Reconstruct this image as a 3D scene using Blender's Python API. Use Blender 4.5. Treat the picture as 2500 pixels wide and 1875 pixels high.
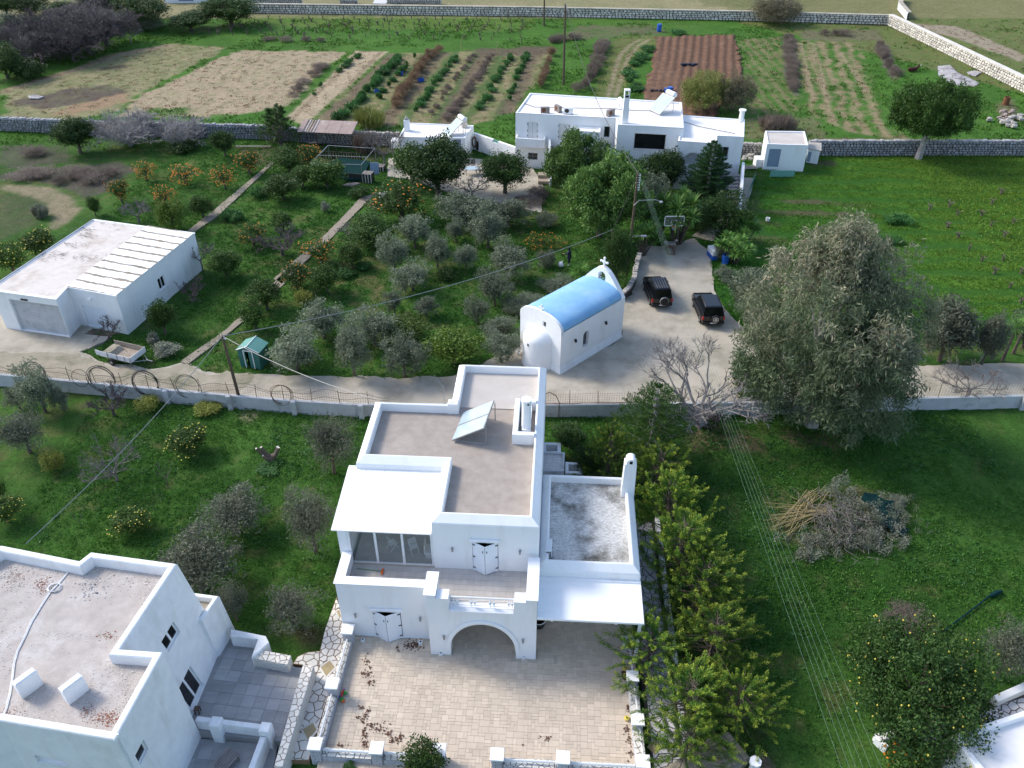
import bpy, bmesh, math, random
import numpy as np
from mathutils import Vector, Matrix
R=math.radians
SC=bpy.context.scene
for _o in list(bpy.data.objects): bpy.data.objects.remove(_o)
COL=SC.collection
# ------------------------------------------------------------------ camera
F_PX=2010.0; PITCH=36.2; CAM_H=36.0
cd=bpy.data.cameras.new('camera'); cam=bpy.data.objects.new('camera',cd); COL.objects.link(cam)
cam.location=(0,0,CAM_H); cam.rotation_euler=(R(90-PITCH),0,0)
cd.sensor_fit='HORIZONTAL'; cd.sensor_width=36.0; cd.lens=36.0*F_PX/2500.0; cd.clip_start=0.5; cd.clip_end=6000
SC.camera=cam
# ------------------------------------------------------------------ sky, sun, exposure
SUN_EL=40.0; SUN_AZ=-64.0      # azimuth from +Y, negative = left of the view
w=bpy.data.worlds.new('World'); SC.world=w; w.use_nodes=True
nt=w.node_tree; bg=nt.nodes['Background']; sk=nt.nodes.new('ShaderNodeTexSky')
sk.sky_type='NISHITA'; sk.sun_disc=False; sk.sun_elevation=R(SUN_EL); sk.sun_rotation=R(SUN_AZ)
sk.air_density=1.0; sk.dust_density=1.6; sk.ozone_density=1.0
nt.links.new(sk.outputs[0],bg.inputs[0]); bg.inputs[1].default_value=0.145
sd=bpy.data.lights.new('sun','SUN'); sd.energy=1.6; sd.angle=R(14.0); sd.color=(1.0,0.94,0.85)
sun=bpy.data.objects.new('sun',sd); COL.objects.link(sun)
_d=Vector((math.sin(R(SUN_AZ))*math.cos(R(SUN_EL)),math.cos(R(SUN_AZ))*math.cos(R(SUN_EL)),math.sin(R(SUN_EL))))
sun.rotation_euler=_d.to_track_quat('Z','Y').to_euler(); sun.location=(-60,60,90)
SC.view_settings.view_transform='Standard'; SC.view_settings.look='None'; SC.view_settings.gamma=1.0
SC.view_settings.use_curve_mapping=False; SC.view_settings.exposure=1.1
# ------------------------------------------------------------------ measuring: a ray from the survey camera to a level plane
_P=R(PITCH)
def G(px,py,z=0.0):
    a=px-1250; b=py-937.5
    dy=F_PX*math.cos(_P)-b*math.sin(_P); dz=-F_PX*math.sin(_P)-b*math.cos(_P)
    t=(z-CAM_H)/dz
    return (a*t,dy*t,z)
CS=700/2212.0
def c(col,row,x,y): return (600*col+x*CS,450*row+y*CS)
def gc(col,row,x,y,z=0.0): return G(*c(col,row,x,y),z)
def proj(x,y,z):
    zz=z-CAM_H; f=y*math.cos(_P)-zz*math.sin(_P); u=y*math.sin(_P)+zz*math.cos(_P)
    return (1250+F_PX*x/f,937.5-F_PX*u/f,f)
def height_of(x,y,toppy,z0=0):
    lo,hi=z0,30.
    for _ in range(30):
        m=(lo+hi)/2
        if proj(x,y,m)[1]>toppy: lo=m
        else: hi=m
    return lo-z0
# ------------------------------------------------------------------ numpy noise
def vnoise(x,y,seed=0):
    x=np.asarray(x,float); y=np.asarray(y,float)
    xi=np.floor(x).astype(np.int64); yi=np.floor(y).astype(np.int64); fx=x-xi; fy=y-yi
    fx=fx*fx*(3-2*fx); fy=fy*fy*(3-2*fy)
    def h(a,b):
        n=(a*374761393+b*668265263+seed*982451653)&0x7fffffff
        n=((n^(n>>13))*1274126177)&0x7fffffff
        return ((n^(n>>16))&0xffff)/65535.0
    return (h(xi,yi)*(1-fx)+h(xi+1,yi)*fx)*(1-fy)+(h(xi,yi+1)*(1-fx)+h(xi+1,yi+1)*fx)*fy
def fbm(x,y,seed=0,o=4):
    s=0;a=.5;t=0
    for k in range(o):
        s=s+a*vnoise(np.asarray(x)*2**k,np.asarray(y)*2**k,seed+k*17); t+=a; a*=.5
    return s/t
# ------------------------------------------------------------------ materials
MATS={}
def _new(name):
    m=bpy.data.materials.new(name); m.use_nodes=True; n=m.node_tree.nodes; l=m.node_tree.links
    return m,n,l,n['Principled BSDF']
def mixc(n,l,fac,a,b,mode='MIX'):
    mx=n.new('ShaderNodeMix'); mx.data_type='RGBA'; mx.blend_type=mode
    for i,v in ((0,fac),(6,a),(7,b)):
        if isinstance(v,(int,float)): mx.inputs[i].default_value=v
        elif isinstance(v,tuple): mx.inputs[i].default_value=(v+(1,))[:4]
        else: l.new(v,mx.inputs[i])
    return mx.outputs[2]
def noise(n,l,scale,detail=4,rough=.6,vec=None,stretch=None):
    t=n.new('ShaderNodeTexNoise'); t.inputs['Scale'].default_value=scale; t.inputs['Detail'].default_value=detail; t.inputs['Roughness'].default_value=rough
    if stretch:
        mp=n.new('ShaderNodeMapping'); mp.inputs['Scale'].default_value=stretch; l.new(vec,mp.inputs[0]); vec=mp.outputs[0]
    if vec: l.new(vec,t.inputs['Vector'])
    return t.outputs[0]
def ramp(n,l,src,a,b,ca=(0,0,0),cb=(1,1,1)):
    r=n.new('ShaderNodeValToRGB'); e=r.color_ramp.elements; e[0].position=a; e[1].position=b; e[0].color=ca+(1,); e[1].color=cb+(1,)
    l.new(src,r.inputs[0]); return r.outputs[0]
def bumpn(n,l,p,src,strength,dist):
    b=n.new('ShaderNodeBump'); b.inputs['Strength'].default_value=strength; b.inputs['Distance'].default_value=dist
    l.new(src,b.inputs['Height']); l.new(b.outputs[0],p.inputs['Normal'])
def mat(name,a,b=None,sc=2.0,rough=.8,c3=None,sc3=.4,t3=(.55,.7),bump=.3,bd=.01,bsc=None,metal=0,obj=False,spec=.3,vary=0,stretch=None,stretch3=None):
    """two colours mixed by fine noise, a third in patches, fine relief"""
    if name in MATS: return MATS[name]
    m,n,l,p=_new(name)
    tc=n.new('ShaderNodeTexCoord'); ge=n.new('ShaderNodeNewGeometry'); vec=tc.outputs['Object'] if obj else ge.outputs['Position']
    f=noise(n,l,sc,5,.6,vec,stretch)
    col=mixc(n,l,ramp(n,l,f,.3,.7),a,b or tuple(x*.88 for x in a))
    if c3: col=mixc(n,l,ramp(n,l,noise(n,l,sc3,6,.7,vec,stretch3),*t3),col,c3)
    if vary:
        oi=n.new('ShaderNodeObjectInfo'); hs=n.new('ShaderNodeHueSaturation')
        mr=n.new('ShaderNodeMapRange'); mr.inputs[3].default_value=1-vary; mr.inputs[4].default_value=1+vary
        l.new(oi.outputs['Random'],mr.inputs[0]); l.new(mr.outputs[0],hs.inputs['Value']); l.new(col,hs.inputs['Color']); col=hs.outputs[0]
    l.new(col,p.inputs['Base Color']); p.inputs['Roughness'].default_value=rough; p.inputs['Metallic'].default_value=metal
    p.inputs['Specular IOR Level'].default_value=spec
    if bump: bumpn(n,l,p,noise(n,l,bsc or sc*6,5,.6,vec),bump,bd)
    MATS[name]=m; return m
def leafmat(name,dark,light,tip=None,rough=.55,trans=.25):
    m,n,l,p=_new(name)
    at=n.new('ShaderNodeAttribute'); at.attribute_name='tint'; oi=n.new('ShaderNodeObjectInfo')
    col=mixc(n,l,at.outputs['Fac'],dark,light)
    if tip:
        a2=n.new('ShaderNodeAttribute'); a2.attribute_name='tip'; col=mixc(n,l,a2.outputs['Fac'],col,tip)
    hs=n.new('ShaderNodeHueSaturation'); mr=n.new('ShaderNodeMapRange'); mr.inputs[3].default_value=.75; mr.inputs[4].default_value=1.25
    l.new(oi.outputs['Random'],mr.inputs[0]); l.new(mr.outputs[0],hs.inputs['Value']); l.new(col,hs.inputs['Color'])
    l.new(hs.outputs[0],p.inputs['Base Color']); p.inputs['Roughness'].default_value=rough; p.inputs['Specular IOR Level'].default_value=.25
    tr=n.new('ShaderNodeBsdfTranslucent'); l.new(hs.outputs[0],tr.inputs[0])
    ms=n.new('ShaderNodeMixShader'); ms.inputs[0].default_value=trans
    l.new(p.outputs[0],ms.inputs[1]); l.new(tr.outputs[0],ms.inputs[2]); l.new(ms.outputs[0],n['Material Output'].inputs[0])
    MATS[name]=m; return m
def glassmat(name,col=(.02,.03,.035),alpha=1):
    m,n,l,p=_new(name); p.inputs['Base Color'].default_value=col+(1,); p.inputs['Roughness'].default_value=.06; p.inputs['Specular IOR Level'].default_value=.6
    p.inputs['Alpha'].default_value=alpha; MATS[name]=m; return m
M=MATS
mat('plaster',(.80,.81,.81),(.74,.75,.76),.9,.75,c3=(.62,.60,.56),sc3=.8,t3=(.52,.84),bump=.35,bd=.008,bsc=14,stretch3=(1.5,1.5,.25))
mat('twig_mid',(.20,.18,.17),(.13,.115,.11),2,.9,bump=0)
mat('plaster_clean',(.83,.835,.84),(.79,.80,.81),.7,.7,c3=(.70,.68,.65),sc3=.7,t3=(.52,.84),bump=.25,bd=.006,bsc=6,stretch3=(1.5,1.5,.25))
mat('plaster_rough',(.80,.81,.82),(.70,.71,.72),1.6,.8,c3=(.56,.55,.52),sc3=.9,t3=(.52,.85),bump=.7,bd=.02,bsc=7,stretch3=(1.2,1.2,.3))
mat('white_roof',(.80,.78,.76),(.74,.71,.68),1.2,.6,c3=(.60,.54,.47),sc3=.45,t3=(.6,.8),bump=.2,bd=.004)
mat('garage_roof',(.60,.555,.52),(.52,.47,.43),1.4,.7,c3=(.36,.30,.24),sc3=.5,t3=(.5,.78),bump=.3,bd=.006)
mat('mouldy_roof',(.72,.715,.69),(.29,.28,.255),9,.85,c3=(.085,.08,.06),sc3=.6,t3=(.47,.70),bump=.4,bd=.01,stretch=(1,2.5,1))
mat('screed',(.36,.315,.275),(.29,.25,.215),2.2,.9,c3=(.42,.37,.33),sc3=.5,t3=(.5,.8),bump=.5,bd=.006,bsc=40)
mat('screed_pale',(.50,.46,.42),(.45,.41,.37),1.1,.85,c3=(.57,.54,.51),sc3=.4,t3=(.5,.75),bump=.3,bd=.004,bsc=30)
mat('screed_rough',(.46,.415,.38),(.36,.325,.30),1.6,.9,c3=(.52,.49,.47),sc3=.9,t3=(.5,.72),bump=.7,bd=.015,bsc=16)
mat('concrete',(.43,.39,.325),(.35,.315,.255),.5,.9,c3=(.22,.205,.155),sc3=.35,t3=(.46,.72),bump=.5,bd=.01,bsc=12)
mat('concrete_old',(.34,.30,.235),(.24,.215,.155),.9,.92,c3=(.13,.135,.08),sc3=.35,t3=(.5,.7),bump=.7,bd=.015,bsc=9)
mat('blockwall',(.50,.51,.53),(.40,.41,.42),1.4,.9,c3=(.20,.20,.19),sc3=.8,t3=(.54,.78),bump=.5,bd=.015,bsc=6)
mat('path_concrete',(.30,.255,.20),(.22,.19,.15),1.2,.9,c3=(.14,.13,.08),sc3=.5,bump=.5,bd=.01)
mat('stone',(.44,.41,.37),(.30,.28,.25),1.3,.9,c3=(.16,.15,.14),sc3=2.0,t3=(.55,.8),bump=.7,bd=.03,bsc=5)
mat('stone_pale',(.66,.62,.55),(.50,.47,.42),1.3,.9,c3=(.30,.28,.25),sc3=2.0,t3=(.58,.85),bump=.6,bd=.03,bsc=5)
mat('stone_grey',(.36,.355,.37),(.25,.25,.265),1.5,.9,c3=(.12,.12,.125),sc3=1.3,t3=(.5,.8),bump=.7,bd=.03,bsc=5)
mat('mortar_dark',(.10,.085,.07),(.07,.06,.05),3,.95)
mat('joint_brown',(.26,.17,.10),(.20,.13,.08),3,.95)
mat('paver_cream',(.70,.665,.60),(.60,.57,.52),1.5,.8,bump=.3,bd=.006,vary=.09)
mat('paver_grey',(.50,.50,.52),(.42,.42,.44),1.5,.8,bump=.3,bd=.006,vary=.12)
mat('paver_tan',(.42,.34,.19),(.33,.26,.15),1.2,.85,c3=(.27,.22,.10),bump=.3)
mat('patio_tile',(.57,.48,.38),(.50,.42,.33),1.2,.75,c3=(.47,.39,.31),sc3=.35,bump=.2,bd=.003,vary=.06)
mat('patio_joint',(.46,.40,.33),(.40,.35,.28),3,.9)
mat('terrace_tile',(.53,.49,.45),(.48,.44,.40),2,.6,bump=.15,bd=.002,vary=.05)
mat('slate_tile',(.33,.33,.33),(.265,.265,.265),1.1,.55,c3=(.37,.375,.38),sc3=.8,t3=(.55,.75),bump=.15,bd=.002,vary=.16,stretch=(1,3,1))
mat('blue_roof',(.19,.40,.64),(.23,.44,.66),1.6,.8,c3=(.34,.53,.70),sc3=.5,t3=(.45,.85),bump=.5,bd=.015,bsc=5)
mat('wood_pole',(.13,.095,.065),(.075,.055,.04),3,.85,stretch=(6,6,.6),bump=.5)
mat('wood_grey',(.27,.245,.225),(.18,.16,.15),3,.85,bump=.4,vary=.1)
mat('bark',(.15,.12,.095),(.08,.065,.05),3,.95,bump=.8,bd=.03)
mat('bark_grey',(.36,.34,.33),(.24,.225,.21),3,.9,bump=.6,bd=.02)
mat('twig_grey',(.29,.27,.26),(.20,.185,.18),2,.9,bump=0,vary=.15)
mat('twig_dark',(.125,.10,.10),(.08,.062,.065),2,.9,bump=0,vary=.2)
mat('twig_tan',(.40,.32,.16),(.30,.24,.12),2,.9,bump=0)
mat('metal_grey',(.35,.36,.37),None,5,.4,metal=.6,bump=0)
mat('metal_white',(.78,.79,.80),None,5,.45,bump=0)
mat('metal_rust',(.20,.085,.04),(.12,.05,.03),4,.9,bump=.4)
mat('iron_dark',(.035,.032,.03),None,5,.6,bump=0)
mat('wire',(.05,.045,.042),None,5,.7,bump=0)
mat('wire_rust',(.16,.10,.07),None,5,.8,bump=0)
mat('cable_green',(.10,.19,.15),None,5,.5,bump=0)
mat('cable_pale',(.24,.25,.24),None,5,.5,bump=0)
mat('black_paint',(.008,.008,.009),(.006,.006,.007),2,.16,bump=0,spec=.6)
mat('plastic_black',(.02,.02,.021),None,5,.55,bump=0)
mat('tyre',(.018,.018,.018),None,8,.85,bump=.3)
mat('rim',(.55,.56,.57),None,5,.3,metal=.8,bump=0)
mat('lamp_red',(.45,.02,.015),None,5,.3,bump=0)
mat('plate_white',(.7,.7,.68),None,5,.5,bump=0)
mat('shutter_white',(.76,.80,.85),(.72,.76,.82),3,.45,bump=0)
mat('panel_glass',(.30,.38,.42),(.38,.46,.49),1.5,.18,bump=0,spec=.6)
mat('pv_back',(.45,.47,.48),None,3,.5,bump=0)
mat('door_blue',(.22,.29,.38),(.18,.25,.34),2,.6,bump=.1)
mat('door_grey',(.20,.23,.26),None,2,.6,bump=.1)
mat('green_sheet',(.035,.15,.13),(.03,.12,.105),3,.45,bump=0)
mat('green_roof_sheet',(.16,.36,.30),(.13,.31,.26),3,.45,bump=0)
mat('rusty_sheet',(.36,.27,.24),(.25,.19,.165),1.2,.8,c3=(.42,.38,.34),sc3=.8,bump=.3)
mat('blue_plastic',(.02,.10,.42),None,5,.4,bump=0)
mat('white_plastic',(.78,.78,.77),(.70,.70,.69),3,.5,bump=0)
mat('green_plastic',(.04,.30,.06),None,5,.4,bump=0)
mat('orange_plastic',(.75,.16,.03),None,5,.4,bump=0)
mat('red_plastic',(.60,.03,.03),None,5,.4,bump=0)
mat('terracotta',(.34,.16,.11),(.27,.13,.09),4,.85,bump=.2)
mat('orange_fruit',(.66,.25,.03),(.58,.20,.02),8,.5,bump=0)
mat('lemon_fruit',(.62,.52,.07),(.55,.46,.08),8,.5,bump=0)
mat('dead_leaf',(.13,.065,.04),(.09,.045,.03),6,.9,bump=0)
mat('ash',(.45,.43,.43),(.28,.26,.26),1.2,.95,c3=(.10,.085,.08),sc3=.9,t3=(.5,.65),bump=.8,bd=.05)
mat('trailer_white',(.66,.68,.70),(.58,.60,.62),3,.5,bump=0)
mat('plywood',(.36,.30,.24),(.28,.23,.18),2,.8,bump=.2)
mat('net_green',(.008,.034,.034),None,4,.95,bump=.5,spec=.05)
mat('skin',(.45,.27,.19),None,5,.6,bump=0)
mat('cloth_navy',(.02,.025,.045),None,5,.9,bump=0)
mat('cloth_black',(.014,.013,.013),None,5,.9,bump=0)
mat('coat_brown',(.055,.018,.012),None,5,.8,bump=0)
mat('awning_white',(.86,.86,.85),(.81,.81,.80),1.0,.6,bump=.1,bd=.002,stretch=(1,5,1))
mat('panel_roof',(.86,.855,.845),(.83,.82,.80),1.0,.45,c3=(.72,.64,.52),sc3=.5,t3=(.64,.9),bump=0,stretch3=(2,.3,1))
mat('bronze',(.10,.16,.13),None,5,.5,metal=.5,bump=0)
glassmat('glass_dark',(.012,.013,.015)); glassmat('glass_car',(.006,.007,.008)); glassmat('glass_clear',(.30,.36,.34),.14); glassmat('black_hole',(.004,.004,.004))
leafmat('leaf_olive',(.085,.115,.070),(.23,.26,.175))
leafmat('leaf_olive_dark',(.070,.085,.058),(.165,.18,.125))
leafmat('leaf_citrus',(.022,.060,.011),(.080,.150,.025))
leafmat('leaf_citrus_light',(.045,.095,.010),(.13,.20,.030))
leafmat('leaf_evergreen',(.018,.048,.012),(.060,.115,.025))
leafmat('leaf_ficus',(.035,.085,.018),(.14,.24,.055))
leafmat('leaf_pine',(.030,.080,.014),(.095,.19,.035))
leafmat('leaf_araucaria',(.018,.060,.018),(.050,.125,.035))
leafmat('leaf_cypress',(.028,.085,.012),(.10,.20,.022),tip=(.56,.60,.07),trans=.12)
leafmat('leaf_euca',(.045,.078,.034),(.15,.195,.10),tip=(.46,.40,.29))
leafmat('leaf_yucca',(.055,.14,.025),(.16,.32,.07))
leafmat('leaf_tamarisk',(.11,.14,.03),(.27,.28,.075),trans=.15)
leafmat('leaf_grass',(.032,.110,.014),(.080,.21,.030),tip=(.20,.26,.03))
leafmat('leaf_crop',(.03,.105,.022),(.07,.19,.045))
leafmat('leaf_silver',(.15,.165,.12),(.30,.31,.24))
leafmat('leaf_dry',(.13,.10,.085),(.24,.19,.155))
leafmat('leaf_dryred',(.17,.105,.06),(.30,.20,.12))
leafmat('leaf_olivedry',(.09,.085,.05),(.19,.17,.10))
leafmat('leaf_purple',(.068,.064,.062),(.14,.13,.128))
leafmat('leaf_greytwig',(.20,.19,.19),(.36,.34,.33))
leafmat('leaf_yellow',(.13,.17,.03),(.28,.29,.06))
# ------------------------------------------------------------------ mesh builder
class MB:
    def __init__(s): s.v=[]; s.f=[]; s.m=[]; s.xf=None
    def add(s,vs,fs,mi=0):
        b=len(s.v)
        if s.xf is not None: vs=[tuple(s.xf@Vector(v)) for v in vs]
        s.v+=[tuple(v) for v in vs]; s.f+=[tuple(i+b for i in f) for f in fs]; s.m+=[mi]*len(fs); return s
    def box(s,x0,x1,y0,y1,z0,z1,mi=0,bev=0):
        if bev:
            b=min(bev,(x1-x0)/3,(y1-y0)/3,(z1-z0)/3)
            vs=[(x0,y0,z0),(x1,y0,z0),(x1,y1,z0),(x0,y1,z0),(x0,y0,z1-b),(x1,y0,z1-b),(x1,y1,z1-b),(x0,y1,z1-b),
                (x0+b,y0+b,z1),(x1-b,y0+b,z1),(x1-b,y1-b,z1),(x0+b,y1-b,z1)]
            fs=[(3,2,1,0)]
            for k in range(4):
                j=(k+1)%4; fs+=[(k,j,4+j,4+k),(4+k,4+j,8+j,8+k)]
            return s.add(vs,fs+[(8,9,10,11)],mi)
        vs=[(x0,y0,z0),(x1,y0,z0),(x1,y1,z0),(x0,y1,z0),(x0,y0,z1),(x1,y0,z1),(x1,y1,z1),(x0,y1,z1)]
        return s.add(vs,[(3,2,1,0),(4,5,6,7),(0,1,5,4),(1,2,6,5),(2,3,7,6),(3,0,4,7)],mi)
    def prism(s,poly,z0,z1,mi=0,top=None,bev=0):
        n=len(poly); t=top or poly
        vs=[(p[0],p[1],z0) for p in poly]
        if bev:
            ins=inset(t,bev); vs+=[(p[0],p[1],z1-bev*.7) for p in t]+[(p[0],p[1],z1) for p in ins]
            fs=[tuple(range(n-1,-1,-1))]
            for k in range(n):
                j=(k+1)%n; fs+=[(k,j,n+j,n+k),(n+k,n+j,2*n+j,2*n+k)]
            return s.add(vs,fs+[tuple(range(2*n,3*n))],mi)
        vs+=[(p[0],p[1],z1) for p in t]
        fs=[tuple(range(n-1,-1,-1)),tuple(range(n,2*n))]+[(k,(k+1)%n,n+(k+1)%n,n+k) for k in range(n)]
        return s.add(vs,fs,mi)
    def prism_y(s,poly,y0,y1,mi=0):   # poly in x,z, extruded along y
        n=len(poly); vs=[(p[0],y0,p[1]) for p in poly]+[(p[0],y1,p[1]) for p in poly]
        return s.add(vs,[tuple(range(n)),tuple(range(2*n-1,n-1,-1))]+[((k+1)%n,k,n+k,n+(k+1)%n) for k in range(n)],mi)
    def prism_x(s,poly,x0,x1,mi=0):   # poly in y,z
        n=len(poly); vs=[(x0,p[0],p[1]) for p in poly]+[(x1,p[0],p[1]) for p in poly]
        return s.add(vs,[tuple(range(n-1,-1,-1)),tuple(range(n,2*n))]+[(k,(k+1)%n,n+(k+1)%n,n+k) for k in range(n)],mi)
    def ring(s,poly,prof,mi=0,floor_mi=None,cap_bottom=False):
        n=len(poly); L=[]
        for ins_,z in prof: L+= [(p[0],p[1],z) for p in (inset(poly,ins_) if ins_ else poly)]
        fs=[]
        for r_ in range(len(prof)-1):
            for k in range(n):
                j=(k+1)%n; fs.append((r_*n+k,r_*n+j,(r_+1)*n+j,(r_+1)*n+k))
        s.add(L,fs,mi)
        if floor_mi is not None:
            s.add(L[-n:],[tuple(range(n))],floor_mi)
        return s
    def tube(s,pts,rad,seg=6,mi=0,cap=True):
        pts=[Vector(p) for p in pts]; n=len(pts)
        if isinstance(rad,(int,float)): rad=[rad]*n
        vs=[];fs=[]; up=Vector((.13,.27,.95)).normalized()
        for i,p in enumerate(pts):
            d=(pts[min(i+1,n-1)]-pts[max(i-1,0)])
            if d.length<1e-9: d=Vector((0,0,1))
            d.normalize(); a=d.cross(up)
            if a.length<.05: a=d.cross(Vector((1,0,0)))
            a.normalize(); b=d.cross(a)
            for k in range(seg):
                t=2*math.pi*k/seg; vs.append(p+(a*math.cos(t)+b*math.sin(t))*rad[i])
        for i in range(n-1):
            for k in range(seg):
                j=(k+1)%seg; fs.append((i*seg+k,i*seg+j,(i+1)*seg+j,(i+1)*seg+k))
        if cap: fs+=[tuple(range(seg-1,-1,-1)),tuple(range((n-1)*seg,n*seg))]
        return s.add(vs,fs,mi)
    def cyl(s,x,y,z0,z1,r0,r1=None,seg=16,mi=0):
        r1=r0 if r1 is None else r1
        vs=[(x+r0*math.cos(2*math.pi*k/seg),y+r0*math.sin(2*math.pi*k/seg),z0) for k in range(seg)]+[(x+r1*math.cos(2*math.pi*k/seg),y+r1*math.sin(2*math.pi*k/seg),z1) for k in range(seg)]
        return s.add(vs,[tuple(range(seg-1,-1,-1)),tuple(range(seg,2*seg))]+[(k,(k+1)%seg,seg+(k+1)%seg,seg+k) for k in range(seg)],mi)
    def lathe(s,prof,x=0,y=0,seg=16,mi=0,axis='z',a0=0,a1=2*math.pi):
        vs=[];fs=[];n=len(prof); full=abs(a1-a0-2*math.pi)<1e-6; m_=seg if full else seg+1
        for k in range(m_):
            t=a0+(a1-a0)*k/seg
            for r_,z in prof:
                q=(r_*math.cos(t),r_*math.sin(t),z)
                if axis=='x': q=(z,q[0],q[1])
                if axis=='y': q=(q[0],z,q[1])
                vs.append((q[0]+x,q[1]+y,q[2]))
        for k in range(seg):
            j=(k+1)%m_
            for i in range(n-1): fs.append((k*n+i,j*n+i,j*n+i+1,k*n+i+1))
        return s.add(vs,fs,mi)
    def ball(s,cx,cy,cz,r,seg=8,mi=0,sx=1,sy=1,sz=1,jit=0,rs=None):
        vs=[];fs=[];rn=max(3,seg//2)
        for i in range(rn+1):
            ph=math.pi*i/rn
            for k in range(seg):
                t=2*math.pi*k/seg; q=r*(1+(rs.uniform(-jit,jit) if rs else 0))
                vs.append((cx+q*sx*math.sin(ph)*math.cos(t),cy+q*sy*math.sin(ph)*math.sin(t),cz+q*sz*math.cos(ph)))
        for i in range(rn):
            for k in range(seg):
                j=(k+1)%seg; fs.append((i*seg+k,(i+1)*seg+k,(i+1)*seg+j,i*seg+j))
        return s.add(vs,fs,mi)
    def mesh(s,name,mats,smooth=False,ang=40):
        me=bpy.data.meshes.new(name); me.from_pydata(s.v,[],s.f)
        for m_ in (mats if isinstance(mats,(list,tuple)) else [mats]): me.materials.append(M[m_])
        if len(me.materials)>1: me.polygons.foreach_set('material_index',s.m)
        me.update()
        bm=bmesh.new(); bm.from_mesh(me); bmesh.ops.recalc_face_normals(bm,faces=bm.faces); bm.to_mesh(me); bm.free()
        if smooth:
            me.polygons.foreach_set('use_smooth',[True]*len(me.polygons)); 
            try: me.set_sharp_from_angle(angle=R(ang))
            except Exception: pass
        return me
    def build(s,name,mats,parent=None,smooth=False,loc=(0,0,0),kind=None,label=None,ang=40):
        o=bpy.data.objects.new(name,s.mesh(name,mats,smooth,ang)); COL.objects.link(o); o.location=loc
        if parent: o.parent=parent
        if kind: o['kind']=kind
        if label: o['label']=label
        return o
def area2(p): return sum(p[i][0]*p[(i+1)%len(p)][1]-p[(i+1)%len(p)][0]*p[i][1] for i in range(len(p)))
def ccw(p): return list(p) if area2(p)>0 else list(p)[::-1]
def inset(poly,d):
    n=len(poly); out=[]
    for i in range(n):
        p0=Vector(poly[i-1][:2]);p1=Vector(poly[i][:2]);p2=Vector(poly[(i+1)%n][:2])
        a=(p1-p0).normalized(); b=(p2-p1).normalized(); na=Vector((-a.y,a.x)); nb=Vector((-b.y,b.x))
        q=na+nb
        if q.length<1e-6: q=na
        q.normalize(); k=d/max(.35,q.dot(na)); out.append((p1.x+q.x*k,p1.y+q.y*k))
    return out
def tag(o,label=None,cat=None,group=None,kind=None):
    if label: o['label']=label
    if cat: o['category']=cat
    if group: o['group']=group
    if kind: o['kind']=kind
    return o
def thing(name,label,cat,loc=(0,0,0),rz=0,group=None):
    o=bpy.data.objects.new(name,None); COL.objects.link(o); o.location=loc; o.rotation_euler=(0,0,rz); o.empty_display_size=.3
    return tag(o,label,cat,group)
def copy_tree(root,loc=None,rz=None,scale=None,label=None,group=None):
    """a copy of a thing, its parts and their sub-parts (mesh data shared)"""
    def rec(o,par):
        q=o.copy(); COL.objects.link(q); q.parent=par
        for ch in KIDS.get(o.name,[]): rec(ch,q)
        return q
    q=rec(root,None)
    if loc is not None: q.location=loc
    if rz is not None: q.rotation_euler[2]=rz
    if scale is not None: q.scale=scale
    if label: q['label']=label
    if group: q['group']=group
    return q
KIDS={}
def kids(root):
    def rec(o):
        KIDS[o.name]=list(o.children)
        for ch in o.children: rec(ch)
    rec(root)
def clip(poly,nx,ny,d):      # keep nx*x+ny*y<=d
    out=[];n=len(poly)
    for i in range(n):
        a=poly[i];b=poly[(i+1)%n]; da=nx*a[0]+ny*a[1]-d; db=nx*b[0]+ny*b[1]-d
        if da<=0: out.append(a)
        if da*db<0:
            t=da/(da-db); out.append((a[0]+(b[0]-a[0])*t,a[1]+(b[1]-a[1])*t))
    return out
def voronoi(poly,size,seed=0,gap=.03,jit=.42):
    """crazy paving: irregular stones filling a convex polygon"""
    rs=random.Random(seed); poly=ccw(poly)
    xs=[p[0] for p in poly];ys=[p[1] for p in poly]; pts=[]
    i0=int(min(xs)/size)-2;i1=int(max(xs)/size)+2;j0=int(min(ys)/size)-2;j1=int(max(ys)/size)+2
    for i in range(i0,i1+1):
        for j in range(j0,j1+1):
            pts.append(((i+.5*(j%2)+rs.uniform(-jit,jit))*size,(j+rs.uniform(-jit,jit))*size))
    cells=[]
    for a in pts:
        cell=list(poly)
        for b in pts:
            if b is a: continue
            dx=b[0]-a[0];dy=b[1]-a[1]; q=dx*dx+dy*dy
            if q>(3.2*size)**2: continue
            cell=clip(cell,dx,dy,(b[0]**2+b[1]**2-a[0]**2-a[1]**2)/2)
            if len(cell)<3: break
        if len(cell)>=3 and abs(area2(cell))>.02*size*size:
            # drop tiny edges
            cc=[p for k,p in enumerate(cell) if (p[0]-cell[k-1][0])**2+(p[1]-cell[k-1][1])**2>(size*.07)**2]
            if len(cc)<3: continue
            q=inset(ccw(cc),gap/2)
            if area2(q)>.02*size*size: cells.append(q)
    return cells
def inpoly(x,y,poly):
    x=np.asarray(x);y=np.asarray(y); r_=np.zeros(x.shape,bool); n=len(poly)
    for i in range(n):
        x0,y0=poly[i][:2];x1,y1=poly[(i+1)%n][:2]
        if y0==y1: continue
        cnd=((y0>y)!=(y1>y))&(x<(x1-x0)*(y-y0)/(y1-y0)+x0); r_^=cnd
    return r_
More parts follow.
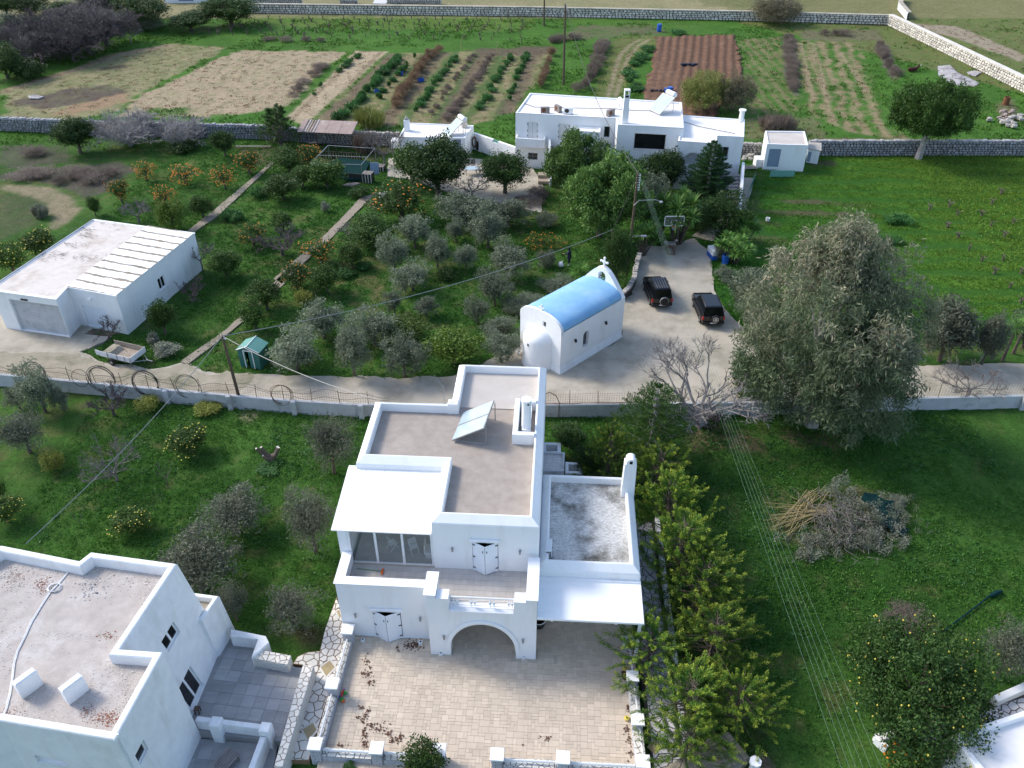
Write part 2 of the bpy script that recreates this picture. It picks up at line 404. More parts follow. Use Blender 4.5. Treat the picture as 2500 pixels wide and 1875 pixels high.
# ================================================================== GROUND
def pl(*pts): return [gc(*p)[:2] for p in pts]
LANE=[(-47,61.5),(-41.3,59.4),(-35.0,57.2),(-34.2,57.0)]+pl((0,1,640,1150),(0,1,860,1170),(0,1,800,1215),(0,1,610,1290),(0,1,800,1370),(0,1,1180,1425),(0,1,1400,1375),(0,1,1560,1440),(0,1,1850,1458),(1,1,60,1462),(1,1,600,1478),(1,1,1050,1492),(1,1,1600,1478))+[(-.5,53.3),(1.2,54.5)]+pl((2,1,560,1440),(2,1,1000,1190),(2,1,1000,900),(2,1,1085,850),(2,1,1110,650),(2,1,1150,540),(2,1,1210,475),(2,1,1400,470),(2,1,1560,415),(2,1,1690,520),(2,1,1700,680),(2,1,1740,860),(2,1,1800,960),(2,1,1930,1090),(2,1,2010,1180),(3,1,350,1290),(3,1,800,1400),(3,1,1470,1395),(3,1,2212,1385))+[(60,53.6),(60,46.6)]+[(36,46.55),(16.7,45.9),(2.2,45.6),(-15.8,46.0),(-24.7,47.2),(-37.6,49.3),(-47,50.6)]
RAMP=pl((2,0,1880,1370),(2,0,2030,1375),(2,0,1960,1640),(2,1,1960,200),(2,1,1700,440),(2,1,1545,400),(2,1,1640,330),(2,1,1800,170))
YARD=pl((1,0,1690,1210),(1,0,2212,1290),(2,0,400,1440),(2,0,380,1640),(1,0,1500,1460),(1,0,1250,1380),(1,0,1090,1360),(1,0,1100,1220))
HSE=[(-9.0,19.0),(-9.0,31),(-8,43),(2,43),(2.5,36),(8.5,34),(8.5,28),(8.2,19)]
def axis(lo,hi,st,outs):
    return np.concatenate([[-o for o in outs[::-1]],np.arange(lo,hi,st),outs])
xs=np.concatenate([[-3000,-900,-350,-180,-130],np.arange(-112,112.1,.35),[130,180,350,900,3000]])
ys=np.concatenate([[-900,-200,-40,0,10],np.arange(15,190,.35),[200,230,300,500,1200,4000]])
X,Y=np.meshgrid(xs,ys)
col=np.zeros(X.shape+(3,)); 
def wob(s,a,seed): return X+(fbm(X*s,Y*s,seed,3)-.5)*a, Y+(fbm(X*s,Y*s,seed+5,3)-.5)*a
n1=fbm(X*.22,Y*.22,1); n2=fbm(X*1.1,Y*1.1,2); n3=fbm(X*.07,Y*.07,3,3)
def lerp(a,b,t): return a+(b-a)*np.clip(t,0,1)[...,None]
GR=np.array((.030,.084,.014)); GB=np.array((.056,.132,.023)); DRY=np.array((.14,.125,.055))
col[:]=GR; col=lerp(col,GB,(n1-.35)*3); col=lerp(col,DRY,(n2*.7+n3*.5-.66)*3.0); col=lerp(col,np.array((.065,.165,.022)),np.clip((Y-97)/6,0,1)*(.35+.5*n1))
def zone(poly,c_,st=1.0,edge=1.6,seed=0,nz=None):
    global col
    wx,wy=wob(.6,edge,seed+40); m_=inpoly(wx,wy,poly).astype(float)
    # soften
    for _ in range(1):
        m_[1:-1,1:-1]=(m_[1:-1,1:-1]*2+m_[:-2,1:-1]+m_[2:,1:-1]+m_[1:-1,:-2]+m_[1:-1,2:])/6
    if nz is not None: m_=m_*nz
    col=lerp(col,np.array(c_),m_*st); return m_
TAN=(.37,.29,.195)
lush=np.clip((n2-.4)*3,0,1)
# far land beyond the long stone wall
far=(Y>166+0*X); col[far]=lerp(col,np.array((.30,.25,.15)),.75+.4*(n1-.5))[far]
# right far field beyond the slanted wall
z=zone([(42,163),(60,140),(74,119),(150,60),(160,400),(46,400)],(.15,.155,.06),.7,2,1,.5+n2)
z=zone([(38,176),(62,176),(62,300),(38,300)],(.13,.14,.055),.6,2,1,.5+n2)
zone(pl((3,0,1180,120),(3,0,1310,180),(3,0,1700,200),(3,0,2212,420),(3,0,2212,480),(3,0,1700,300),(3,0,1480,230),(3,0,1180,140)),(.30,.25,.18),.95,1.2,2)
zone([(51,164),(53,164),(60,200),(58,200)],(.27,.23,.16),.8,.5,2)
# vineyard strip and the fields
zone(pl((0,0,1250,290),(0,0,2000,120),(1,0,2212,110),(1,0,2212,240),(1,0,0,200)),(.11,.165,.035),.7,3,3,np.clip((n2-.2)*3,0,1))
zone(pl((0,0,0,700),(0,0,450,560),(0,0,900,400),(0,0,1350,330),(0,0,1750,370),(0,0,1380,560),(0,0,1080,720),(0,0,900,860),(0,0,380,930),(0,0,60,900)),(.30,.25,.15),.85,2.5,4,.35+.9*n2)
zone(pl((0,0,380,890),(0,0,560,800),(0,0,960,700),(0,0,1000,780),(0,0,560,890)),(.30,.20,.125),.9,1.5,5,.4+n2)
zone(pl((0,0,0,690),(0,0,520,540),(0,0,900,410),(0,0,1330,335),(0,0,1340,350),(0,0,920,435),(0,0,540,565),(0,0,0,715)),(.30,.23,.15),.9,.4,6)
zone(pl((0,0,130,770),(0,0,480,690),(0,0,880,650),(0,0,980,700),(0,0,740,780),(0,0,330,830),(0,0,160,810)),(.095,.075,.065),.95,1.8,7,.5+.7*n2)
zone(pl((0,0,760,520),(0,0,980,495),(0,0,980,515),(0,0,770,540)),(.10,.08,.06),.9,.4,7)
zone(pl((0,0,1040,760),(0,0,1500,540),(0,0,1800,400),(1,0,0,385),(1,0,760,395),(1,0,330,800),(1,0,0,870),(0,0,1620,900),(0,0,900,900)),TAN,.95,2.2,8,.45+1.0*fbm(X*2.2,Y*1.1,77,3))
zone(pl((0,0,1120,840),(0,0,1480,830),(0,0,1450,880),(0,0,1150,900)),(.05,.14,.02),.8,2,9); zone(pl((0,0,1620,880),(1,0,130,870),(1,0,60,960),(0,0,1640,950)),(.05,.15,.02),.85,2,9)
zone(pl((1,0,320,900),(1,0,850,390),(1,0,1100,392),(1,0,450,965)),(.41,.325,.22),1,.5,10,.75+.4*n2)
# tractor marks along the pale strip
a0=np.array(gc(1,0,600,850)[:2]);a1=np.array(gc(1,0,1000,430)[:2]); du=(a1-a0)/np.linalg.norm(a1-a0); nv=np.array((-du[1],du[0]))
acr=(X-a0[0])*nv[0]+(Y-a0[1])*nv[1]
zone(pl((1,0,320,900),(1,0,850,390),(1,0,1100,392),(1,0,450,965)),(.20,.15,.09),.55,.3,11,np.clip(np.cos(acr*1.9+.6*n1)*3-1.7,0,1))
VEG=pl((1,0,500,965),(1,0,1110,410),(1,0,1700,390),(2,0,480,360),(2,0,430,560),(2,0,250,720),(1,0,2080,850),(1,0,1700,970))
zone(VEG,(.29,.225,.135),.9,2,12,np.clip(.1+1.2*n2,0,1))
zone(VEG,(.055,.12,.03),.75,2,13,np.clip(np.sin(acr*1.55+n1*3)*1.3+n2-.6,0,1))
zone(VEG,(.14,.10,.075),.7,2,14,np.clip(np.sin(acr*.8+2+n1*2)*1.6-.8+n2,0,1))
# grass verge with the bent track
zone(pl((2,0,930,300),(2,0,1110,265),(2,0,1300,270),(2,0,1290,320),(2,0,1150,420),(2,0,1010,740),(2,0,780,740),(2,0,880,480)),(.16,.15,.06),.75,1.5,15,.3+n2)
for off in (0,70):
    q=[(1150+off,300),(1060+off,350),(990+off,430),(950+off*.9,560),(895+off*.8,750)]
    P_=[gc(2,0,*t)[:2] for t in q]; wv=.28
    zone([(p[0]-wv,p[1]) for p in P_]+[(p[0]+wv,p[1]) for p in P_[::-1]],(.30,.24,.16),.95,.25,16)
zone(pl((2,0,700,190),(2,0,1300,200),(2,0,1350,250),(2,0,900,290),(2,0,640,310),(2,0,440,330)),(.15,.11,.085),.7,3,17,n2+.2)
zone(pl((1,0,1700,380),(2,0,480,350),(2,0,500,400),(2,0,300,430),(1,0,1900,430)),(.11,.085,.06),.8,2,17)
# striped plots on the right
ST=pl((2,0,1910,300),(3,0,340,285),(3,0,480,850),(3,0,90,880),(2,0,1960,620)); tx=X*1.0+.02*Y
zone(ST,(.19,.17,.085),.9,1.5,18,np.clip(np.sin(X*4.2+n1*5)*.4+n2*1.6-.3,0,1))
ST2=pl((3,0,430,310),(3,0,900,320),(3,0,980,420),(3,0,1130,960),(3,0,1350,1080),(3,0,780,1000),(3,0,540,860))
a0=np.array(gc(3,0,600,400)[:2]);a1=np.array(gc(3,0,770,950)[:2]); du=(a1-a0)/np.linalg.norm(a1-a0); nv=np.array((-du[1],du[0])); ac2=(X-a0[0])*nv[0]+(Y-a0[1])*nv[1]
zone(ST2,(.26,.205,.12),.95,1.8,19,np.clip(np.sin(ac2*3.0+n1*7)*.45+n2*1.9-.5,0,1))
for q in ([(580,330),(640,500),(690,780),(770,970)],[(800,400),(900,560),(990,710)],[(490,330),(560,620),(590,790)]):
    P_=[gc(3,0,*t)[:2] for t in q]; zone([(p[0]-.28,p[1]) for p in P_]+[(p[0]+.28,p[1]) for p in P_[::-1]],(.31,.24,.15),.9,.3,20)
zone(pl((3,0,350,290),(3,0,440,290),(3,0,480,760),(3,0,380,620)),(.13,.11,.095),.85,1.2,21)
zone(pl((3,0,450,240),(3,0,1080,230),(3,0,1120,310),(3,0,520,310)),(.15,.13,.09),.75,2.5,21,.3+n2)
zone(pl((3,0,1060,330),(3,0,1160,340),(3,0,1250,590),(3,0,1200,620),(3,0,1120,500)),(.15,.125,.11),.85,1.2,21)
zone(pl((3,0,560,1060),(3,0,2212,1080),(3,0,2212,1095),(3,0,560,1090)),(.25,.19,.10),.7,.4,22)
zone(pl((3,0,1990,800),(3,0,2150,760),(3,0,2170,960),(3,0,2060,960)),(.15,.14,.075),.8,1.5,22)
zone(pl((3,0,70,900),(3,0,620,900),(3,0,700,1060),(3,0,60,1060)),(.16,.15,.08),.8,2,22,.3+n2)
# lush field on the right with mown bands, yellower to the right
FL=[(13.5,55),(20,85),(26,96),(62,97),(110,97),(110,53.8),(60,53.8),(34,54.5),(22,57)]
fy=np.clip((X-22)/22,0,1)
col2=lerp(np.broadcast_to(np.array((.042,.145,.016)),col.shape).copy(),np.array((.10,.195,.022)),fy*(.3+.7*n1)-(Y<62)*.2)
band=np.clip(np.sin(Y*2.35+1.1*fbm(X*.12,Y*.3,9)*6)*.5+.5,0,1)
col2=lerp(col2,np.array((.022,.080,.012)),band*.75)
mm=inpoly(X,Y,FL).astype(float); col=col*(1-mm[...,None])+col2*mm[...,None]
for q,st in (([(3,1,260,105),(3,1,520,110),(3,1,1060,155),(3,1,1060,175),(3,1,480,150)],.9),([(3,1,130,190),(3,1,420,190),(3,1,960,220),(3,1,1160,240),(3,1,900,255),(3,1,300,235)],.9),([(3,1,130,380),(3,1,380,400),(3,1,360,470),(3,1,120,460)],.8),([(3,1,130,270),(3,1,330,290),(3,1,340,310),(3,1,150,310)],.8),([(3,0,560,1230),(3,0,750,1240),(3,0,760,1280),(3,0,560,1290)],.8)):
    zone(pl(*q),(.115,.085,.06),st,1.0,23,.5+.6*n2)
zone(pl((3,0,0,1280),(3,0,200,1330),(3,1,150,60),(3,1,120,420),(3,1,0,500)),(.09,.085,.045),.7,2.5,24,.2+n2)
# left: brush, looping dirt track
zone(pl((0,0,0,1120),(0,0,480,1120),(0,0,560,1240),(0,0,100,1290),(0,0,0,1250)),(.10,.085,.07),.8,2.5,25,.4+.8*n2)
zone(pl((0,0,0,1330),(0,0,500,1290),(0,0,950,1250),(0,0,1060,1310),(0,0,820,1480),(0,0,650,1510),(0,0,350,1400),(0,0,0,1390)),(.10,.08,.072),.9,2,26,.5+.7*n2)
zone(pl((0,0,0,1415),(0,0,350,1430),(0,0,560,1510),(0,0,625,1600),(0,1,600,200),(0,1,480,330),(0,1,370,340),(0,1,400,240),(0,1,340,150),(0,0,160,1490),(0,0,0,1460)),(.26,.215,.14),.95,1.3,27,.55+.8*n2)
zone(pl((0,0,0,1500),(0,0,180,1510),(0,1,300,110),(0,1,380,200),(0,1,300,300),(0,1,0,420)),(.085,.09,.05),.8,2,28,.4+.8*n2)
# orchard yard bits
zone(pl((1,0,1500,1460),(2,0,0,1480),(2,0,400,1500),(2,0,380,1659),(2,1,0,260),(2,1,250,250),(2,1,560,210)),(.17,.13,.05),.55,2.5,29,.2+n2)
zone(pl((1,0,1000,1480),(1,0,1100,1500),(1,0,1090,1600),(1,0,960,1600)),(.27,.22,.15),.8,1,29)
zone(pl((0,0,1750,1120),(0,0,2212,1130),(1,0,1000,1000),(1,0,1150,1100),(1,0,1000,1250),(1,0,500,1250),(1,0,0,1280),(0,0,2000,1300)),(.12,.09,.06),.8,2,30,.5+.6*n2)
zone(pl((2,1,60,1290),(2,1,230,1270),(2,1,280,1400),(2,1,160,1380)),(.30,.235,.17),.9,1,30)
# around the houses below the lane
zone(pl((2,2,1480,450),(2,2,1950,420),(2,2,2090,560),(2,2,1980,640),(2,2,1560,650)),(.14,.10,.065),.9,2,31,.3+n2)
zone(pl((3,2,220,480),(3,2,500,470),(3,2,960,530),(3,2,900,600),(3,2,480,600)),(.15,.11,.075),.95,1.2,32,.4+.8*n2)
zone(pl((3,2,200,950),(3,2,700,910),(3,2,1400,980),(3,2,1250,1330),(3,2,900,1400),(3,2,400,1380),(3,2,250,1200)),(.17,.125,.075),.8,1.6,33,.2+.8*n2)
zone(pl((1,3,240,600),(1,3,480,540),(1,3,600,560),(1,3,560,700),(1,3,380,660)),(.065,.05,.03),.8,1,34)
zone(pl((0,2,1870,340),(0,2,1960,325),(0,2,1985,370),(0,2,1920,395),(0,2,1860,370)),(.33,.27,.18),1,.25,35)
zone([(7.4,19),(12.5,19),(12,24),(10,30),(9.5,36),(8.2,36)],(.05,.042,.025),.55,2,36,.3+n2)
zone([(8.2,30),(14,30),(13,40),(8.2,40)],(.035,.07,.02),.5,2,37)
# where buildings and paving sit the earth is lower
Z=(fbm(X*.35,Y*.35,6,3)-.5)*.16+(fbm(X*1.6,Y*1.6,7,3)-.5)*.10-.07
FIELDROWS=inpoly(X,Y,FL); Z=np.where(FIELDROWS,Z-.05*band,Z)
for P_ in (LANE,RAMP,YARD,HSE): Z=np.where(inpoly(X,Y,P_),-.22,Z)
Z=np.where((X>-26)&(X<-8.5)&(Y<27.5),-.3,Z)
nx,ny=len(xs),len(ys); idx=np.arange(nx*ny).reshape(ny,nx)
V=np.stack([X,Y,Z],-1).reshape(-1,3); Fq=np.stack([idx[:-1,:-1],idx[:-1,1:],idx[1:,1:],idx[1:,:-1]],-1).reshape(-1,4)
def npmesh(name,V,Fq,mats):
    me=bpy.data.meshes.new(name); k=Fq.shape[1]
    me.vertices.add(len(V)); me.vertices.foreach_set('co',np.ascontiguousarray(V,dtype=np.float32).ravel())
    me.loops.add(Fq.size); me.loops.foreach_set('vertex_index',np.ascontiguousarray(Fq,dtype=np.int32).ravel())
    me.polygons.add(len(Fq)); me.polygons.foreach_set('loop_start',np.arange(0,Fq.size,k,dtype=np.int32))
    me.update(calc_edges=True)
    for m_ in (mats if isinstance(mats,(list,tuple)) else [mats]): me.materials.append(M[m_])
    return me
def earthmat(name):
    m,n,l,p=_new(name); at=n.new('ShaderNodeAttribute'); at.attribute_name='soil'; ge=n.new('ShaderNodeNewGeometry')
    f=noise(n,l,7,6,.7,ge.outputs['Position']); f2=noise(n,l,1.7,5,.65,ge.outputs['Position'])
    mr=n.new('ShaderNodeMapRange'); mr.inputs[1].default_value=.3; mr.inputs[2].default_value=.7; mr.inputs[3].default_value=.55; mr.inputs[4].default_value=1.35; l.new(f,mr.inputs[0])
    mr2=n.new('ShaderNodeMapRange'); mr2.inputs[1].default_value=.3; mr2.inputs[2].default_value=.7; mr2.inputs[3].default_value=.8; mr2.inputs[4].default_value=1.15; l.new(f2,mr2.inputs[0])
    mu=n.new('ShaderNodeMath'); mu.operation='MULTIPLY'; l.new(mr.outputs[0],mu.inputs[0]); l.new(mr2.outputs[0],mu.inputs[1])
    vm=n.new('ShaderNodeVectorMath'); vm.operation='SCALE'; l.new(at.outputs['Color'],vm.inputs[0]); l.new(mu.outputs[0],vm.inputs['Scale'])
    l.new(vm.outputs[0],p.inputs['Base Color']); p.inputs['Roughness'].default_value=.95; p.inputs['Specular IOR Level'].default_value=.1
    bumpn(n,l,p,f,1.0,.12); M[name]=m; return m
earthmat('earth')
def colattr(me,C):
    a=me.attributes.new('soil','FLOAT_COLOR','POINT'); C=np.concatenate([C.reshape(-1,3),np.ones((C.size//3,1))],1); a.data.foreach_set('color',C.astype(np.float32).ravel())
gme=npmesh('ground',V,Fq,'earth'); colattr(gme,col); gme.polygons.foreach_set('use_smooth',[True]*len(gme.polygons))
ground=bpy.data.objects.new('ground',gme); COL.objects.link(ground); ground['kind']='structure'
# ploughed plot: real furrows
PP=pl((2,0,1275,285),(2,0,1880,270),(2,0,1915,420),(2,0,1940,640),(2,0,1700,900),(2,0,1420,880),(2,0,1170,760),(2,0,1230,520))
px_=[p[0] for p in PP];py_=[p[1] for p in PP]
gx=np.arange(min(px_)-.5,max(px_)+.5,.16); gy=np.arange(min(py_)-.5,max(py_)+.5,.30); PX,PY=np.meshgrid(gx,gy)
wx=PX+(fbm(PX*.8,PY*.8,50,3)-.5)*1.6; wy=PY+(fbm(PX*.8,PY*.8,51,3)-.5)*2.0
msk=inpoly(wx,wy,PP); _f0=gc(2,0,1700,290);_f1=gc(2,0,1690,560); _k=(_f1[0]-_f0[0])/(_f1[1]-_f0[1]); ph=(PX-_k*PY+(fbm(PX*.12,PY*.06,52,2)-.5)*.7)*2*math.pi/1.35
fade=np.clip((PX-min(px_)-2)/6,.35,1)
PZ=np.where(msk,.10+.085*np.sin(ph)*fade+(fbm(PX*2.5,PY*1.2,53,2)-.5)*.10,-.4)
pc=lerp(np.broadcast_to(np.array((.15,.085,.055)),PX.shape+(3,)).copy(),np.array((.24,.15,.10)),fbm(PX*.9,PY*.9,54)*1.2-.3-.3*fade+.35*(fbm(PX*3,PY*1.5,58,2)-.5))
i2=np.arange(PX.size).reshape(PX.shape); fq=np.stack([i2[:-1,:-1],i2[:-1,1:],i2[1:,1:],i2[1:,:-1]],-1).reshape(-1,4)
keep=msk.ravel()[fq].any(1); pm=npmesh('ploughed_soil',np.stack([PX,PY,PZ],-1).reshape(-1,3),fq[keep],'earth'); colattr(pm,pc); pm.polygons.foreach_set('use_smooth',[True]*len(pm.polygons))
o=bpy.data.objects.new('ploughed_soil',pm); COL.objects.link(o); o['kind']='structure'
# paved surfaces
def sheet(name,poly,z,matn,th=.14,wob_=.12,seed=0,parent=None):
    poly=ccw(poly); out=[]
    for i,p in enumerate(poly):
        q=poly[(i+1)%len(poly)]; L=math.hypot(q[0]-p[0],q[1]-p[1]); k=max(1,int(L/.5))
        for j in range(k):
            t=j/k; x=p[0]+(q[0]-p[0])*t; y=p[1]+(q[1]-p[1])*t
            if j: x+=(float(vnoise(x*1.3,y*1.3,seed))-.5)*wob_*2; y+=(float(vnoise(x*1.3,y*1.3,seed+3))-.5)*wob_*2
            out.append((x,y))
    b=MB(); b.prism(out,z-th,z); o=b.build(name,matn,parent); 
    if not parent: o['kind']='structure'
    return o
sheet('lane',LANE,.0,'concrete',.2,.25)
# older crumbling stretch by the garage
sheet('lane_gravel',[(-46.9,51),(-37,49.8),(-25,47.8),(-20.0,47.0)]+pl((0,1,1840,1600),(0,1,1960,1470),(0,1,1560,1450),(0,1,1400,1385),(0,1,1180,1435),(0,1,800,1380),(0,1,620,1300),(0,1,0,1290))+[(-46.9,57.5)],.004,'concrete_old',.1,.5,seed=4)
sheet('driveway_ramp',RAMP,.03,'concrete',.2,.08)
sheet('yard_paving',YARD,.02,'concrete',.2,.1)
sheet('garden_path',pl((0,0,2090,1255),(1,0,215,1262),(0,0,1690,1659),(0,1,1500,370),(0,1,1450,360),(0,0,1610,1655)),.04,'path_concrete',.15,.05)
GP=pl((1,0,1010,1480),(1,1,960,110),(1,1,860,210),(1,1,640,440),(1,1,300,740),(1,1,280,770),(1,1,215,730),(1,1,600,400),(1,1,770,230),(1,1,900,90),(1,0,950,1510))
sheet('garden_path',GP,.04,'path_concrete',.15,.05)
sheet('garden_path',pl((0,1,2212,690),(1,1,300,770),(1,1,30,1010),(0,1,1790,1130),(0,1,1450,1390),(0,1,1395,1370),(0,1,1760,1110),(0,1,2150,720)),.04,'path_concrete',.15,.05)
# ------------------------------------------------------------------ grass and weeds (stuff)
def bladecloud(name,P,h,n_b,matn,spread,seed,wid=.03,lean=.6,tipf=None,flat=0.):
    """P: (n,2/3) clump centres; n_b triangular blades each, built straight into arrays"""
    rs=np.random.RandomState(seed); n=len(P); m_=n*n_b
    if P.shape[1]==2: P=np.concatenate([P,np.zeros((n,1))],1)
    C=np.repeat(P,n_b,0); hh=np.repeat(h,n_b) if np.ndim(h) else np.full(m_,h)
    sp=np.repeat(spread,n_b) if np.ndim(spread) else spread
    a=rs.rand(m_)*2*math.pi; r_=np.sqrt(rs.rand(m_))*sp; ro=C+np.stack([np.cos(a)*r_,np.sin(a)*r_,np.zeros(m_)-.02],1)
    H=hh*(.5+.7*rs.rand(m_)); b=rs.rand(m_)*2*math.pi; ln=H*lean*rs.rand(m_)
    tip=ro+np.stack([np.cos(b)*ln,np.sin(b)*ln,H*(1-flat*rs.rand(m_))],1)
    cdir=rs.rand(m_)*2*math.pi; ww=wid*(.6+.8*rs.rand(m_)); sd_=np.stack([np.cos(cdir)*ww,np.sin(cdir)*ww,np.zeros(m_)],1)
    V=np.stack([ro-sd_,ro+sd_,tip],1).reshape(-1,3); F_=np.arange(m_*3).reshape(-1,3)
    me=npmesh(name,V,F_,matn)
    t=np.clip(rs.rand(m_)*.8+(fbm(C[:,0]*.3,C[:,1]*.3,seed)-.4),0,1); ta=me.attributes.new('tint','FLOAT','POINT'); ta.data.foreach_set('value',np.repeat(t,3).astype(np.float32))
    tt=np.clip(tipf(C),0,1) if tipf else np.zeros(m_); ta=me.attributes.new('tip','FLOAT','POINT'); ta.data.foreach_set('value',np.repeat(tt*rs.rand(m_),3).astype(np.float32))
    o=bpy.data.objects.new(name,me); COL.objects.link(o); return o
def outside(P,polys,grow=0):
    k=np.ones(len(P),bool)
    for q in polys: k&=~inpoly(P[:,0],P[:,1],q)
    return k
def samp(n,x0,x1,y0,y1,seed):
    rs=np.random.RandomState(seed); return np.stack([x0+(x1-x0)*rs.rand(n),y0+(y1-y0)*rs.rand(n)],1)
GAR=[(-42.3,57),(-30,55.5),(-26.8,68.5),(-39,72.5)]
CHA=[(1,51.5),(3.9,50.3),(9.8,55.6),(7,57.6),(3.5,56.5)]
block=[LANE,RAMP,YARD,HSE,GAR,CHA,GP,[(-26,15),(-8.5,15),(-8.5,27.5),(-26,27.5)],[(14.5,15),(30,15),(30,25),(15,22)]]
P=samp(46000,-30,32,19,47,1); k=fbm(P[:,0]*.5,P[:,1]*.5,8)+.5*np.random.RandomState(5).rand(len(P))>.62; P=P[k&outside(P,block)]
tag(bladecloud('grass',P,.11,6,'leaf_grass',.16,2,.045,.9,flat=.5),'short green grass and clover tufts below the lane wall','grass',kind='stuff')
P=samp(34000,-42,22,50,100,3); k=fbm(P[:,0]*.4,P[:,1]*.4,9)+.5*np.random.RandomState(6).rand(len(P))>.62; P=P[k&outside(P,block)&((P[:,1]-50)*1.2+45>abs(P[:,0]))]
tag(bladecloud('grass',P,.16,5,'leaf_grass',.25,4,.07,.9,flat=.5),'lush grass growing between the orchard trees','grass',kind='stuff')
P=samp(42000,13,64,53.8,96,5); P=P[(np.sin(P[:,1]*2.35+1.1*fbm(P[:,0]*.12,P[:,1]*.3,9)*6)<.3)|(P[:,0]>46)]; P=P[outside(P,block)&inpoly(P[:,0],P[:,1],FL)];
tag(bladecloud('grass',P,.12,5,'leaf_grass',.30,6,.05,.9,tipf=lambda C:(C[:,0]-20)/34+.2*(fbm(C[:,0]*.2,C[:,1]*.2,4)-.5)),'tall yellowish spring grass of the field beside the big grey tree','grass',kind='stuff')
P=samp(26000,-100,100,97,165,7); k=(fbm(P[:,0]*.25,P[:,1]*.25,12)>.5)&outside(P,[PP,VEG]); 
_c=col[np.clip(((P[:,1]-15)/.35).astype(int)+5,0,ny-1),np.clip(((P[:,0]+112)/.35).astype(int)+5,0,nx-1)]; k&=(_c[:,1]>_c[:,0]*1.3); P=P[k]
tag(bladecloud('grass',P,.22,4,'leaf_grass',.5,8,.12,.9,tipf=lambda C:np.full(len(C),.3)),'rough grass on the fields behind the farmhouse','grass',kind='stuff')
# broad clover weeds: bigger leaves, in patches
P=samp(9000,-28,32,20,46,21); k=(fbm(P[:,0]*.35,P[:,1]*.35,31)>.56)&outside(P,block); P=P[k]
tag(bladecloud('weeds',P,.10,9,'leaf_crop',.22,22,.07,1.6,flat=.7),'broad-leaved green weeds spreading over the lower lawn','weeds',kind='stuff')
P=samp(7000,-100,100,97,165,9); _c=col[np.clip(((P[:,1]-15)/.35).astype(int)+5,0,ny-1),np.clip(((P[:,0]+112)/.35).astype(int)+5,0,nx-1)]; P=P[(_c[:,0]>.12)&outside(P,[PP])]
tag(bladecloud('dry_weeds',P,.12,12,'leaf_dryred',.4,10,.05,1.2),'scattered dry weed tufts on the tan fields','weeds',kind='stuff')
# ================================================================== BUILDINGS
def FR(p0,p1,z=0.0):
    """frame on a wall: x along p0->p1, y into the building (left of the direction for ccw), z up"""
    a=math.atan2(p1[1]-p0[1],p1[0]-p0[0]); return Matrix.Translation((p0[0],p0[1],z))@Matrix.Rotation(a,4,'Z')
def wallhit(p0,p1,cr,x,y):
    px,py=c(cr[0],cr[1],x,y); a=px-1250;b=py-937.5
    d=(a,F_PX*math.cos(_P)-b*math.sin(_P),-F_PX*math.sin(_P)-b*math.cos(_P))
    ux,uy=p1[0]-p0[0],p1[1]-p0[1]; L=math.hypot(ux,uy); ux/=L;uy/=L
    # t*d = p0 + s*u
    det=d[0]*(-uy)-d[1]*(-ux); t=(p0[0]*(-uy)-p0[1]*(-ux))/det
    s_=(t*d[0]-p0[0])*ux+(t*d[1]-p0[1])*uy
    return s_,CAM_H+t*d[2]
def wrect(p0,p1,cr,x0,y0,x1,y1):
    """opening on a wall from the top-left and bottom-right pixels"""
    a=wallhit(p0,p1,cr,x0,y0); b=wallhit(p0,p1,cr,x1,y1); return (min(a[0],b[0]),max(a[0],b[0]),min(a[1],b[1]),max(a[1],b[1]))
def wall_face(b,L,z0,z1,ops,dep=.16,mi=0,back=1):
    xs_=sorted({0,L,*[v for o in ops for v in o[:2]]}); zs_=sorted({z0,z1,*[v for o in ops for v in o[2:4]]})
    for i in range(len(xs_)-1):
        for j in range(len(zs_)-1):
            cx=(xs_[i]+xs_[i+1])/2;cz=(zs_[j]+zs_[j+1])/2
            if any(o[0]<cx<o[1] and o[2]<cz<o[3] for o in ops): continue
            b.add([(xs_[i],0,zs_[j]),(xs_[i+1],0,zs_[j]),(xs_[i+1],0,zs_[j+1]),(xs_[i],0,zs_[j+1])],[(0,1,2,3)],mi)
    for o in ops:
        x0,x1,a,c_=o[:4]; dep_=o[4] if len(o)>4 else dep; bk=o[5] if len(o)>5 else back
        b.add([(x0,0,a),(x1,0,a),(x1,0,c_),(x0,0,c_),(x0,dep_,a),(x1,dep_,a),(x1,dep_,c_),(x0,dep_,c_)],[(0,4,5,1),(1,5,6,2),(2,6,7,3),(3,7,4,0)],mi)
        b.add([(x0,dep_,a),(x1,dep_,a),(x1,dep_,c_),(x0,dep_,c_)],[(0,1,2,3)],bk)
def shell(poly,z0,z1,prof,ops={},dep=.16):
    """walls with real openings, a parapet profile above z1, a roof floor"""
    b=MB(); n=len(poly)
    for i in range(n):
        p,q=poly[i],poly[(i+1)%n]; b.xf=FR(p,q); wall_face(b,math.hypot(q[0]-p[0],q[1]-p[1]),z0,z1,ops.get(i,[]),dep)
    b.xf=None
    b.ring(poly,prof,0,2); return b
def PROF(z1,t=.3,h=.25,r=.06): # flat-topped parapet: wall top z1, roof floor z1-h
    return [(0,z1-r),(r*.3,z1-r*.3),(r,z1),(t-r,z1),(t,z1-r),(t,z1-h)]
def inwall(name,p0,p1,op,mats,parent,y0,y1,x=0,z=0,**k):
    b=MB(); b.xf=FR(p0,p1); b.box(op[0]+x,op[1]-x,y0,y1,op[2]+z,op[3]-z); return b.build(name,mats,parent,**k)
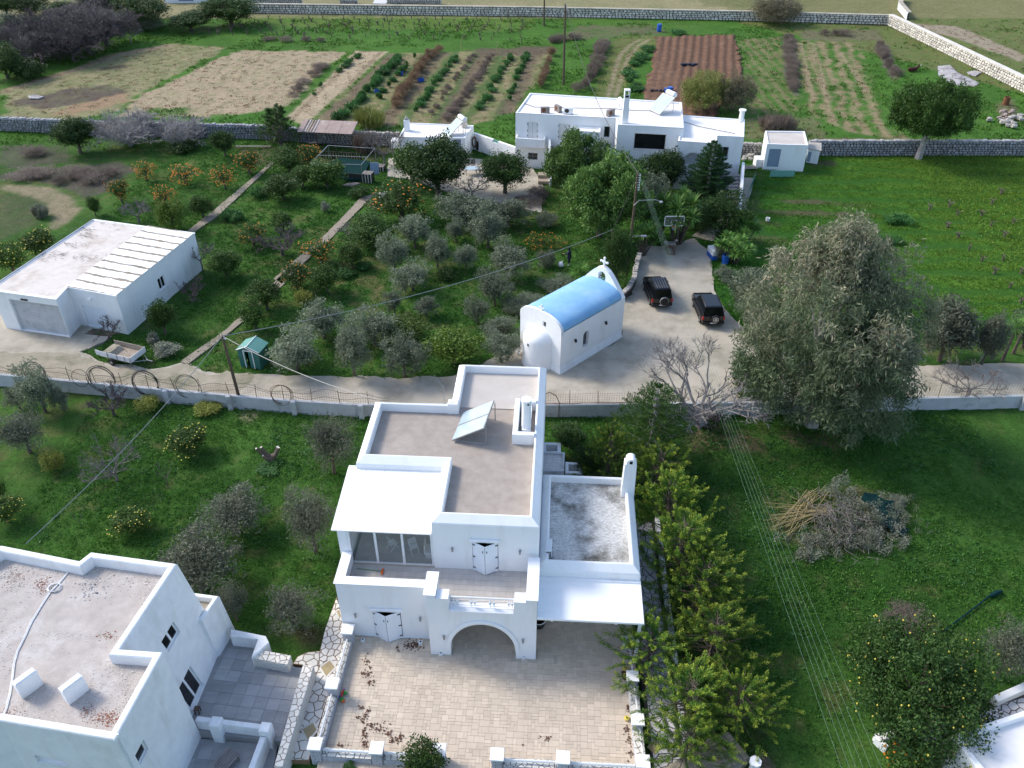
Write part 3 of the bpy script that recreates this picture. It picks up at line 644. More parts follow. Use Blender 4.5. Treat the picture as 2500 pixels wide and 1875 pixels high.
def window(p0,p1,op,parent,frame='door_grey',glass='glass_dark',n=2,fw=.07,dep=.16,bars=0,name='window'):
    b=MB(); b.xf=FR(p0,p1); x0,x1,a,d=op[:4]; e=.004
    for q in ((x0+e,x0+fw,a+e,d-e),(x1-fw,x1-e,a+e,d-e),(x0+fw,x1-fw,a+e,a+fw),(x0+fw,x1-fw,d-fw,d-e)): b.box(q[0],q[1],dep-.09,dep-.02,q[2],q[3])
    for k in range(1,n):
        xc=x0+(x1-x0)*k/n; b.box(xc-fw*.5,xc+fw*.5,dep-.095,dep-.02,a+fw,d-fw)
    for k in range(1,bars+1):
        zc=a+(d-a)*k/(bars+1); b.box(x0+fw,x1-fw,dep-.08,dep-.02,zc-.02,zc+.02)
    w_=b.build(name,frame,parent)
    for k in range(n):
        g=MB(); g.xf=FR(p0,p1); g.box(x0+(x1-x0)*k/n+fw,x0+(x1-x0)*(k+1)/n-fw*.9,dep-.05,dep-.04,a+fw,d-fw); g.build('pane',glass,w_)
    return w_
def lamp(parent,p0,p1,s_,z,m_='metal_grey'):
    b=MB(); b.xf=FR(p0,p1); b.cyl(s_,-.09,z-.16,z+.10,.05,.06,8); b.box(s_-.03,s_+.03,-.09,-.001,z-.03,z+.03); return b.build('wall_lamp',m_,parent)
# ------------------------------------------------------------------ MAIN HOUSE (two storeys, arch, glazed veranda)
HO=(-8.1,26.97); HA=R(-3.4); HM=Matrix.Translation((HO[0],HO[1],0))@Matrix.Rotation(HA,4,'Z'); HI=HM.inverted()
def hl(col_,row,x,y,z=0.):
    q=HI@Vector(gc(col_,row,x,y,z)); return q.x,q.y,q.z
H1=thing('main_house','white two-storey cube house with an arch over its tiled patio, centre','house',(HO[0],HO[1],0),HA)
def hb(b,name,mats,par=None,**k): return b.build(name,mats,par or H1,**k)
UP=[(-.65,6.1),(4.0,6.1),(4.0,2.0),(9.35,2.0),(9.35,15.65),(3.85,15.65),(3.85,11.55),(-.65,11.55)]
prof=[(0,6.4),(.03,6.48),(.40,6.79),(.44,6.8),(.50,6.76),(.50,6.22)]
b=MB(); up_door=(2.0,3.3,3.24,5.35)   # along the x 4.0..9.35 wall
for i in range(8):
    p,q=UP[i],UP[(i+1)%8]; b.xf=FR(p,q); wall_face(b,math.hypot(q[0]-p[0],q[1]-p[1]),0,6.4,[up_door] if i==2 else [],.22)
b.xf=None; b.ring(UP,prof,0,2)
hb(b,'upper_walls',['plaster_clean','black_hole','screed'])
b=MB(); b.box(4.36,8.84,11.62,15.14,6.23,6.27); hb(b,'roof_screed','screed_pale')
# recess box and round chimney at the back right
b=MB()
b.box(7.62,8.855,8.5,8.82,6.225,6.93,bev=.03); b.box(7.62,7.92,8.83,11.85,6.225,6.92,bev=.03); b.box(7.93,8.86,11.55,11.85,6.225,6.9,bev=.03)
hb(b,'chimney_box','plaster')
ch=MB(); ch.cyl(8.35,9.55,6.25,8.55,.27,.26,24); ch.box(8.12,8.6,9.2,11.5,6.23,6.7); c_=hb(ch,'chimney','plaster_clean',smooth=True)
ch=MB(); ch.cyl(8.35,9.55,8.555,8.62,.30,.30,24); ch.cyl(8.35,9.55,8.62,8.66,.29,.05,24); hb(ch,'chimney_cap','plaster_clean',c_)
b=MB(); b.box(8.41,8.52,9.26,9.29,8.38,8.47); hb(b,'smoke_vent','black_hole',c_)
b=MB(); b.box(3.72,4.34,11.0,11.5,6.225,6.94,bev=.04); b.cyl(3.95,11.25,6.94,6.97,.09,.09,12); hb(b,'pillar_stub','plaster_clean')
# ground floor left block with terrace above
W0=[(-.65,0),(4.02,0)]
dr=(1.02,2.45,.02,2.15)
b=MB(); b.xf=Matrix.Translation((-.65,0,0)); wall_face(b,4.68,0,3.2,[(dr[0]+.65,dr[1]+.65,dr[2],dr[3])],.22); b.xf=None
b.add([(-.65,6.1,0),(-.65,0,0),(-.65,0,3.2),(-.65,6.1,3.2)],[(0,1,2,3)])
b.add([(-.65,0,3.2),(-.65,.4,3.2),(-.65,.4,4.0),(-.65,0,4.0)],[(0,1,2,3)])
b.box(-.65,4.03,0,.40,3.2,4.04); b.box(-.65,-.27,.401,2.07,3.2,4.03)
hb(b,'lower_walls',['plaster_clean','black_hole'])
for q in ((-.72,3.9,-.06,.44,4.041,4.09),(-.72,-.22,.441,2.06,4.041,4.09),(3.901,4.5,-.98,.5,4.60,4.66),(4.51,5.10,-.95,-.35,4.36,4.42),(8.27,8.82,-.95,-.35,4.36,4.42),(8.83,9.42,-1.0,1.7,4.60,4.66)): b=MB(); b.box(*q); hb(b,'coping','plaster_clean')
# porch with the arch
arch=[(4.03,0),(5.06,0),(5.06,.62)]
cx_,rr,zc_=6.72,1.66,.62
rx,rz_=1.64,2.02
for k in range(25):
    t=math.pi-math.pi*k/24; arch.append((6.71+rx*math.cos(t),.66+rz_*math.sin(t)))
arch+=[(8.36,.62),(8.36,0),(9.37,0),(9.37,4.6),(8.82,4.6),(8.82,4.36),(8.27,4.36),(8.27,3.55),(5.10,3.55),(5.10,4.36),(4.48,4.36),(4.48,4.6),(4.03,4.6)]
b=MB(); b.prism_y(arch,-.93,-.42); b.box(4.031,4.45,-.415,.44,0,4.59)
b.box(8.88,9.37,-.415,1.66,2.75,4.59); b.box(8.90,9.35,-.415,-.05,0,2.75); b.box(4.46,8.875,-.415,1.99,2.8,3.16)
hb(b,'porch_walls','plaster_clean')
b=MB(); b.box(5.13,8.24,-1.0,-.44,3.551,3.60); hb(b,'balcony_ledge','plaster_clean')
# raised arch moulding
b=MB(); n_=28; vs=[]; fs=[]
for k in range(n_+1):
    t=math.pi-math.pi*k/n_
    for (e1,yy) in ((-.005,-.935),(-.005,-1.0),(.05,-1.03),(.17,-1.03),(.22,-1.0),(.22,-.935)):
        vs.append((6.71+(rx+e1)*math.cos(t),yy,.66+(rz_+e1)*math.sin(t)))
for k in range(n_):
    for j in range(5): fs.append((k*6+j,(k+1)*6+j,(k+1)*6+j+1,k*6+j+1))
b.add(vs,fs); b.box(4.9,5.07,-.96,-.935,.55,.64); b.box(8.36,8.52,-.96,-.935,.55,.64); hb(b,'arch_moulding','plaster_clean',smooth=True)
b=MB(); b.box(-.3,4.0,-.025,-.001,0,.09); hb(b,'skirting','plaster_clean')
# balustrade
b=MB(); b.tube([(5.12,-.68,4.28),(8.26,-.68,4.28)],.045,8); b.tube([(5.12,-.68,3.72),(8.26,-.68,3.72)],.022,6); b.tube([(5.12,-.68,3.92),(8.26,-.68,3.92)],.014,6); b.tube([(5.12,-.68,4.08),(8.26,-.68,4.08)],.014,6)
rl=hb(b,'balustrade_rail','metal_white')
for k,xx in enumerate((5.32,5.5,6.18,6.36,7.1,7.28,8.0,8.17)):
    b=MB(); b.box(xx-.055,xx+.055,-.72,-.64,3.84,4.0); b.box(xx-.012,xx+.012,-.69,-.67,3.6,4.26); hb(b,'baluster','metal_white',rl)
# shutters: bifold doors pushed outwards
def shutters(x0,x1,z0,z1,y,par,sill=True):
    xc=(x0+x1)/2; out=[]
    for s_ in (-1,1):
        xh=x0+.03 if s_<0 else x1-.03; e=(xc-.012*-s_*-1,y-.34)
        b=MB(); xe=xc+s_*.015; ang=math.atan2((y-.34)-y,xe-xh)
        L=math.hypot(xe-xh,.34); b.xf=Matrix.Translation((xh,y-.02,0))@Matrix.Rotation(ang,4,'Z'); b.box(0,L,-.02,.02,z0+.03,z1-.05)
        lf=b.build('shutter_leaf','shutter_white',par)
        b=MB(); b.xf=Matrix.Translation((xh,y-.02,0))@Matrix.Rotation(ang,4,'Z'); sg=-1 if s_<0 else 1
        yy=(-.045,-.021) if s_<0 else (.021,.045)
        xf=b.xf; b.box(L-.10,L-.06,yy[0],yy[1],z1-.5,z1-.38); b.build('handle','iron_dark',lf)
        for zz in (z0+.25,(z0+z1)/2,z1-.2): b=MB(); b.xf=xf; b.box(0,.14,yy[0],yy[1],zz-.03,zz+.03); b.build('hinge','iron_dark',lf)
    b=MB(); b.box(x0-.14,x1+.14,y-.14,y-.001,z1+.02,z1+.16,bev=.03); hb(b,'lintel','plaster_clean',par); b=MB(); b.box(x0-.03,x1+.03,y-.05,y+.0-.001,z0-.03,z0+.02); hb(b,'sill','plaster_clean',par)
shutters(dr[0],dr[1],dr[2],dr[3],0,H1); shutters(4.0+up_door[0],4.0+up_door[1],up_door[2],up_door[3],2.0,H1)
for (x_,z_,y_) in ((.12,1.72,0),(3.45,1.70,0),(4.78,1.55,-.93),(8.72,1.60,-.93),(4.98,4.75,2.0),(8.40,4.78,2.0)):
    lamp(H1,(-50,y_),(50,y_),x_+50,z_)
# glazed veranda on the terrace
b=MB(); b.box(-.86,-.42,2.08,6.09,3.2,5.62); b.box(-.415,-.36,2.1,2.2,3.2,5.6); hb(b,'veranda_wall','plaster_clean')
b=MB()
for (x_,w_) in ((-.36,.10),(.98,.12),(2.36,.12),(3.86,.13)): b.box(x_,x_+w_,2.09,2.17,3.22,5.60)
b.box(-.26,3.86,2.10,2.16,3.22,3.32); b.box(-.26,3.86,2.10,2.16,5.5,5.6)
vf=hb(b,'veranda_frame','metal_white')
for x0_,x1_ in ((-.26,.98),(1.10,2.36),(2.48,3.86)):
    g=MB(); g.box(x0_,x1_,2.125,2.135,3.32,5.5); hb(g,'pane','glass_clear',vf)
b=MB(); nseg=5
for k in range(nseg):
    xa=-1.1+k*(5.06/nseg); xb=xa+5.06/nseg-.012; x2=min(xb,3.98)
    b=MB(); b.add([(xa,1.95,5.66),(x2,1.95,5.66),(x2,6.35,6.12),(xa,6.35,6.12),(xa,1.95,5.72),(x2,1.95,5.72),(x2,6.08,6.15),(xa,6.08,6.15)],[(3,2,1,0),(4,5,6,7),(0,1,5,4),(1,2,6,5),(2,3,7,6),(3,0,4,7)])
    for j in range(1,4):
        xr=xa+(x2-xa)*j/4; b.add([(xr-.012,1.96,5.722),(xr+.012,1.96,5.722),(xr+.012,6.07,6.152),(xr-.012,6.07,6.152),(xr,1.96,5.727),(xr,6.07,6.157)],[(0,4,5,3),(4,1,2,5),(0,1,4)])
    hb(b,'roof_panel','panel_roof')
# terrace tiles
ti=MB(); ti.box(-.26,8.87,.41,1.995,3.165,3.205); ti.box(-.26,3.99,1.996,2.179,3.165,3.204); ti.box(4.47,8.87,-.40,.409,3.165,3.204); hb(ti,'terrace_bed','patio_joint')
tme=None; k=0; s_=.335
def tilemesh(w_,d_,h_,m_,name='tile',bev=.006):
    b=MB(); b.box(.004,w_-.004,.004,d_-.004,0,h_,bev=bev); return b.mesh(name,m_)
tt=tilemesh(s_,s_,.014,'terrace_tile')
def put(me,name,x,y,z,par,rz=0,sc=None):
    o=bpy.data.objects.new(name,me); COL.objects.link(o); o.location=(x,y,z); o.rotation_euler=(0,0,rz)
    if sc: o.scale=sc
    o.parent=par; return o
for i in range(27):
    for j in range(7):
        x_=-.25+i*s_; y_=-.36+j*s_
        if x_+s_>8.87 or y_+s_>2.0: continue
        if x_<4.5 and y_<.42: continue
        put(tt,'floor_tile',x_,y_,3.2055,H1)
for i in range(12):
    for j in range(11): 
        x_=-.25+i*s_; y_=2.2+j*s_
        if x_+s_<3.95: put(tt,'floor_tile',x_,y_,3.2055,H1)
ti=MB(); ti.box(-.26,3.99,2.18,6.05,3.17,3.203); hb(ti,'veranda_bed','patio_joint')
# right wing, single storey, with mouldy roof
RW=[(9.351,1.6),(14.5,1.6),(14.5,8.75),(9.351,8.75)]
b=MB(); 
for i in range(4):
    p,q=RW[i],RW[(i+1)%4]; b.xf=FR(p,q); wall_face(b,math.hypot(q[0]-p[0],q[1]-p[1]),0,3.75,[],.2)
b.xf=None; b.ring(RW,[(0,3.75),(.05,3.86),(.36,4.16),(.42,4.18),(.50,4.12),(.50,3.72)],0,2); hb(b,'wing_walls',['plaster','black_hole','mouldy_roof'])
b=MB(); b.prism([(13.78,7.25),(14.5,7.25),(14.5,7.9),(13.78,7.9)],3.7,6.1,top=[(13.82,7.3),(14.46,7.3),(14.46,7.86),(13.82,7.86)]); c2=hb(b,'chimney','plaster_clean')
b=MB(); b.lathe([(.24,-.24),(.24,.24)],seg=10,axis='y',a0=0,a1=math.pi); 
vs=[]; fs=[]; 
for k in range(11):
    t=math.pi*k/10; vs+=[(14.14+.25*math.cos(t),7.30,6.22+.25*math.sin(t)),(14.14+.25*math.cos(t),7.86,6.22+.25*math.sin(t))]
for k in range(10): fs.append((2*k,2*k+1,2*k+3,2*k+2))
fs+=[tuple(range(0,22,2)),tuple(range(21,0,-2))]
b=MB(); b.add(vs,fs); b.box(13.89,14.39,7.30,7.86,6.101,6.22); hb(b,'chimney_cap','plaster_clean',c2)
b=MB(); b.box(14.06,14.22,7.285,7.30,6.16,6.34); hb(b,'smoke_vent','black_hole',c2)
# flat white awning over the side patio, on thin brackets
b=MB(); b.box(9.38,14.55,-.98,1.59,3.22,3.34,bev=.02); pg=hb(b,'awning','awning_white')
b=MB(); b.box(9.38,14.53,1.44,1.595,3.341,3.42); b.box(10.05,10.17,-.9,-.78,3.05,3.22); b.box(13.15,13.27,-.9,-.78,3.05,3.22); b.box(14.3,14.45,-.9,-.75,0,3.22); hb(b,'awning_support','plaster_clean')
# small things on the roofs
p_=hl(1,2,1600,560,6.25); 
def solar(loc,rz,par,L=1.9,wd=2.0,tilt=34,boiler=False,label=None,cat='solar panel',n=2):
    t=thing('solar_panel',label,cat,loc,rz)
    for k in range(n):
        b=MB(); w0=-wd/2+k*wd/n; w1=w0+wd/n-.03
        b.xf=Matrix.Rotation(R(tilt),4,'X'); b.box(w0,w1,0,L,.10,.17); f=b.build('panel_frame','metal_grey',t)
        b=MB(); b.xf=Matrix.Rotation(R(tilt),4,'X'); b.box(w0+.04,w1-.04,.04,L-.04,.171,.178); b.build('glass','panel_glass',f)
    hy=L*math.cos(R(tilt)); hz=L*math.sin(R(tilt))
    b=MB()
    for s_ in (-wd/2+.15,wd/2-.2): b.tube([(s_,hy,0),(s_,hy,hz+.05)],.03,6); b.tube([(s_,0,0),(s_,0,.1)],.03,6); b.tube([(s_,0,.03),(s_,hy,.03)],.02,5)
    b.build('stand','metal_grey',t)
    if boiler:
        b=MB(); b.lathe([(0,-.75),(.27,-.72),(.29,-.6),(.29,.6),(.27,.72),(0,.75)],seg=16,axis='x'); 
        b.build('boiler','metal_white',t,smooth=True,loc=(0,hy+.22,hz+.30))
        b=MB(); b.cyl(0,0,-.01,.01,.13,.13,12); o=b.build('boiler_end','metal_grey',t,loc=(-.76,hy+.22,hz+.30)); o.rotation_euler=(0,R(90),0)
        b=MB(); b.tube([(-.5,hy+.35,0),(-.5,hy+.3,hz+.1)],.025,5); b.tube([(.5,hy+.35,0),(.5,hy+.3,hz+.1)],.025,5); b.tube([(-.5,hy+.3,hz*.5),(.5,hy+.3,hz*.5)],.02,5); b.build('boiler_stand','metal_grey',t)
    return t
_l0=gc(1,2,1690,338,6.38);_l1=gc(1,2,1600,556,6.38); _h=gc(1,2,1872,380,7.55); _rz=math.atan2(_l1[1]-_l0[1],_l1[0]-_l0[0]); _w=math.hypot(_l1[0]-_l0[0],_l1[1]-_l0[1]); _mx,_my=(_l0[0]+_l1[0])/2,(_l0[1]+_l1[1])/2; _d=math.hypot(_h[0]-_mx,_h[1]-_my)
solar((_mx,_my,6.24),_rz,None,math.hypot(_d,1.17),_w,math.degrees(math.atan2(1.17,_d)),label='twin-pane solar collector tilted on the brown flat roof of the main house')
def ac_unit(loc,rz,label,dirty=False,rot_open=False):
    t=thing('ac_unit',label,'air conditioner',loc,rz)
    b=MB(); b.box(-.4,.4,-.15,.15,.05,.6,bev=.02); b.build('casing','wood_grey' if dirty else 'metal_white',t)
    b=MB(); b.cyl(0,0,-.005,.005,.2,.2,20); o=b.build('fan_grille','iron_dark' if not dirty else 'metal_rust',t,loc=(-.12,-.155,.33)); o.rotation_euler=(R(90),0,0)
    b=MB(); b.box(-.38,-.28,-.17,.17,0,.05); b.box(.28,.38,-.17,.17,0,.05); b.build('foot','iron_dark',t); return t
q=HM@Vector((9.85,2.9,3.73)); t=thing('ac_unit','white air-conditioning unit with a barred end, on the mouldy low roof beside the main house','air conditioner',(q.x,q.y,3.73),HA)
b=MB(); b.box(-.16,.16,-.42,.42,.06,.6,bev=.02); b.build('casing','metal_white',t)
b=MB(); 
for i in range(3):
    for j in range(4): b.box(-.12+i*.085,-.055+i*.085,-.432,-.421,.12+j*.11,.19+j*.11)
b.build('grille','iron_dark',t)
b=MB(); b.box(-.19,.19,-.4,-.34,0,.06); b.box(-.19,.19,.34,.4,0,.06); b.build('foot','iron_dark',t)
b=MB(); q=HM@Vector((3.5,11.3,0)); b.tube([(0,0,6.3),(0,0,8.05)],.02,6); b.tube([(0,0,7.9),(-.5,.1,8.7)],.015,5); b.tube([(-.08,0,7.2),(.08,0,7.2)],.012,5); b.tube([(-.08,0,6.75),(.08,0,6.75)],.012,5)
tag(b.build('roof_antenna','metal_grey',None,loc=(q.x,q.y,0)),'thin grey aerial mast on the back parapet of the main house','antenna')
# broom on the terrace
q=HM@Vector((.1,1.55,3.23)); t=thing('broom','green-handled broom with an orange head lying on the upper terrace','broom',(q.x,q.y,3.235),HA)
b=MB(); b.tube([(-.1,.12,.03),(1.2,.0,.03)],.014,6); b.build('handle','green_plastic',t)
b=MB(); b.box(1.2,1.3,-.2,.16,0,.07); b.build('head','orange_plastic',t)
# folding chairs behind the glass
def fold_chair(loc,rz,label):
    t=thing('folding_chair',label,'chair',loc,rz)
    b=MB()
    for s_ in (-.2,.2): b.tube([(s_,-.28,0),(s_,.2,.85)],.018,5); b.tube([(s_,.28,0),(s_,-.2,.45)],.018,5)
    b.build('leg_frame','metal_white',t)
    b=MB()
    for k in range(5): b.box(-.2,.2,-.2+k*.085,-.14+k*.085,.44,.46)
    b.build('seat','metal_white',t)
    b=MB()
    for k in range(3): b.box(-.2,.2,.1+k*.045,.12+k*.045,.62+k*.08,.68+k*.08)
    b.build('backrest','metal_white',t)
for (x_,y_,r_,lb) in ((1.6,3.2,2.3,'white folding chair behind the middle glass pane of the veranda'),(2.75,3.0,.6,'white slatted folding chair behind the right-hand glass pane')):
    q=HM@Vector((x_,y_,3.225)); fold_chair((q.x,q.y,3.225),HA+r_,lb)
q=HM@Vector((3.62,2.9,3.225)); b=MB(); b.box(-.25,.25,-.35,.35,.35,.42,bev=.03); b.box(-.25,-.19,-.3,.3,.42,.95,bev=.02); b.box(-.2,.2,-.3,-.26,0,.35); b.box(-.2,.2,.26,.3,0,.35)
tag(b.build('plastic_chair','white_plastic',None,loc=(q.x,q.y,3.225)),'white plastic armchair in the right corner of the glazed veranda','chair')
# stairhead structures seen behind on the right
b=MB(); 
SB=[hl(2,2,390,800,2.2)[:2],hl(2,2,560,800,2.2)[:2],hl(2,2,565,655,2.2)[:2],hl(2,2,395,650,2.2)[:2]]
b.ring(ccw(SB),[(0,0),(0,2.3),(.12,2.3),(.12,2.2)],0,1); hb(b,'stair_block',['blockwall','mouldy_roof'])
b=MB(); PB=[hl(2,2,395,655,1.0)[:2],hl(2,2,535,655,1.0)[:2],hl(2,2,535,572,1.0)[:2],hl(2,2,395,568,1.0)[:2]]
b.ring(ccw(PB),[(0,0),(0,1.0),(.22,1.0),(.22,.3)],0,1); hb(b,'planter_wall',['plaster','paver_tan'])
b=MB(); PB=[hl(2,2,570,815,.8)[:2],hl(2,2,705,818,.8)[:2],hl(2,2,690,735,.8)[:2],hl(2,2,570,728,.8)[:2]]
b.ring(ccw(PB),[(0,0),(0,.9),(.2,.9),(.2,.25)],0,1); hb(b,'planter_wall',['plaster','paver_tan'])
# ------------------------------------------------------------------ patio of the main house
PT=thing('patio','cream tiled patio in front of the arched white house','patio',(HO[0],HO[1],0),HA)
b=MB(); b.box(-.3,14.4,-7.4,1.99,-.2,.012); b.build('patio_bed','patio_joint',PT)
rs=random.Random(4); U=.165; NX,NY=88,57; occ=[[0]*NY for _ in range(NX)]; tiles=[]
for j in range(NY):
    for i in range(NX):
        if occ[i][j]: continue
        opts=[(2,2),(2,1),(3,2),(1,2),(2,2),(1,1),(2,2),(2,1)]; rs.shuffle(opts); opts.append((1,1))
        for (w_,d_) in opts:
            if i+w_<=NX and j+d_<=NY and all(not occ[i+a][j+e] for a in range(w_) for e in range(d_)):
                for a in range(w_):
                    for e in range(d_): occ[i+a][j+e]=1
                tiles.append((i,j,w_,d_)); break
PTM={}; rest=MB()
def inhouse(x,y): return (y>-.12 and x<4.05) or (-.97<y<-.38 and (4.0<x<5.1 or 8.3<x<9.4))
tl=[t_ for t_ in tiles if not inhouse(-.1+(t_[0]+t_[2]/2)*U,-7.4+(t_[1]+t_[3]/2)*U)]
tl.sort(key=lambda t_:-(t_[2]*t_[3])/(30+(t_[1]*U))**2 if t_[2]*t_[3]>1 else 0)
for k,(i,j,w_,d_) in enumerate(tl):
    if k<290:
        if (w_,d_) not in PTM: PTM[(w_,d_)]=tilemesh(w_*U,d_*U,.012,'patio_tile')
        put(PTM[(w_,d_)],'paving_tile',-.1+i*U,-7.4+j*U,.013+rs.uniform(0,.003),PT)
    else:
        rest.xf=Matrix.Translation((-.1+i*U,-7.4+j*U,.013+rs.uniform(0,.003))); rest.box(.004,w_*U-.004,.004,d_*U-.004,0,.012,bev=.004)
rest.xf=None; me=rest.mesh('paving_tiles','patio_tile')
# each tile its own tone
def islandtone(me_mat,amt=.12):
    n=me_mat.node_tree.nodes;l=me_mat.node_tree.links; ge=n.new('ShaderNodeNewGeometry'); hs=n.new('ShaderNodeHueSaturation'); mr=n.new('ShaderNodeMapRange'); mr.inputs[3].default_value=1-amt; mr.inputs[4].default_value=1+amt
    l.new(ge.outputs['Random Per Island'],mr.inputs[0]); l.new(mr.outputs[0],hs.inputs['Value']); p=n['Principled BSDF']; src=p.inputs['Base Color'].links[0].from_socket; l.new(src,hs.inputs['Color']); l.new(hs.outputs[0],p.inputs['Base Color'])
for mn in ('patio_tile',):
    m2=M[mn].copy(); islandtone(m2,.10); me.materials[0]=m2
for mn in ('stone','stone_pale','stone_grey'): islandtone(M[mn],.28)
o=bpy.data.objects.new('paving_tiles',me); COL.objects.link(o); o.parent=PT; o['kind']='stuff'
# crazy paving helper: each stone a part, beyond the limit joined
def crazy(poly,size,z,par,mats=('paver_cream',),seed=0,gap=.035,th=.03,cap=290,name='paving_stone',tf=None,join=False):
    rs=random.Random(seed); cells=voronoi(poly,size,seed,gap); jn=[MB() for _ in mats]
    cells.sort(key=lambda q:-area2(q))
    for k,q in enumerate(cells):
        mi=rs.choice(range(len(mats))) if len(mats)>1 else 0
        if join or k>=cap: jn[mi].prism(q,z,z+th,bev=.008); continue
        cx=sum(p[0] for p in q)/len(q); cy=sum(p[1] for p in q)/len(q); b=MB(); b.prism([(p[0]-cx,p[1]-cy) for p in q],0,th,bev=.008)
        b.build(name,mats[mi],par,loc=(cx,cy,z+rs.uniform(0,.004)))
    for mi,b in enumerate(jn):
        if b.v: b.build(name+'s',mats[mi],par,kind='stuff')
# ledge-stone facing helper: rows of thin stones proud of a wall face (face frame: x along, -y outward)
def ledge(b,L,z0,z1,rs,rh=.075,lw=(.14,.38),t=.022,mi=0):
    z=z0
    while z<z1-.03:
        h=min(rh*rs.uniform(.7,1.35),z1-z); x=0
        while x<L-.02:
            w_=min(rs.uniform(*lw),L-x); e=t*rs.uniform(.4,1.3); b.add([(x+.006,0,z+.005),(x+w_-.006,0,z+.005),(x+w_-.006,0,z+h-.005),(x+.006,0,z+h-.005),(x+.012,-e,z+.010),(x+w_-.012,-e,z+.010),(x+w_-.012,-e,z+h-.010),(x+.012,-e,z+h-.010)],[(4,5,6,7),(0,1,5,4),(1,2,6,5),(2,3,7,6),(3,0,4,7)],mi); x+=w_
        z+=h
def stone_box(name,poly,z0,z1,par,top='crazy',seed=0,core='mortar_dark',face='paver_grey',label=None,rh=.075,lw=(.14,.38)):
    """masonry block: core, ledge-stone faces, crazy-paved top"""
    rs=random.Random(seed); poly=ccw(poly); b=MB(); b.prism(inset(poly,.02),z0,z1-.03); r_=b.build(name,core,par)
    f=MB()
    for i in range(len(poly)):
        p,q=poly[i],poly[(i+1)%len(poly)]; f.xf=FR(*[inset(poly,.02)[i],inset(poly,.02)[(i+1)%len(poly)]]); ledge(f,math.hypot(q[0]-p[0],q[1]-p[1])-.04,z0,z1-.04,rs,rh,lw)
    f.xf=None; f.build('facing_stones',face,r_,kind='stuff')
    if top=='crazy': crazy(poly,.30,z1-.03,r_,('paver_cream','paver_cream'),seed,.03,.03,60,'coping_stone')
    return r_
PW=thing('patio_wall','low stone-faced wall with square white-capped pillars round the cream patio','wall')
rs=random.Random(8)
pil=[(-8.41,26.57),(-8.64,23.43),(-8.87,20.35),(-6.07,20.16),(-3.27,20.07),(-.66,19.86),(2.27,19.71),(5.8,19.53)]
hw=.30
def pbox(p,h=hw,a=HA):
    m_=Matrix.Translation((p[0],p[1],0))@Matrix.Rotation(a,4,'Z'); return [tuple((m_@Vector(v))[:2]) for v in ((-h,-h,0),(h,-h,0),(h,h,0),(-h,h,0))]
for k,p in enumerate(pil):
    r_=stone_box('pillar',pbox(p,.25),-.9 if k>=2 else 0,1.0,PW,top=None,seed=k,face='paver_grey')
    b=MB(); b.prism(pbox(p,.31),.965,1.06,bev=.015); b.build('pillar_cap','plaster_clean',r_)
def wallseg(p,q,hw_,z0,z1,par,seed,inset_=.27,**k):
    d=Vector((q[0]-p[0],q[1]-p[1])); L=d.length; d.normalize(); n_=Vector((-d.y,d.x)); a=Vector(p)+d*inset_; e=Vector(q)-d*inset_
    return stone_box('wall_run',[tuple(a-n_*hw_),tuple(e-n_*hw_),tuple(e+n_*hw_),tuple(a+n_*hw_)],z0,z1,par,seed=seed,**k)
runs=[(0,1),(1,2),(2,3),(3,4),(5,6),(6,7)]
for k,(i,j) in enumerate(runs):
    wallseg(pil[i],pil[j],.22,-.9 if j>2 else 0,.42,PW,20+k)
    p,q=Vector(pil[i]),Vector(pil[j]); d=(q-p).normalized(); b=MB(); a=p+d*.31; e=q-d*.31
    b.tube([(a.x,a.y,.62),(e.x,e.y,.62)],.045,6); b.tube([(a.x,a.y,.50),(e.x,e.y,.50)],.02,5); b.build('handrail','metal_white',PW)
# right side up to the awning
q8=Vector(pil[7]); e8=HM@Vector((14.4,-1.1,0)); wallseg(pil[7],(5.95,e8.y-.2),.24,0,.42,PW,31)
for k,yy in enumerate((21.6,23.9,25.9)):
    r_=stone_box('pillar',pbox((5.83+.03*k,yy),.25),.43,.9,PW,top=None,seed=60+k)
    b=MB(); b.prism(pbox((5.83+.03*k,yy),.30),.9,.97,bev=.01); b.build('pillar_cap','plaster_clean',r_)
b=MB(); b.tube([(5.9,19.9,.62),(5.97,26.0,.62)],.045,6); b.build('handrail','metal_white',PW)
# crazy-paved path on the left of the patio
CP=thing('paved_path','pale crazy-paved footpath with brown joints and sand-coloured diamonds, left of the patio','path')
b=MB(); out_=[gc(1,3,*q)[:2] for q in ((700,340),(790,560),(690,900),(500,1545),(490,1605),(320,1600),(290,1600),(545,930),(440,868),(362,858),(400,800),(480,765),(570,757),(610,600))]
b.prism(ccw(out_),-.3,.012); b.build('path_bed','joint_brown',CP)
A1=[gc(1,3,*q)[:2] for q in ((700,345),(785,560),(700,900),(563,900),(572,760),(608,600))]
A2=[gc(1,3,*q)[:2] for q in ((563,900),(700,900),(500,1545),(490,1600),(300,1600),(545,930))]
A3=[gc(1,3,*q)[:2] for q in ((572,760),(563,900),(545,930),(445,868),(366,858),(402,802),(482,768))]
dia=[[gc(1,3,*q)[:2] for q in ((578,885),(650,835),(688,885),(622,955))],[gc(1,3,*q)[:2] for q in ((440,1365),(520,1315),(548,1370),(480,1445))],[gc(1,3,*q)[:2] for q in ((702,455),(722,440),(738,500),(725,500))]]
for k,(pp,sz) in enumerate(((A1,.36),(A2,.40),(A3,.42))):
    cells=voronoi(pp,sz,70+k,.045)
    for q in cells:
        cx=sum(p[0] for p in q)/len(q); cy=sum(p[1] for p in q)/len(q)
        if any(inpoly(np.array([cx]),np.array([cy]),ccw(d))[0] for d in dia): continue
        b=MB(); b.prism([(p[0]-cx,p[1]-cy) for p in q],0,.03,bev=.008); b.build('paving_stone','paver_cream',CP,loc=(cx,cy,.013))
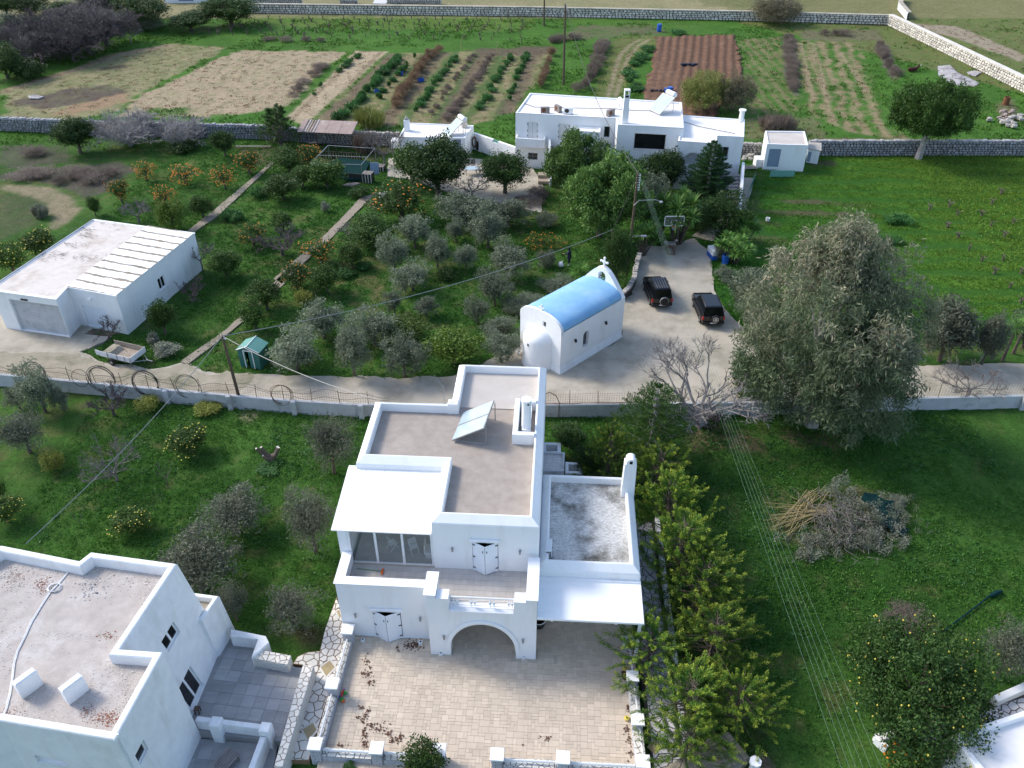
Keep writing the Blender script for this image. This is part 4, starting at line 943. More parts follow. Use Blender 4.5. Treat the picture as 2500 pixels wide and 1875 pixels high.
for d in dia:
    b=MB(); d=ccw(d); b.prism(d,.0,.046); b.build('inlay_stone','paver_tan',CP)
    for i in range(4):
        p,q=Vector(d[i]),Vector(d[(i+1)%4]); n_=(q-p).normalized(); n_=Vector((n_.y,-n_.x))*.09
        b=MB(); b.prism(ccw([tuple(p),tuple(p+n_),tuple(q+n_),tuple(q)]),.01,.050); b.build('border_stone','paver_cream',CP)
# right-hand path beside the wing, seen between the cypresses
RP=thing('paved_path','grey crazy-paved strip with a white kerb, right of the awning under the golden cypresses','path')
rp=[(6.35,18.6),(7.75,18.6),(8.2,30.5),(8.55,35.2),(6.9,35.2),(6.75,27.0),(6.4,27)]
b=MB(); b.prism(rp,-.3,.012); b.build('path_bed','mortar_dark',RP)
crazy([(6.37,18.65),(7.7,18.65),(8.12,30.4),(6.8,30.4)],.42,.013,RP,('paver_grey',),91,.05); crazy([(6.85,30.4),(8.12,30.4),(8.45,35.1),(6.95,35.1)],.42,.013,RP,('paver_grey',),92,.05)
dm=[gc(2,3,*q)[:2] for q in ((1200,1500),(1255,1440),(1310,1495),(1262,1560))]; b=MB(); b.prism(ccw(dm),.0,.052); b.build('inlay_stone','paver_tan',RP)
b=MB(); b.prism([(7.78,18.6),(8.0,18.6),(8.85,35.2),(8.6,35.2)],-.2,.34); b.build('kerb','plaster',RP)
# concrete steps at the bottom
ST_=thing('concrete_steps','weathered grey concrete steps with a white post beside the path, bottom of the photo','steps')
sp=[gc(2,3,*q,.5)[:2] for q in ((1830,1380),(1995,1580),(1900,1675),(1310,1675),(1630,1470))]
b=MB(); b.prism(ccw(sp),-.3,.5); b.build('landing','concrete_old',ST_)
sp0=Vector(sp[0]);sp1=Vector(sp[1]);
for k in range(4):
    b=MB(); d=(Vector(sp[4])-sp0)*(.22*k+.06); e=(Vector(sp[4])-sp0)*(.22*k+.24); b.prism(ccw([tuple(sp0+d),tuple(sp1+d),tuple(sp1+e),tuple(sp0+e)]),.4,.56+.05*k); b.build('step','concrete_old',ST_)
q=gc(2,3,2035,1615,.9); b=MB(); b.cyl(q[0],q[1],0,.85,.2,.2,8); b.cyl(q[0],q[1],.85,1.0,.27,.27,8); tag(b.build('octagonal_post','plaster'),'white octagonal gatepost at the end of the grey steps','post')
# ------------------------------------------------------------------ uplights, leaf litter, toys on the patio
for k,(cc,x,y,w_) in enumerate(((1,903,672,'left of the shutters'),(1,1348,692,'right of the shutters'),(1,1505,777,'at the left foot of the arch'))):
    pos=gc(cc,3,x,y,.1); t=thing('floor_spotlight','small white cube floor light '+w_,'light',(pos[0],pos[1],.026),HA)
    b=MB(); b.box(-.09,.09,-.09,.09,0,.16,bev=.01); b.build('housing','metal_white',t); b=MB(); b.cyl(0,0,.161,.167,.05,.05,12); b.build('lens','glass_dark',t)
pos=gc(2,3,248,806,.1); t=thing('floor_spotlight','small white cube floor light at the right foot of the arch','light',(pos[0],pos[1],.026),HA)
b=MB(); b.box(-.09,.09,-.09,.09,0,.16,bev=.01); b.build('housing','metal_white',t); b=MB(); b.cyl(0,0,.161,.167,.05,.05,12); b.build('lens','glass_dark',t)
def litter(name,spots,lab,seed=0,m_='dead_leaf'):
    rs=random.Random(seed); b=MB()
    for (cc,rr_,x,y,w_,h_,n_) in spots:
        for _ in range(int(n_*.6)):
            xx=x+rs.gauss(0,w_/2.3); yy=y+rs.gauss(0,h_/2.6); p=gc(cc,rr_,xx,yy,.04); s=rs.uniform(.025,.055); a=rs.uniform(0,6.28); zz=.03+rs.uniform(0,.03)
            pts=[(p[0]+s*math.cos(a+k*1.57+rs.uniform(-.4,.4)),p[1]+s*math.sin(a+k*1.57),zz+rs.uniform(-.003,.02)) for k in range(4)]
            b.add(pts,[(0,1,2,3)])
    tag(b.build(name,m_),lab,'leaves',kind='stuff')
litter('fallen_leaves',[(1,3,1290,712,75,50,170),(1,3,1172,728,18,34,22),(1,3,930,830,26,40,30),(1,3,960,880,20,16,10),(1,3,938,940,60,34,50),(1,3,960,1000,30,34,34),(1,3,888,1190,26,20,22),(1,3,950,1215,22,40,24),(1,3,925,1250,24,30,24),(1,3,868,1265,22,20,16),(1,3,912,1290,30,34,26),(1,3,965,1325,40,26,26),(1,3,912,1370,24,40,26),(1,3,915,1410,30,40,30),(1,3,1030,1355,80,50,70),(1,3,1098,1385,40,34,34),(1,3,922,1475,34,34,46),(1,3,1135,1440,60,40,50),(1,3,1197,1420,34,36,50),(2,3,1022,930,26,60,90),(2,3,1045,1010,22,70,70),(2,3,1058,1195,22,34,46),(2,3,440,1428,34,26,22),(2,3,376,1418,14,10,6),(2,3,240,1482,14,10,6),(2,3,1040,1370,30,50,30),(2,3,1052,1450,30,60,34),(2,3,1075,1560,30,60,30),(1,3,740,1485,40,12,20)],'brown dead leaves blown into clumps on the cream patio tiles',3)
toy=thing('push_toy','colourful plastic push-along toy lying against the left patio wall','toy',gc(1,3,750,1110,.06))
b=MB(); b.ball(.08,.18,.06,.11,8,sz=.8); b.ball(-.02,-.16,.06,.12,8,sz=.8); b.build('wheel','green_plastic',toy,smooth=True)
b=MB(); b.tube([(0,.3,.1),(-.04,.1,.16),(-.06,-.1,.1)],.045,8); b.build('body','red_plastic',toy,smooth=True)
b=MB(); b.tube([(-.05,.32,.12),(.06,.34,.1)],.03,6); b.ball(-.12,-.05,.1,.06,8); b.build('grip','blue_plastic',toy,smooth=True)
b=MB(); b.prism([(.0,-.34),(.16,-.3),(.12,-.2),(-.02,-.22)],.02,.1); b.build('duck_bill','orange_plastic',toy)
for k,(x,y,w_) in enumerate(((1030,872,'upper'),(1035,925,'middle'),(1045,1255,'lower'))):
    p=gc(2,3,x,y,.35); b=MB(); b.lathe([(.0,.0),(.10,.02),(.13,.1),(.05,.13),(.04,.18)],seg=10); b.tube([(.04,0,.12),(.2,.03,.1)],.03,5)
    o=b.build('yellow_flower_pot','leaf_yellow_plain' if 'leaf_yellow_plain' in M else 'lemon_fruit',None,True,(p[0],p[1],.05)); tag(o,'%s of the three yellow ornaments hanging on the right patio wall'%w_,'ornament')
# grill trolley under the awning
p=gc(2,3,385,570,.3); t=thing('firewood_basket','dark basket with a pale rim tucked beside the right arch pier','basket',(p[0]-.12,p[1]+.3,.026),HA)
b=MB(); b.lathe([(.0,0),(.28,.02),(.36,.5),(.30,.5),(.26,.1)],seg=14); b.build('bowl','iron_dark',t,True); b=MB(); b.lathe([(.36,.49),(.39,.52),(.36,.55),(.33,.52),(.36,.49)],seg=14); b.build('rim','metal_white',t,True)
# ------------------------------------------------------------------ LEFT NEIGHBOUR HOUSE
H2=thing('neighbour_house','white house with a rubble-strewn flat roof, cut off by the lower left corner','house')
zt=6.7
LT=[gc(0,3,885,1440,zt)[:2],gc(0,3,1257,762,zt)[:2],gc(0,3,925,738,zt)[:2],gc(0,3,1365,80,zt)[:2],gc(0,3,702,-10,zt)[:2],gc(0,3,612,58,zt)[:2],gc(0,3,10,-62,zt)[:2]]
LT+= [(LT[6][0]-.9,LT[6][1]-1.0),(LT[6][0]-3.2,LT[6][1]-.8),(-26.5,18.5),gc(0,3,0,1292,zt)[:2]]
bot=[(-15.0,17.3),(-14.55,21.35),(-15.05,21.5),(-14.75,26.35),(-19.6,27.0),(-20.4,26.6),(-25.2,27.3),(-26.0,26.2),(-28.0,26.2),(-27.2,18.2),(-20.5,18.2)]
b=MB(); n=len(LT)
# lofted walls with openings on the two long right-hand faces
def loft_face(b,p0,p1,q0,q1,z0,z1,ops,dep=.2):
    """battered wall: bottom p0-p1, top q0-q1; ops in (s0,s1,t0,t1) fractions"""
    def P(s,t,d=0):
        x=(p0[0]*(1-s)+p1[0]*s)*(1-t)+(q0[0]*(1-s)+q1[0]*s)*t; y=(p0[1]*(1-s)+p1[1]*s)*(1-t)+(q0[1]*(1-s)+q1[1]*s)*t
        ux,uy=p1[0]-p0[0],p1[1]-p0[1]; L=math.hypot(ux,uy); return (x-uy/L*d,y+ux/L*d,z0+(z1-z0)*t)
    S=sorted({0,1,*[v for o in ops for v in o[:2]]}); T=sorted({0,1,*[v for o in ops for v in o[2:4]]})
    for i in range(len(S)-1):
        for j in range(len(T)-1):
            a=(S[i]+S[i+1])/2;e=(T[j]+T[j+1])/2
            if any(o[0]<a<o[1] and o[2]<e<o[3] for o in ops): continue
            b.add([P(S[i],T[j]),P(S[i+1],T[j]),P(S[i+1],T[j+1]),P(S[i],T[j+1])],[(0,1,2,3)])
    for o in ops:
        q=[P(o[0],o[2]),P(o[1],o[2]),P(o[1],o[3]),P(o[0],o[3]),P(o[0],o[2],dep),P(o[1],o[2],dep),P(o[1],o[3],dep),P(o[0],o[3],dep)]
        b.add(q,[(0,4,5,1),(1,5,6,2),(2,6,7,3),(3,7,4,0)]); b.add(q[4:],[(0,1,2,3)],1)
    return P
def frac(p0,p1,q0,q1,z0,z1,x,y):
    best=None
    px,py=c(0,3,x,y)
    s,t=.5,.5
    ux,uy=p1[0]-p0[0],p1[1]-p0[1]; L=math.hypot(ux,uy)
    def P(s,t):
        return proj((p0[0]*(1-s)+p1[0]*s)*(1-t)+(q0[0]*(1-s)+q1[0]*s)*t,(p0[1]*(1-s)+p1[1]*s)*(1-t)+(q0[1]*(1-s)+q1[1]*s)*t,z0+(z1-z0)*t)
    for _ in range(12):
        a=P(s,t); ds=P(s+1e-3,t); dt=P(s,t+1e-3)
        J=np.array([[(ds[0]-a[0])/1e-3,(dt[0]-a[0])/1e-3],[(ds[1]-a[1])/1e-3,(dt[1]-a[1])/1e-3]]); r_=np.linalg.solve(J,np.array([px-a[0],py-a[1]])); s+=r_[0]; t+=r_[1]
    return s,t
ff={}
def opn(i,x0,y0,x1,y1,xo,yo):
    """opening on face i: lower-left, and upper-right pixels"""
    j=(i+1)%n; a=frac(bot[i],bot[j],LT[i],LT[j],-.4,zt-.08,x0,y0); e=frac(bot[i],bot[j],LT[i],LT[j],-.4,zt-.08,x1,y1)
    return (min(a[0],e[0]),max(a[0],e[0]),min(a[1],e[1]),max(a[1],e[1]))
ops={2:[opn(2,1300,770,1345,512,0,0),opn(2,1475,1180,1480,845,0,0)],0:[opn(0,1085,1630,1100,1455,0,0)]}
ops[2][0]=(.30,.47,.58,.78); ops[2][1]=(.12,.36,.16,.48); 
_a=frac(bot[2],bot[3],LT[2],LT[3],-.4,zt-.08,1300,735); _b=frac(bot[2],bot[3],LT[2],LT[3],-.4,zt-.08,1345,545)
_a=frac(bot[2],bot[3],LT[2],LT[3],-.4,zt-.08,1255,640); _b=frac(bot[2],bot[3],LT[2],LT[3],-.4,zt-.08,1395,600); _c2=frac(bot[2],bot[3],LT[2],LT[3],-.4,zt-.08,1345,515); _d2=frac(bot[2],bot[3],LT[2],LT[3],-.4,zt-.08,1305,768)
ops[2][0]=(min(_a[0],_d2[0]),max(_b[0],_c2[0])-.02,_d2[1]+.005,_c2[1])
_e=frac(bot[2],bot[3],LT[2],LT[3],-.4,zt-.08,1490,1200); _f=frac(bot[2],bot[3],LT[2],LT[3],-.4,zt-.08,1480,840); _g=frac(bot[2],bot[3],LT[2],LT[3],-.4,zt-.08,1580,1030)
ops[2][1]=(max(.03,_e[0]-.02),_g[0],max(.1,_e[1]),_f[1])
_h=frac(bot[0],bot[1],LT[0],LT[1],-.4,zt-.08,1085,1640); _i=frac(bot[0],bot[1],LT[0],LT[1],-.4,zt-.08,1100,1452); _j=frac(bot[0],bot[1],LT[0],LT[1],-.4,zt-.08,1155,1530); _k=frac(bot[0],bot[1],LT[0],LT[1],-.4,zt-.08,1040,1560)
ops[0][0]=(_k[0],_j[0],_h[1]+.005,_i[1])
_l=frac(bot[10],bot[0],LT[10],LT[0],-.4,zt-.08,262,1558); _m=frac(bot[10],bot[0],LT[10],LT[0],-.4,zt-.08,525,1650)
ops[10]=[(min(_l[0],_m[0]),max(_l[0],_m[0]),min(_l[1],_m[1]),max(_l[1],_m[1]))]
Pf={}
for i in range(n):
    j=(i+1)%n; Pf[i]=loft_face(b,bot[i],bot[j],LT[i],LT[j],-.4,zt-.08,ops.get(i,[]))
b.ring(LT,[(0,zt-.08),(.03,zt-.02),(.08,zt),(.24,zt),(.29,zt-.02),(.32,zt-.08),(.32,zt-.62)],0,2)
b.build('house_walls',['plaster_rough','black_hole','screed_rough'],H2)
for (i,o,nn) in ((2,ops[2][0],2),(2,ops[2][1],2),(0,ops[0][0],1),(10,ops[10][0],1)):
    P=Pf[i]; fb=MB(); 
    def bar(s0,s1,t0,t1,d0,d1,bb): bb.add([P(s0,t0,d0),P(s1,t0,d0),P(s1,t1,d0),P(s0,t1,d0),P(s0,t0,d1),P(s1,t0,d1),P(s1,t1,d1),P(s0,t1,d1)],[(3,2,1,0),(4,5,6,7),(0,1,5,4),(1,2,6,5),(2,3,7,6),(3,0,4,7)])
    L=math.hypot(bot[(i+1)%n][0]-bot[i][0],bot[(i+1)%n][1]-bot[i][1]); e=.07/L; f=.07/(zt+.3); s0,s1,t0,t1=o; s0+=.001;s1-=.001;t0+=.0005;t1-=.0005
    bar(s0,s0+e,t0,t1,.10,.16,fb); bar(s1-e,s1,t0,t1,.10,.16,fb); bar(s0+e,s1-e,t0,t0+f,.10,.16,fb); bar(s0+e,s1-e,t1-f,t1,.10,.16,fb)
    if nn==2: sm=(s0+s1)/2; bar(sm-e*.8,sm+e*.8,t0+f,t1-f,.09,.165,fb)
    w_=fb.build('window','metal_white',H2)
    for k in range(nn):
        g=MB(); a=s0+e+(s1-s0-2*e)*k/nn+(e*.8 if k else 0); z_=s0+e+(s1-s0-2*e)*(k+1)/nn-(e*.8 if k<nn-1 else 0); bar(a,z_,t0+f,t1-f,.13,.14,g); g.build('pane','glass_dark' if i!=10 else 'metal_white',w_)
# pilaster, annex
AN=[gc(0,3,1560,517,3.2)[:2],gc(0,3,1690,330,3.2)[:2],gc(0,3,1455,290,3.2)[:2]]
a0=Vector(AN[0]);a1=Vector(AN[1]);
ap=[(-15.1,25.0),(a0.x+.12,a0.y-.05),(a1.x,a1.y),(a1.x-2.2,a1.y+.32)]
ap=[(-15.2,24.6),(-14.2,24.6+.25),(a1.x+.35,a1.y-.1),(a1.x-2.3,a1.y+.3)]
ap=[(-14.98,25.3),(-14.0,25.3),(a1.x+.05,a1.y),(-16.0,a1.y+.25)]
b=MB(); apt=ccw([tuple(a0),tuple(a1),(a1.x-1.9,a1.y+.3),(-15.9,a0.y)]); apb=[(p[0]+(.25 if p[0]>-15.3 else 0),p[1]+(.15 if p[1]>26 else 0)) for p in apt]
k_=len(apt); b.add([(p[0],p[1],-.3) for p in apb]+[(p[0],p[1],3.12) for p in apt],[(i,(i+1)%k_,k_+(i+1)%k_,k_+i) for i in range(k_)])
b.ring(apt,[(0,3.12),(.04,3.2),(.2,3.2),(.22,3.15),(.22,2.85)],0,1); b.build('annex_walls',['plaster_rough','concrete'],H2)
# chimney stubs on the roof
for (bx_,by_,tx,ty) in (((120,1010),(0,0),0,0),((475,1055),(0,0),0,0)):
    p=gc(0,3,bx_[0]+90 if False else bx_+100,by_+20 if False else 0,zt) if False else None
for k,(x,y) in enumerate(((185,955),(545,1000))):
    p=gc(0,3,x,y,zt+.25); m_=Matrix.Translation((p[0],p[1],zt-.62))@Matrix.Rotation(R(-36),4,'Z'); b=MB(); b.xf=m_; b.box(-.17,.17,-.44,.44,0,.92,bev=.05); o=b.build('chimney','plaster_rough',H2)
# debris on the roof
rs=random.Random(21); deb={'stone_pale':MB(),'terracotta':MB(),'stone_grey':MB()}; zf=zt-.62
poly_in=inset(LT,.36)
def chip(b,x,y,s,zf):
    a=rs.uniform(0,6.28); pts=[]; kk=rs.choice((4,5,5))
    for i in range(kk):
        t=a+6.283*i/kk; r_=s*rs.uniform(.6,1.1); pts.append((x+r_*math.cos(t),y+r_*math.sin(t)*.8))
    b.prism(pts,zf+.002,zf+.012+s*rs.uniform(.15,.5))
def scat(n_,cx,cy,sx,sy,mk,s0,s1):
    s0*=.7;s1*=.65
    for _ in range(int(n_*.8)):
        px,py=cx+rs.gauss(0,sx),cy+rs.gauss(0,sy); p=gc(0,3,px,py,zf)
        if inpoly(np.array([p[0]]),np.array([p[1]]),poly_in)[0]: chip(deb[mk],p[0],p[1],rs.uniform(s0,s1)*(1 if rs.random()<.85 else 1.8),zf)
for a in ((260,100,170,60,60,'stone_pale',.015,.045),(200,110,190,50,40,'terracotta',.012,.03),(190,330,260,35,35,'terracotta',.015,.035),(90,420,170,60,50,'stone_pale',.02,.04),(160,740,150,120,60,'stone_pale',.02,.06),(60,980,190,80,40,'stone_pale',.02,.05),(200,1150,300,60,120,'stone_pale',.015,.05),(70,700,280,60,40,'stone_grey',.03,.08),(120,450,150,300,120,'stone_grey',.015,.04),(160,60,720,60,160,'stone_pale',.015,.04),(180,600,640,180,20,'stone_pale',.01,.03),(60,830,640,40,20,'terracotta',.02,.04),(240,330,1090,120,60,'stone_pale',.012,.035),(200,670,1080,80,60,'stone_pale',.012,.035),(220,1020,930,100,60,'stone_pale',.015,.04),(160,880,870,60,50,'stone_pale',.012,.03),(240,840,1270,60,35,'terracotta',.02,.045),(160,100,1240,70,40,'terracotta',.012,.03),(260,400,1270,260,60,'stone_pale',.012,.035),(200,980,1120,60,100,'stone_pale',.012,.04),(160,680,1230,40,30,'terracotta',.012,.03),(260,500,700,420,360,'stone_pale',.008,.02),(160,500,700,420,360,'terracotta',.008,.018)): scat(*a)
for k,v in deb.items():
    if v.v: tag(v.build('roof_debris',k),{'stone_pale':'broken pale plaster flakes','terracotta':'crumbled red tile fragments','stone_grey':'loose grey mortar chips'}[k]+' scattered on the neighbour roof','debris',kind='stuff')
b=MB(); pts=[gc(0,3,*q,zf+.05) for q in ((490,85),(430,140))]+[gc(0,3,*q,zf+.03) for q in ((520,150),(450,235),(385,300),(300,430),(235,540),(190,640),(130,760),(105,850),(90,980),(70,1100),(45,1200),(10,1280),(-30,1330))]
b.tube(pts[2:],.025,6); b.tube([(p[0]+.05,p[1],p[2]) for p in pts[2:]],.02,6)
for k in range(4):
    cc=gc(0,3,418,265,zf+.04+.02*k); b.tube([(cc[0]+.33*math.cos(t/12*6.283+k)*(1-.08*k),cc[1]+.25*math.sin(t/12*6.283+k),cc[2]) for t in range(13)],.014,5)
tag(b.build('roof_cable','white_plastic'),'coiled white cable snaking across the neighbour flat roof','cable')
b=MB(); zc2=gc(0,3,885,1375,zt+.1); b.tube([(LT[0][0]+.08,LT[0][1]+.15,zt+.12),(LT[0][0]+.10,LT[0][1]+.13,zt-.3),(bot[0][0]+.1,bot[0][1]+.1,.2)],.04,8); b.build('drainpipe','plaster',H2)
# grey-tiled terrace with its walls
TR=thing('tiled_terrace','grey slate-tiled terrace between the neighbour house and the crazy-paved path','terrace')
tp=[(-15.1,21.6),(-11.1,21.2),(-10.75,20.4),(-10.25,24.6),(-12.55,25.0),(-12.9,26.1),(-14.75,26.4)]
b=MB(); b.prism(ccw([(-15.2,21.4),(-10.6,20.9),(-9.95,24.75),(-12.5,25.0),(-12.8,26.1),(-14.9,26.5)]),-.4,.288); b.build('terrace_bed','slate_tile',TR)
tm=tilemesh(.62,.62,.014,'slate_tile'); ta=R(-7); m_=Matrix.Translation((-15.2,20.4,0))@Matrix.Rotation(ta,4,'Z')
lim=ccw([(-15.15,21.5),(-10.85,21.0),(-10.38,24.5),(-12.55,24.95),(-12.85,26.05),(-14.8,26.45)])
for i in range(-1,9):
    for j in range(-1,11):
        q=m_@Vector((i*.625,j*.625,0)); cc=m_@Vector((i*.625+.31,j*.625+.31,0))
        if inpoly(np.array([cc.x]),np.array([cc.y]),lim)[0]: put(tm,'floor_tile',q.x,q.y,.289+rs.uniform(0,.002),TR,ta)
b=MB(); b.prism(ccw([(-15.2,16.5),(-10.6,16.5),(-10.9,20.95),(-14.9,21.3)]),-.6,-.112); b.build('terrace_bed','slate_tile',TR)
lim=ccw([(-15.3,17),(-11.0,17),(-11.25,20.9),(-14.8,21.2)]); m_=Matrix.Translation((-15.4,16.6,0))@Matrix.Rotation(R(-5),4,'Z')
for i in range(0,8):
    for j in range(0,8):
        q=m_@Vector((i*.625,j*.625,0)); cc=m_@Vector((i*.625+.31,j*.625+.31,0))
        if inpoly(np.array([cc.x]),np.array([cc.y]),lim)[0]: put(tm,'floor_tile',q.x,q.y,-.111,TR,R(-5))
b=MB(); w1=[gc(0,3,*q,1.1)[:2] for q in ((1780,585),(2050,640),(2075,690),(1960,790),(1940,800),(1990,665),(1775,640))]
b.prism(ccw(w1),-.3,1.1,bev=.03); b.build('terrace_wall','plaster_rough',TR)
sb=[gc(0,3,*q,.95)[:2] for q in ((1995,742),(2212,782))]+[gc(1,3,*q,.95)[:2] for q in ((350,790),(322,865))]+[gc(0,3,1945,812,.95)[:2]]
sb=[sb[0],sb[2],sb[3],sb[4]]
stone_box('bench_wall',sb,.28,.95,TR,seed=44,core='joint_brown',face='paver_cream',rh=.11,lw=(.18,.42))
ew=[gc(1,3,*q,.9)[:2] for q in ((440,858),(527,870),(285,1650),(215,1650))]
stone_box('terrace_wall',ew,-.3,.9,TR,seed=45,core='joint_brown',face='paver_cream',rh=.11,lw=(.18,.42))
LW=thing('white_parapet','white rendered parapet with two square pillars between the two grey terraces','wall')
b=MB(); p0=gc(0,3,1515,1280,.9);p1=gc(0,3,2030,1345,.9)
def bw(b,p,q,w_,z0,z1,bev=.03):
    d=Vector((q[0]-p[0],q[1]-p[1])).normalized(); n_=Vector((-d.y,d.x))*w_/2; p=Vector(p[:2]);q=Vector(q[:2]); b.prism(ccw([tuple(p-n_),tuple(q-n_),tuple(q+n_),tuple(p+n_)]),z0,z1,bev=bev)
bw(b,p0,p1,.24,-.4,.95); p2=gc(0,3,1985,1700,.9); p1b=gc(0,3,2030,1420,.9); bw(b,p1b,(p1b[0]-.35,p1b[1]-3.2),.26,-.4,.94); b.build('wall_run','plaster_rough',LW)
for x,y in ((1662,1300),(2045,1345)):
    p=gc(0,3,x,y,1.25); b=MB(); b.prism(pbox(p,.24,R(-7)),-.4,1.3,bev=.05); b.build('pillar','plaster_rough',LW)
p=gc(0,3,1740,1590,.35); t=thing('slatted_table','weathered grey slatted wooden table on the lower terrace','table',(p[0],p[1],-.1),R(-30))
for k in range(6): b=MB(); b.box(-.38+k*.13,-.27+k*.13,-.5,.5,.38,.42); b.build('slat','wood_grey',t)
b=MB(); b.box(-.35,.37,-.42,-.34,.3,.38); b.box(-.35,.37,.34,.42,.3,.38); b.box(-.35,-.28,-.42,-.35,0,.3); b.box(.3,.37,-.42,-.35,0,.3); b.box(-.35,-.28,.35,.42,0,.3); b.box(.3,.37,.35,.42,0,.3); b.build('frame','wood_grey',t)
b=MB(); pts=[gc(0,3,*q,-.05) for q in ((1490,1420),(1525,1430),(1570,1400),(1585,1360))]; b.tube(pts,.04,7); tag(b.build('garden_hose','white_plastic'),'short white hose lying on the lower grey terrace','hose')
p=gc(0,3,1530,1230,.3); t=thing('wooden_stool','small brown stool standing by the glass door of the neighbour house','stool',(p[0],p[1],.3)); b=MB(); b.box(-.13,.13,-.13,.13,.3,.34); b.build('seat','wood_pole',t)
for sx in (-.1,.1):
    for sy in (-.1,.1): b=MB(); b.box(sx-.02,sx+.02,sy-.02,sy+.02,0,.3); b.build('leg','wood_pole',t)
# ------------------------------------------------------------------ BOTTOM RIGHT HOUSE
H3=thing('corner_house','white flat-roofed building with round windows, cut off by the lower right corner','house')
zz=3.2; r0=gc(3,3,1650,1400,zz)[:2]; r1=gc(3,3,2230,1205,zz)[:2]; d=(Vector(r1)-Vector(r0)); d.normalize(); nn_=Vector((d.y,-d.x))
pb=[r0,(r0[0]+nn_.x*5,r0[1]+nn_.y*5),(r0[0]+nn_.x*5+d.x*9,r0[1]+nn_.y*5+d.y*9),(r0[0]+d.x*9,r0[1]+d.y*9)]
pb=[tuple(p) for p in pb]; b=MB(); top=ccw(pb); botp=inset(top,-.35); k_=4
b.add([(p[0],p[1],-.4) for p in botp]+[(p[0],p[1],zz-.08) for p in top],[(i,(i+1)%k_,k_+(i+1)%k_,k_+i) for i in range(k_)])
b.ring(top,[(0,zz-.08),(.05,zz),(.24,zz),(.27,zz-.05),(.27,zz-.3)],0,1); b.build('house_walls',['plaster','white_roof'],H3)
i=[k for k in range(4) if Vector(top[k]).to_2d()==Vector(r0)][0] if False else 0
for (x,y) in ((1685,1510),(1580,1545),(1805,1630)):
    s0=Vector(r0); s1=s0+nn_*5; # left face runs from r0 along nn_
    ss,hz_=wallhit((s0.x-.12,s0.y),(s1.x-.12,s1.y),(3,3),x,y); q=s0+nn_*ss; b=MB(); b.lathe([(0,0),(.17,0),(.17,.012)],seg=14); o=b.build('porthole','paver_tan',H3,loc=(q.x-d.x*.2,q.y-d.y*.2,max(.6,min(hz_,2.7))))
    o.rotation_euler=Vector((-d.x,-d.y,.1)).to_track_quat('Z','Y').to_euler()
CR=thing('paved_path','white crazy-paved path under the big lemon tree at the lower right','path')
pa=[gc(3,3,*q)[:2] for q in ((2230,1035),(2230,1300),(1640,1560),(1560,1600),(1370,1600),(1060,1430),(1300,1380),(1990,1130))]
b=MB(); b.prism(ccw(pa),-.3,.012); b.build('path_bed','mortar_dark',CR)
qa=[gc(3,3,*q)[:2] for q in ((2225,1110),(2225,1300),(1640,1520),(1330,1500),(1150,1440),(1440,1390),(1900,1210))]
crazy(ccw(qa),.40,.013,CR,('paver_grey',),101,.05)
for dd in (((1370,1440),(1510,1520),(1480,1600),(1350,1560)),((1850,1290),(1905,1310),(1870,1345),(1845,1325))):
    dq=[gc(3,3,*q)[:2] for q in dd]; b=MB(); b.prism(ccw(dq),0,.055); b.build('inlay_stone','paver_tan',CR)
b=MB(); p0=gc(3,3,1990,1130,.4);p1=gc(3,3,2240,1020,.4); bw(b,p0,p1,.35,-.2,.45); p0=gc(3,3,1075,1425,.35);p1=gc(3,3,1290,1375,.35); bw(b,p0,p1,.35,-.2,.4); p0=gc(3,3,1160,1500,.35);p1=gc(3,3,1075,1420,.35); bw(b,p0,p1,.2,-.2,.39); b.build('kerb','plaster',CR)
# ------------------------------------------------------------------ GARAGE
GA=thing('garage_block','long white double garage with a flat roof of pale strips, at the left','garage')
zg=3.55; g=[gc(0,1,*q,zg)[:2] for q in ((430,885),(520,790),(893,860),(1500,375),(725,270),(-60,790),(-75,815))]
g[1]=(g[0][0]+.06+.0,g[0][1]+1.95); 
gp=ccw([g[0],g[1],g[2],g[3],g[4],g[5],g[6]])
if gp[0]!=g[0]: gp=gp[::-1]; gp=ccw(gp)
i0=gp.index(g[0]); gp=gp[i0:]+gp[:i0]
b=MB(); ops={}
for i in range(len(gp)):
    p,q=gp[i],gp[(i+1)%len(gp)]
    if (p,q)==(g[6],g[0]): ops[i]=[wrect(p,q,(0,1),65,885,505,1092)]; fA=(p,q,ops[i][0])
    if (p,q)==(g[1],g[2]): ops[i]=[wrect(p,q,(0,1),625,928,868,1128)]; fB=(p,q,ops[i][0])
    if (p,q)==(g[2],g[3]): 
        a=wallhit(p,q,(0,1),1212,735);e=wallhit(p,q,(0,1),1275,690); f_=wallhit(p,q,(0,1),1240,815); h_=wallhit(p,q,(0,1),1280,770); ops[i]=[(a[0],h_[0],f_[1],a[1])]; fC=(p,q,ops[i][0])
for k in ops:
    o=list(ops[k][0]); o[2]=o[2] if 1<o[2] and k==[j for j in range(len(gp)) if gp[j]==g[2]][0] else .04; ops[k]=[tuple(o)]
fA=fA[:2]+((*fA[2][:2],.04,fA[2][3]),); fB=fB[:2]+((*fB[2][:2],.04,fB[2][3]),)
for i in range(len(gp)):
    p,q=gp[i],gp[(i+1)%len(gp)]; b.xf=FR(p,q); wall_face(b,math.hypot(q[0]-p[0],q[1]-p[1]),-.2,zg-.1,ops.get(i,[]),.25 if i in ops and (p,q)==fA[:2] else .14)
b.xf=None; b.ring(gp,[(0,zg-.1),(-.06,zg-.06),(-.06,zg),(.2,zg+.02),(.24,zg-.04)],0,2); b.build('walls',['plaster','black_hole','garage_roof'],GA)
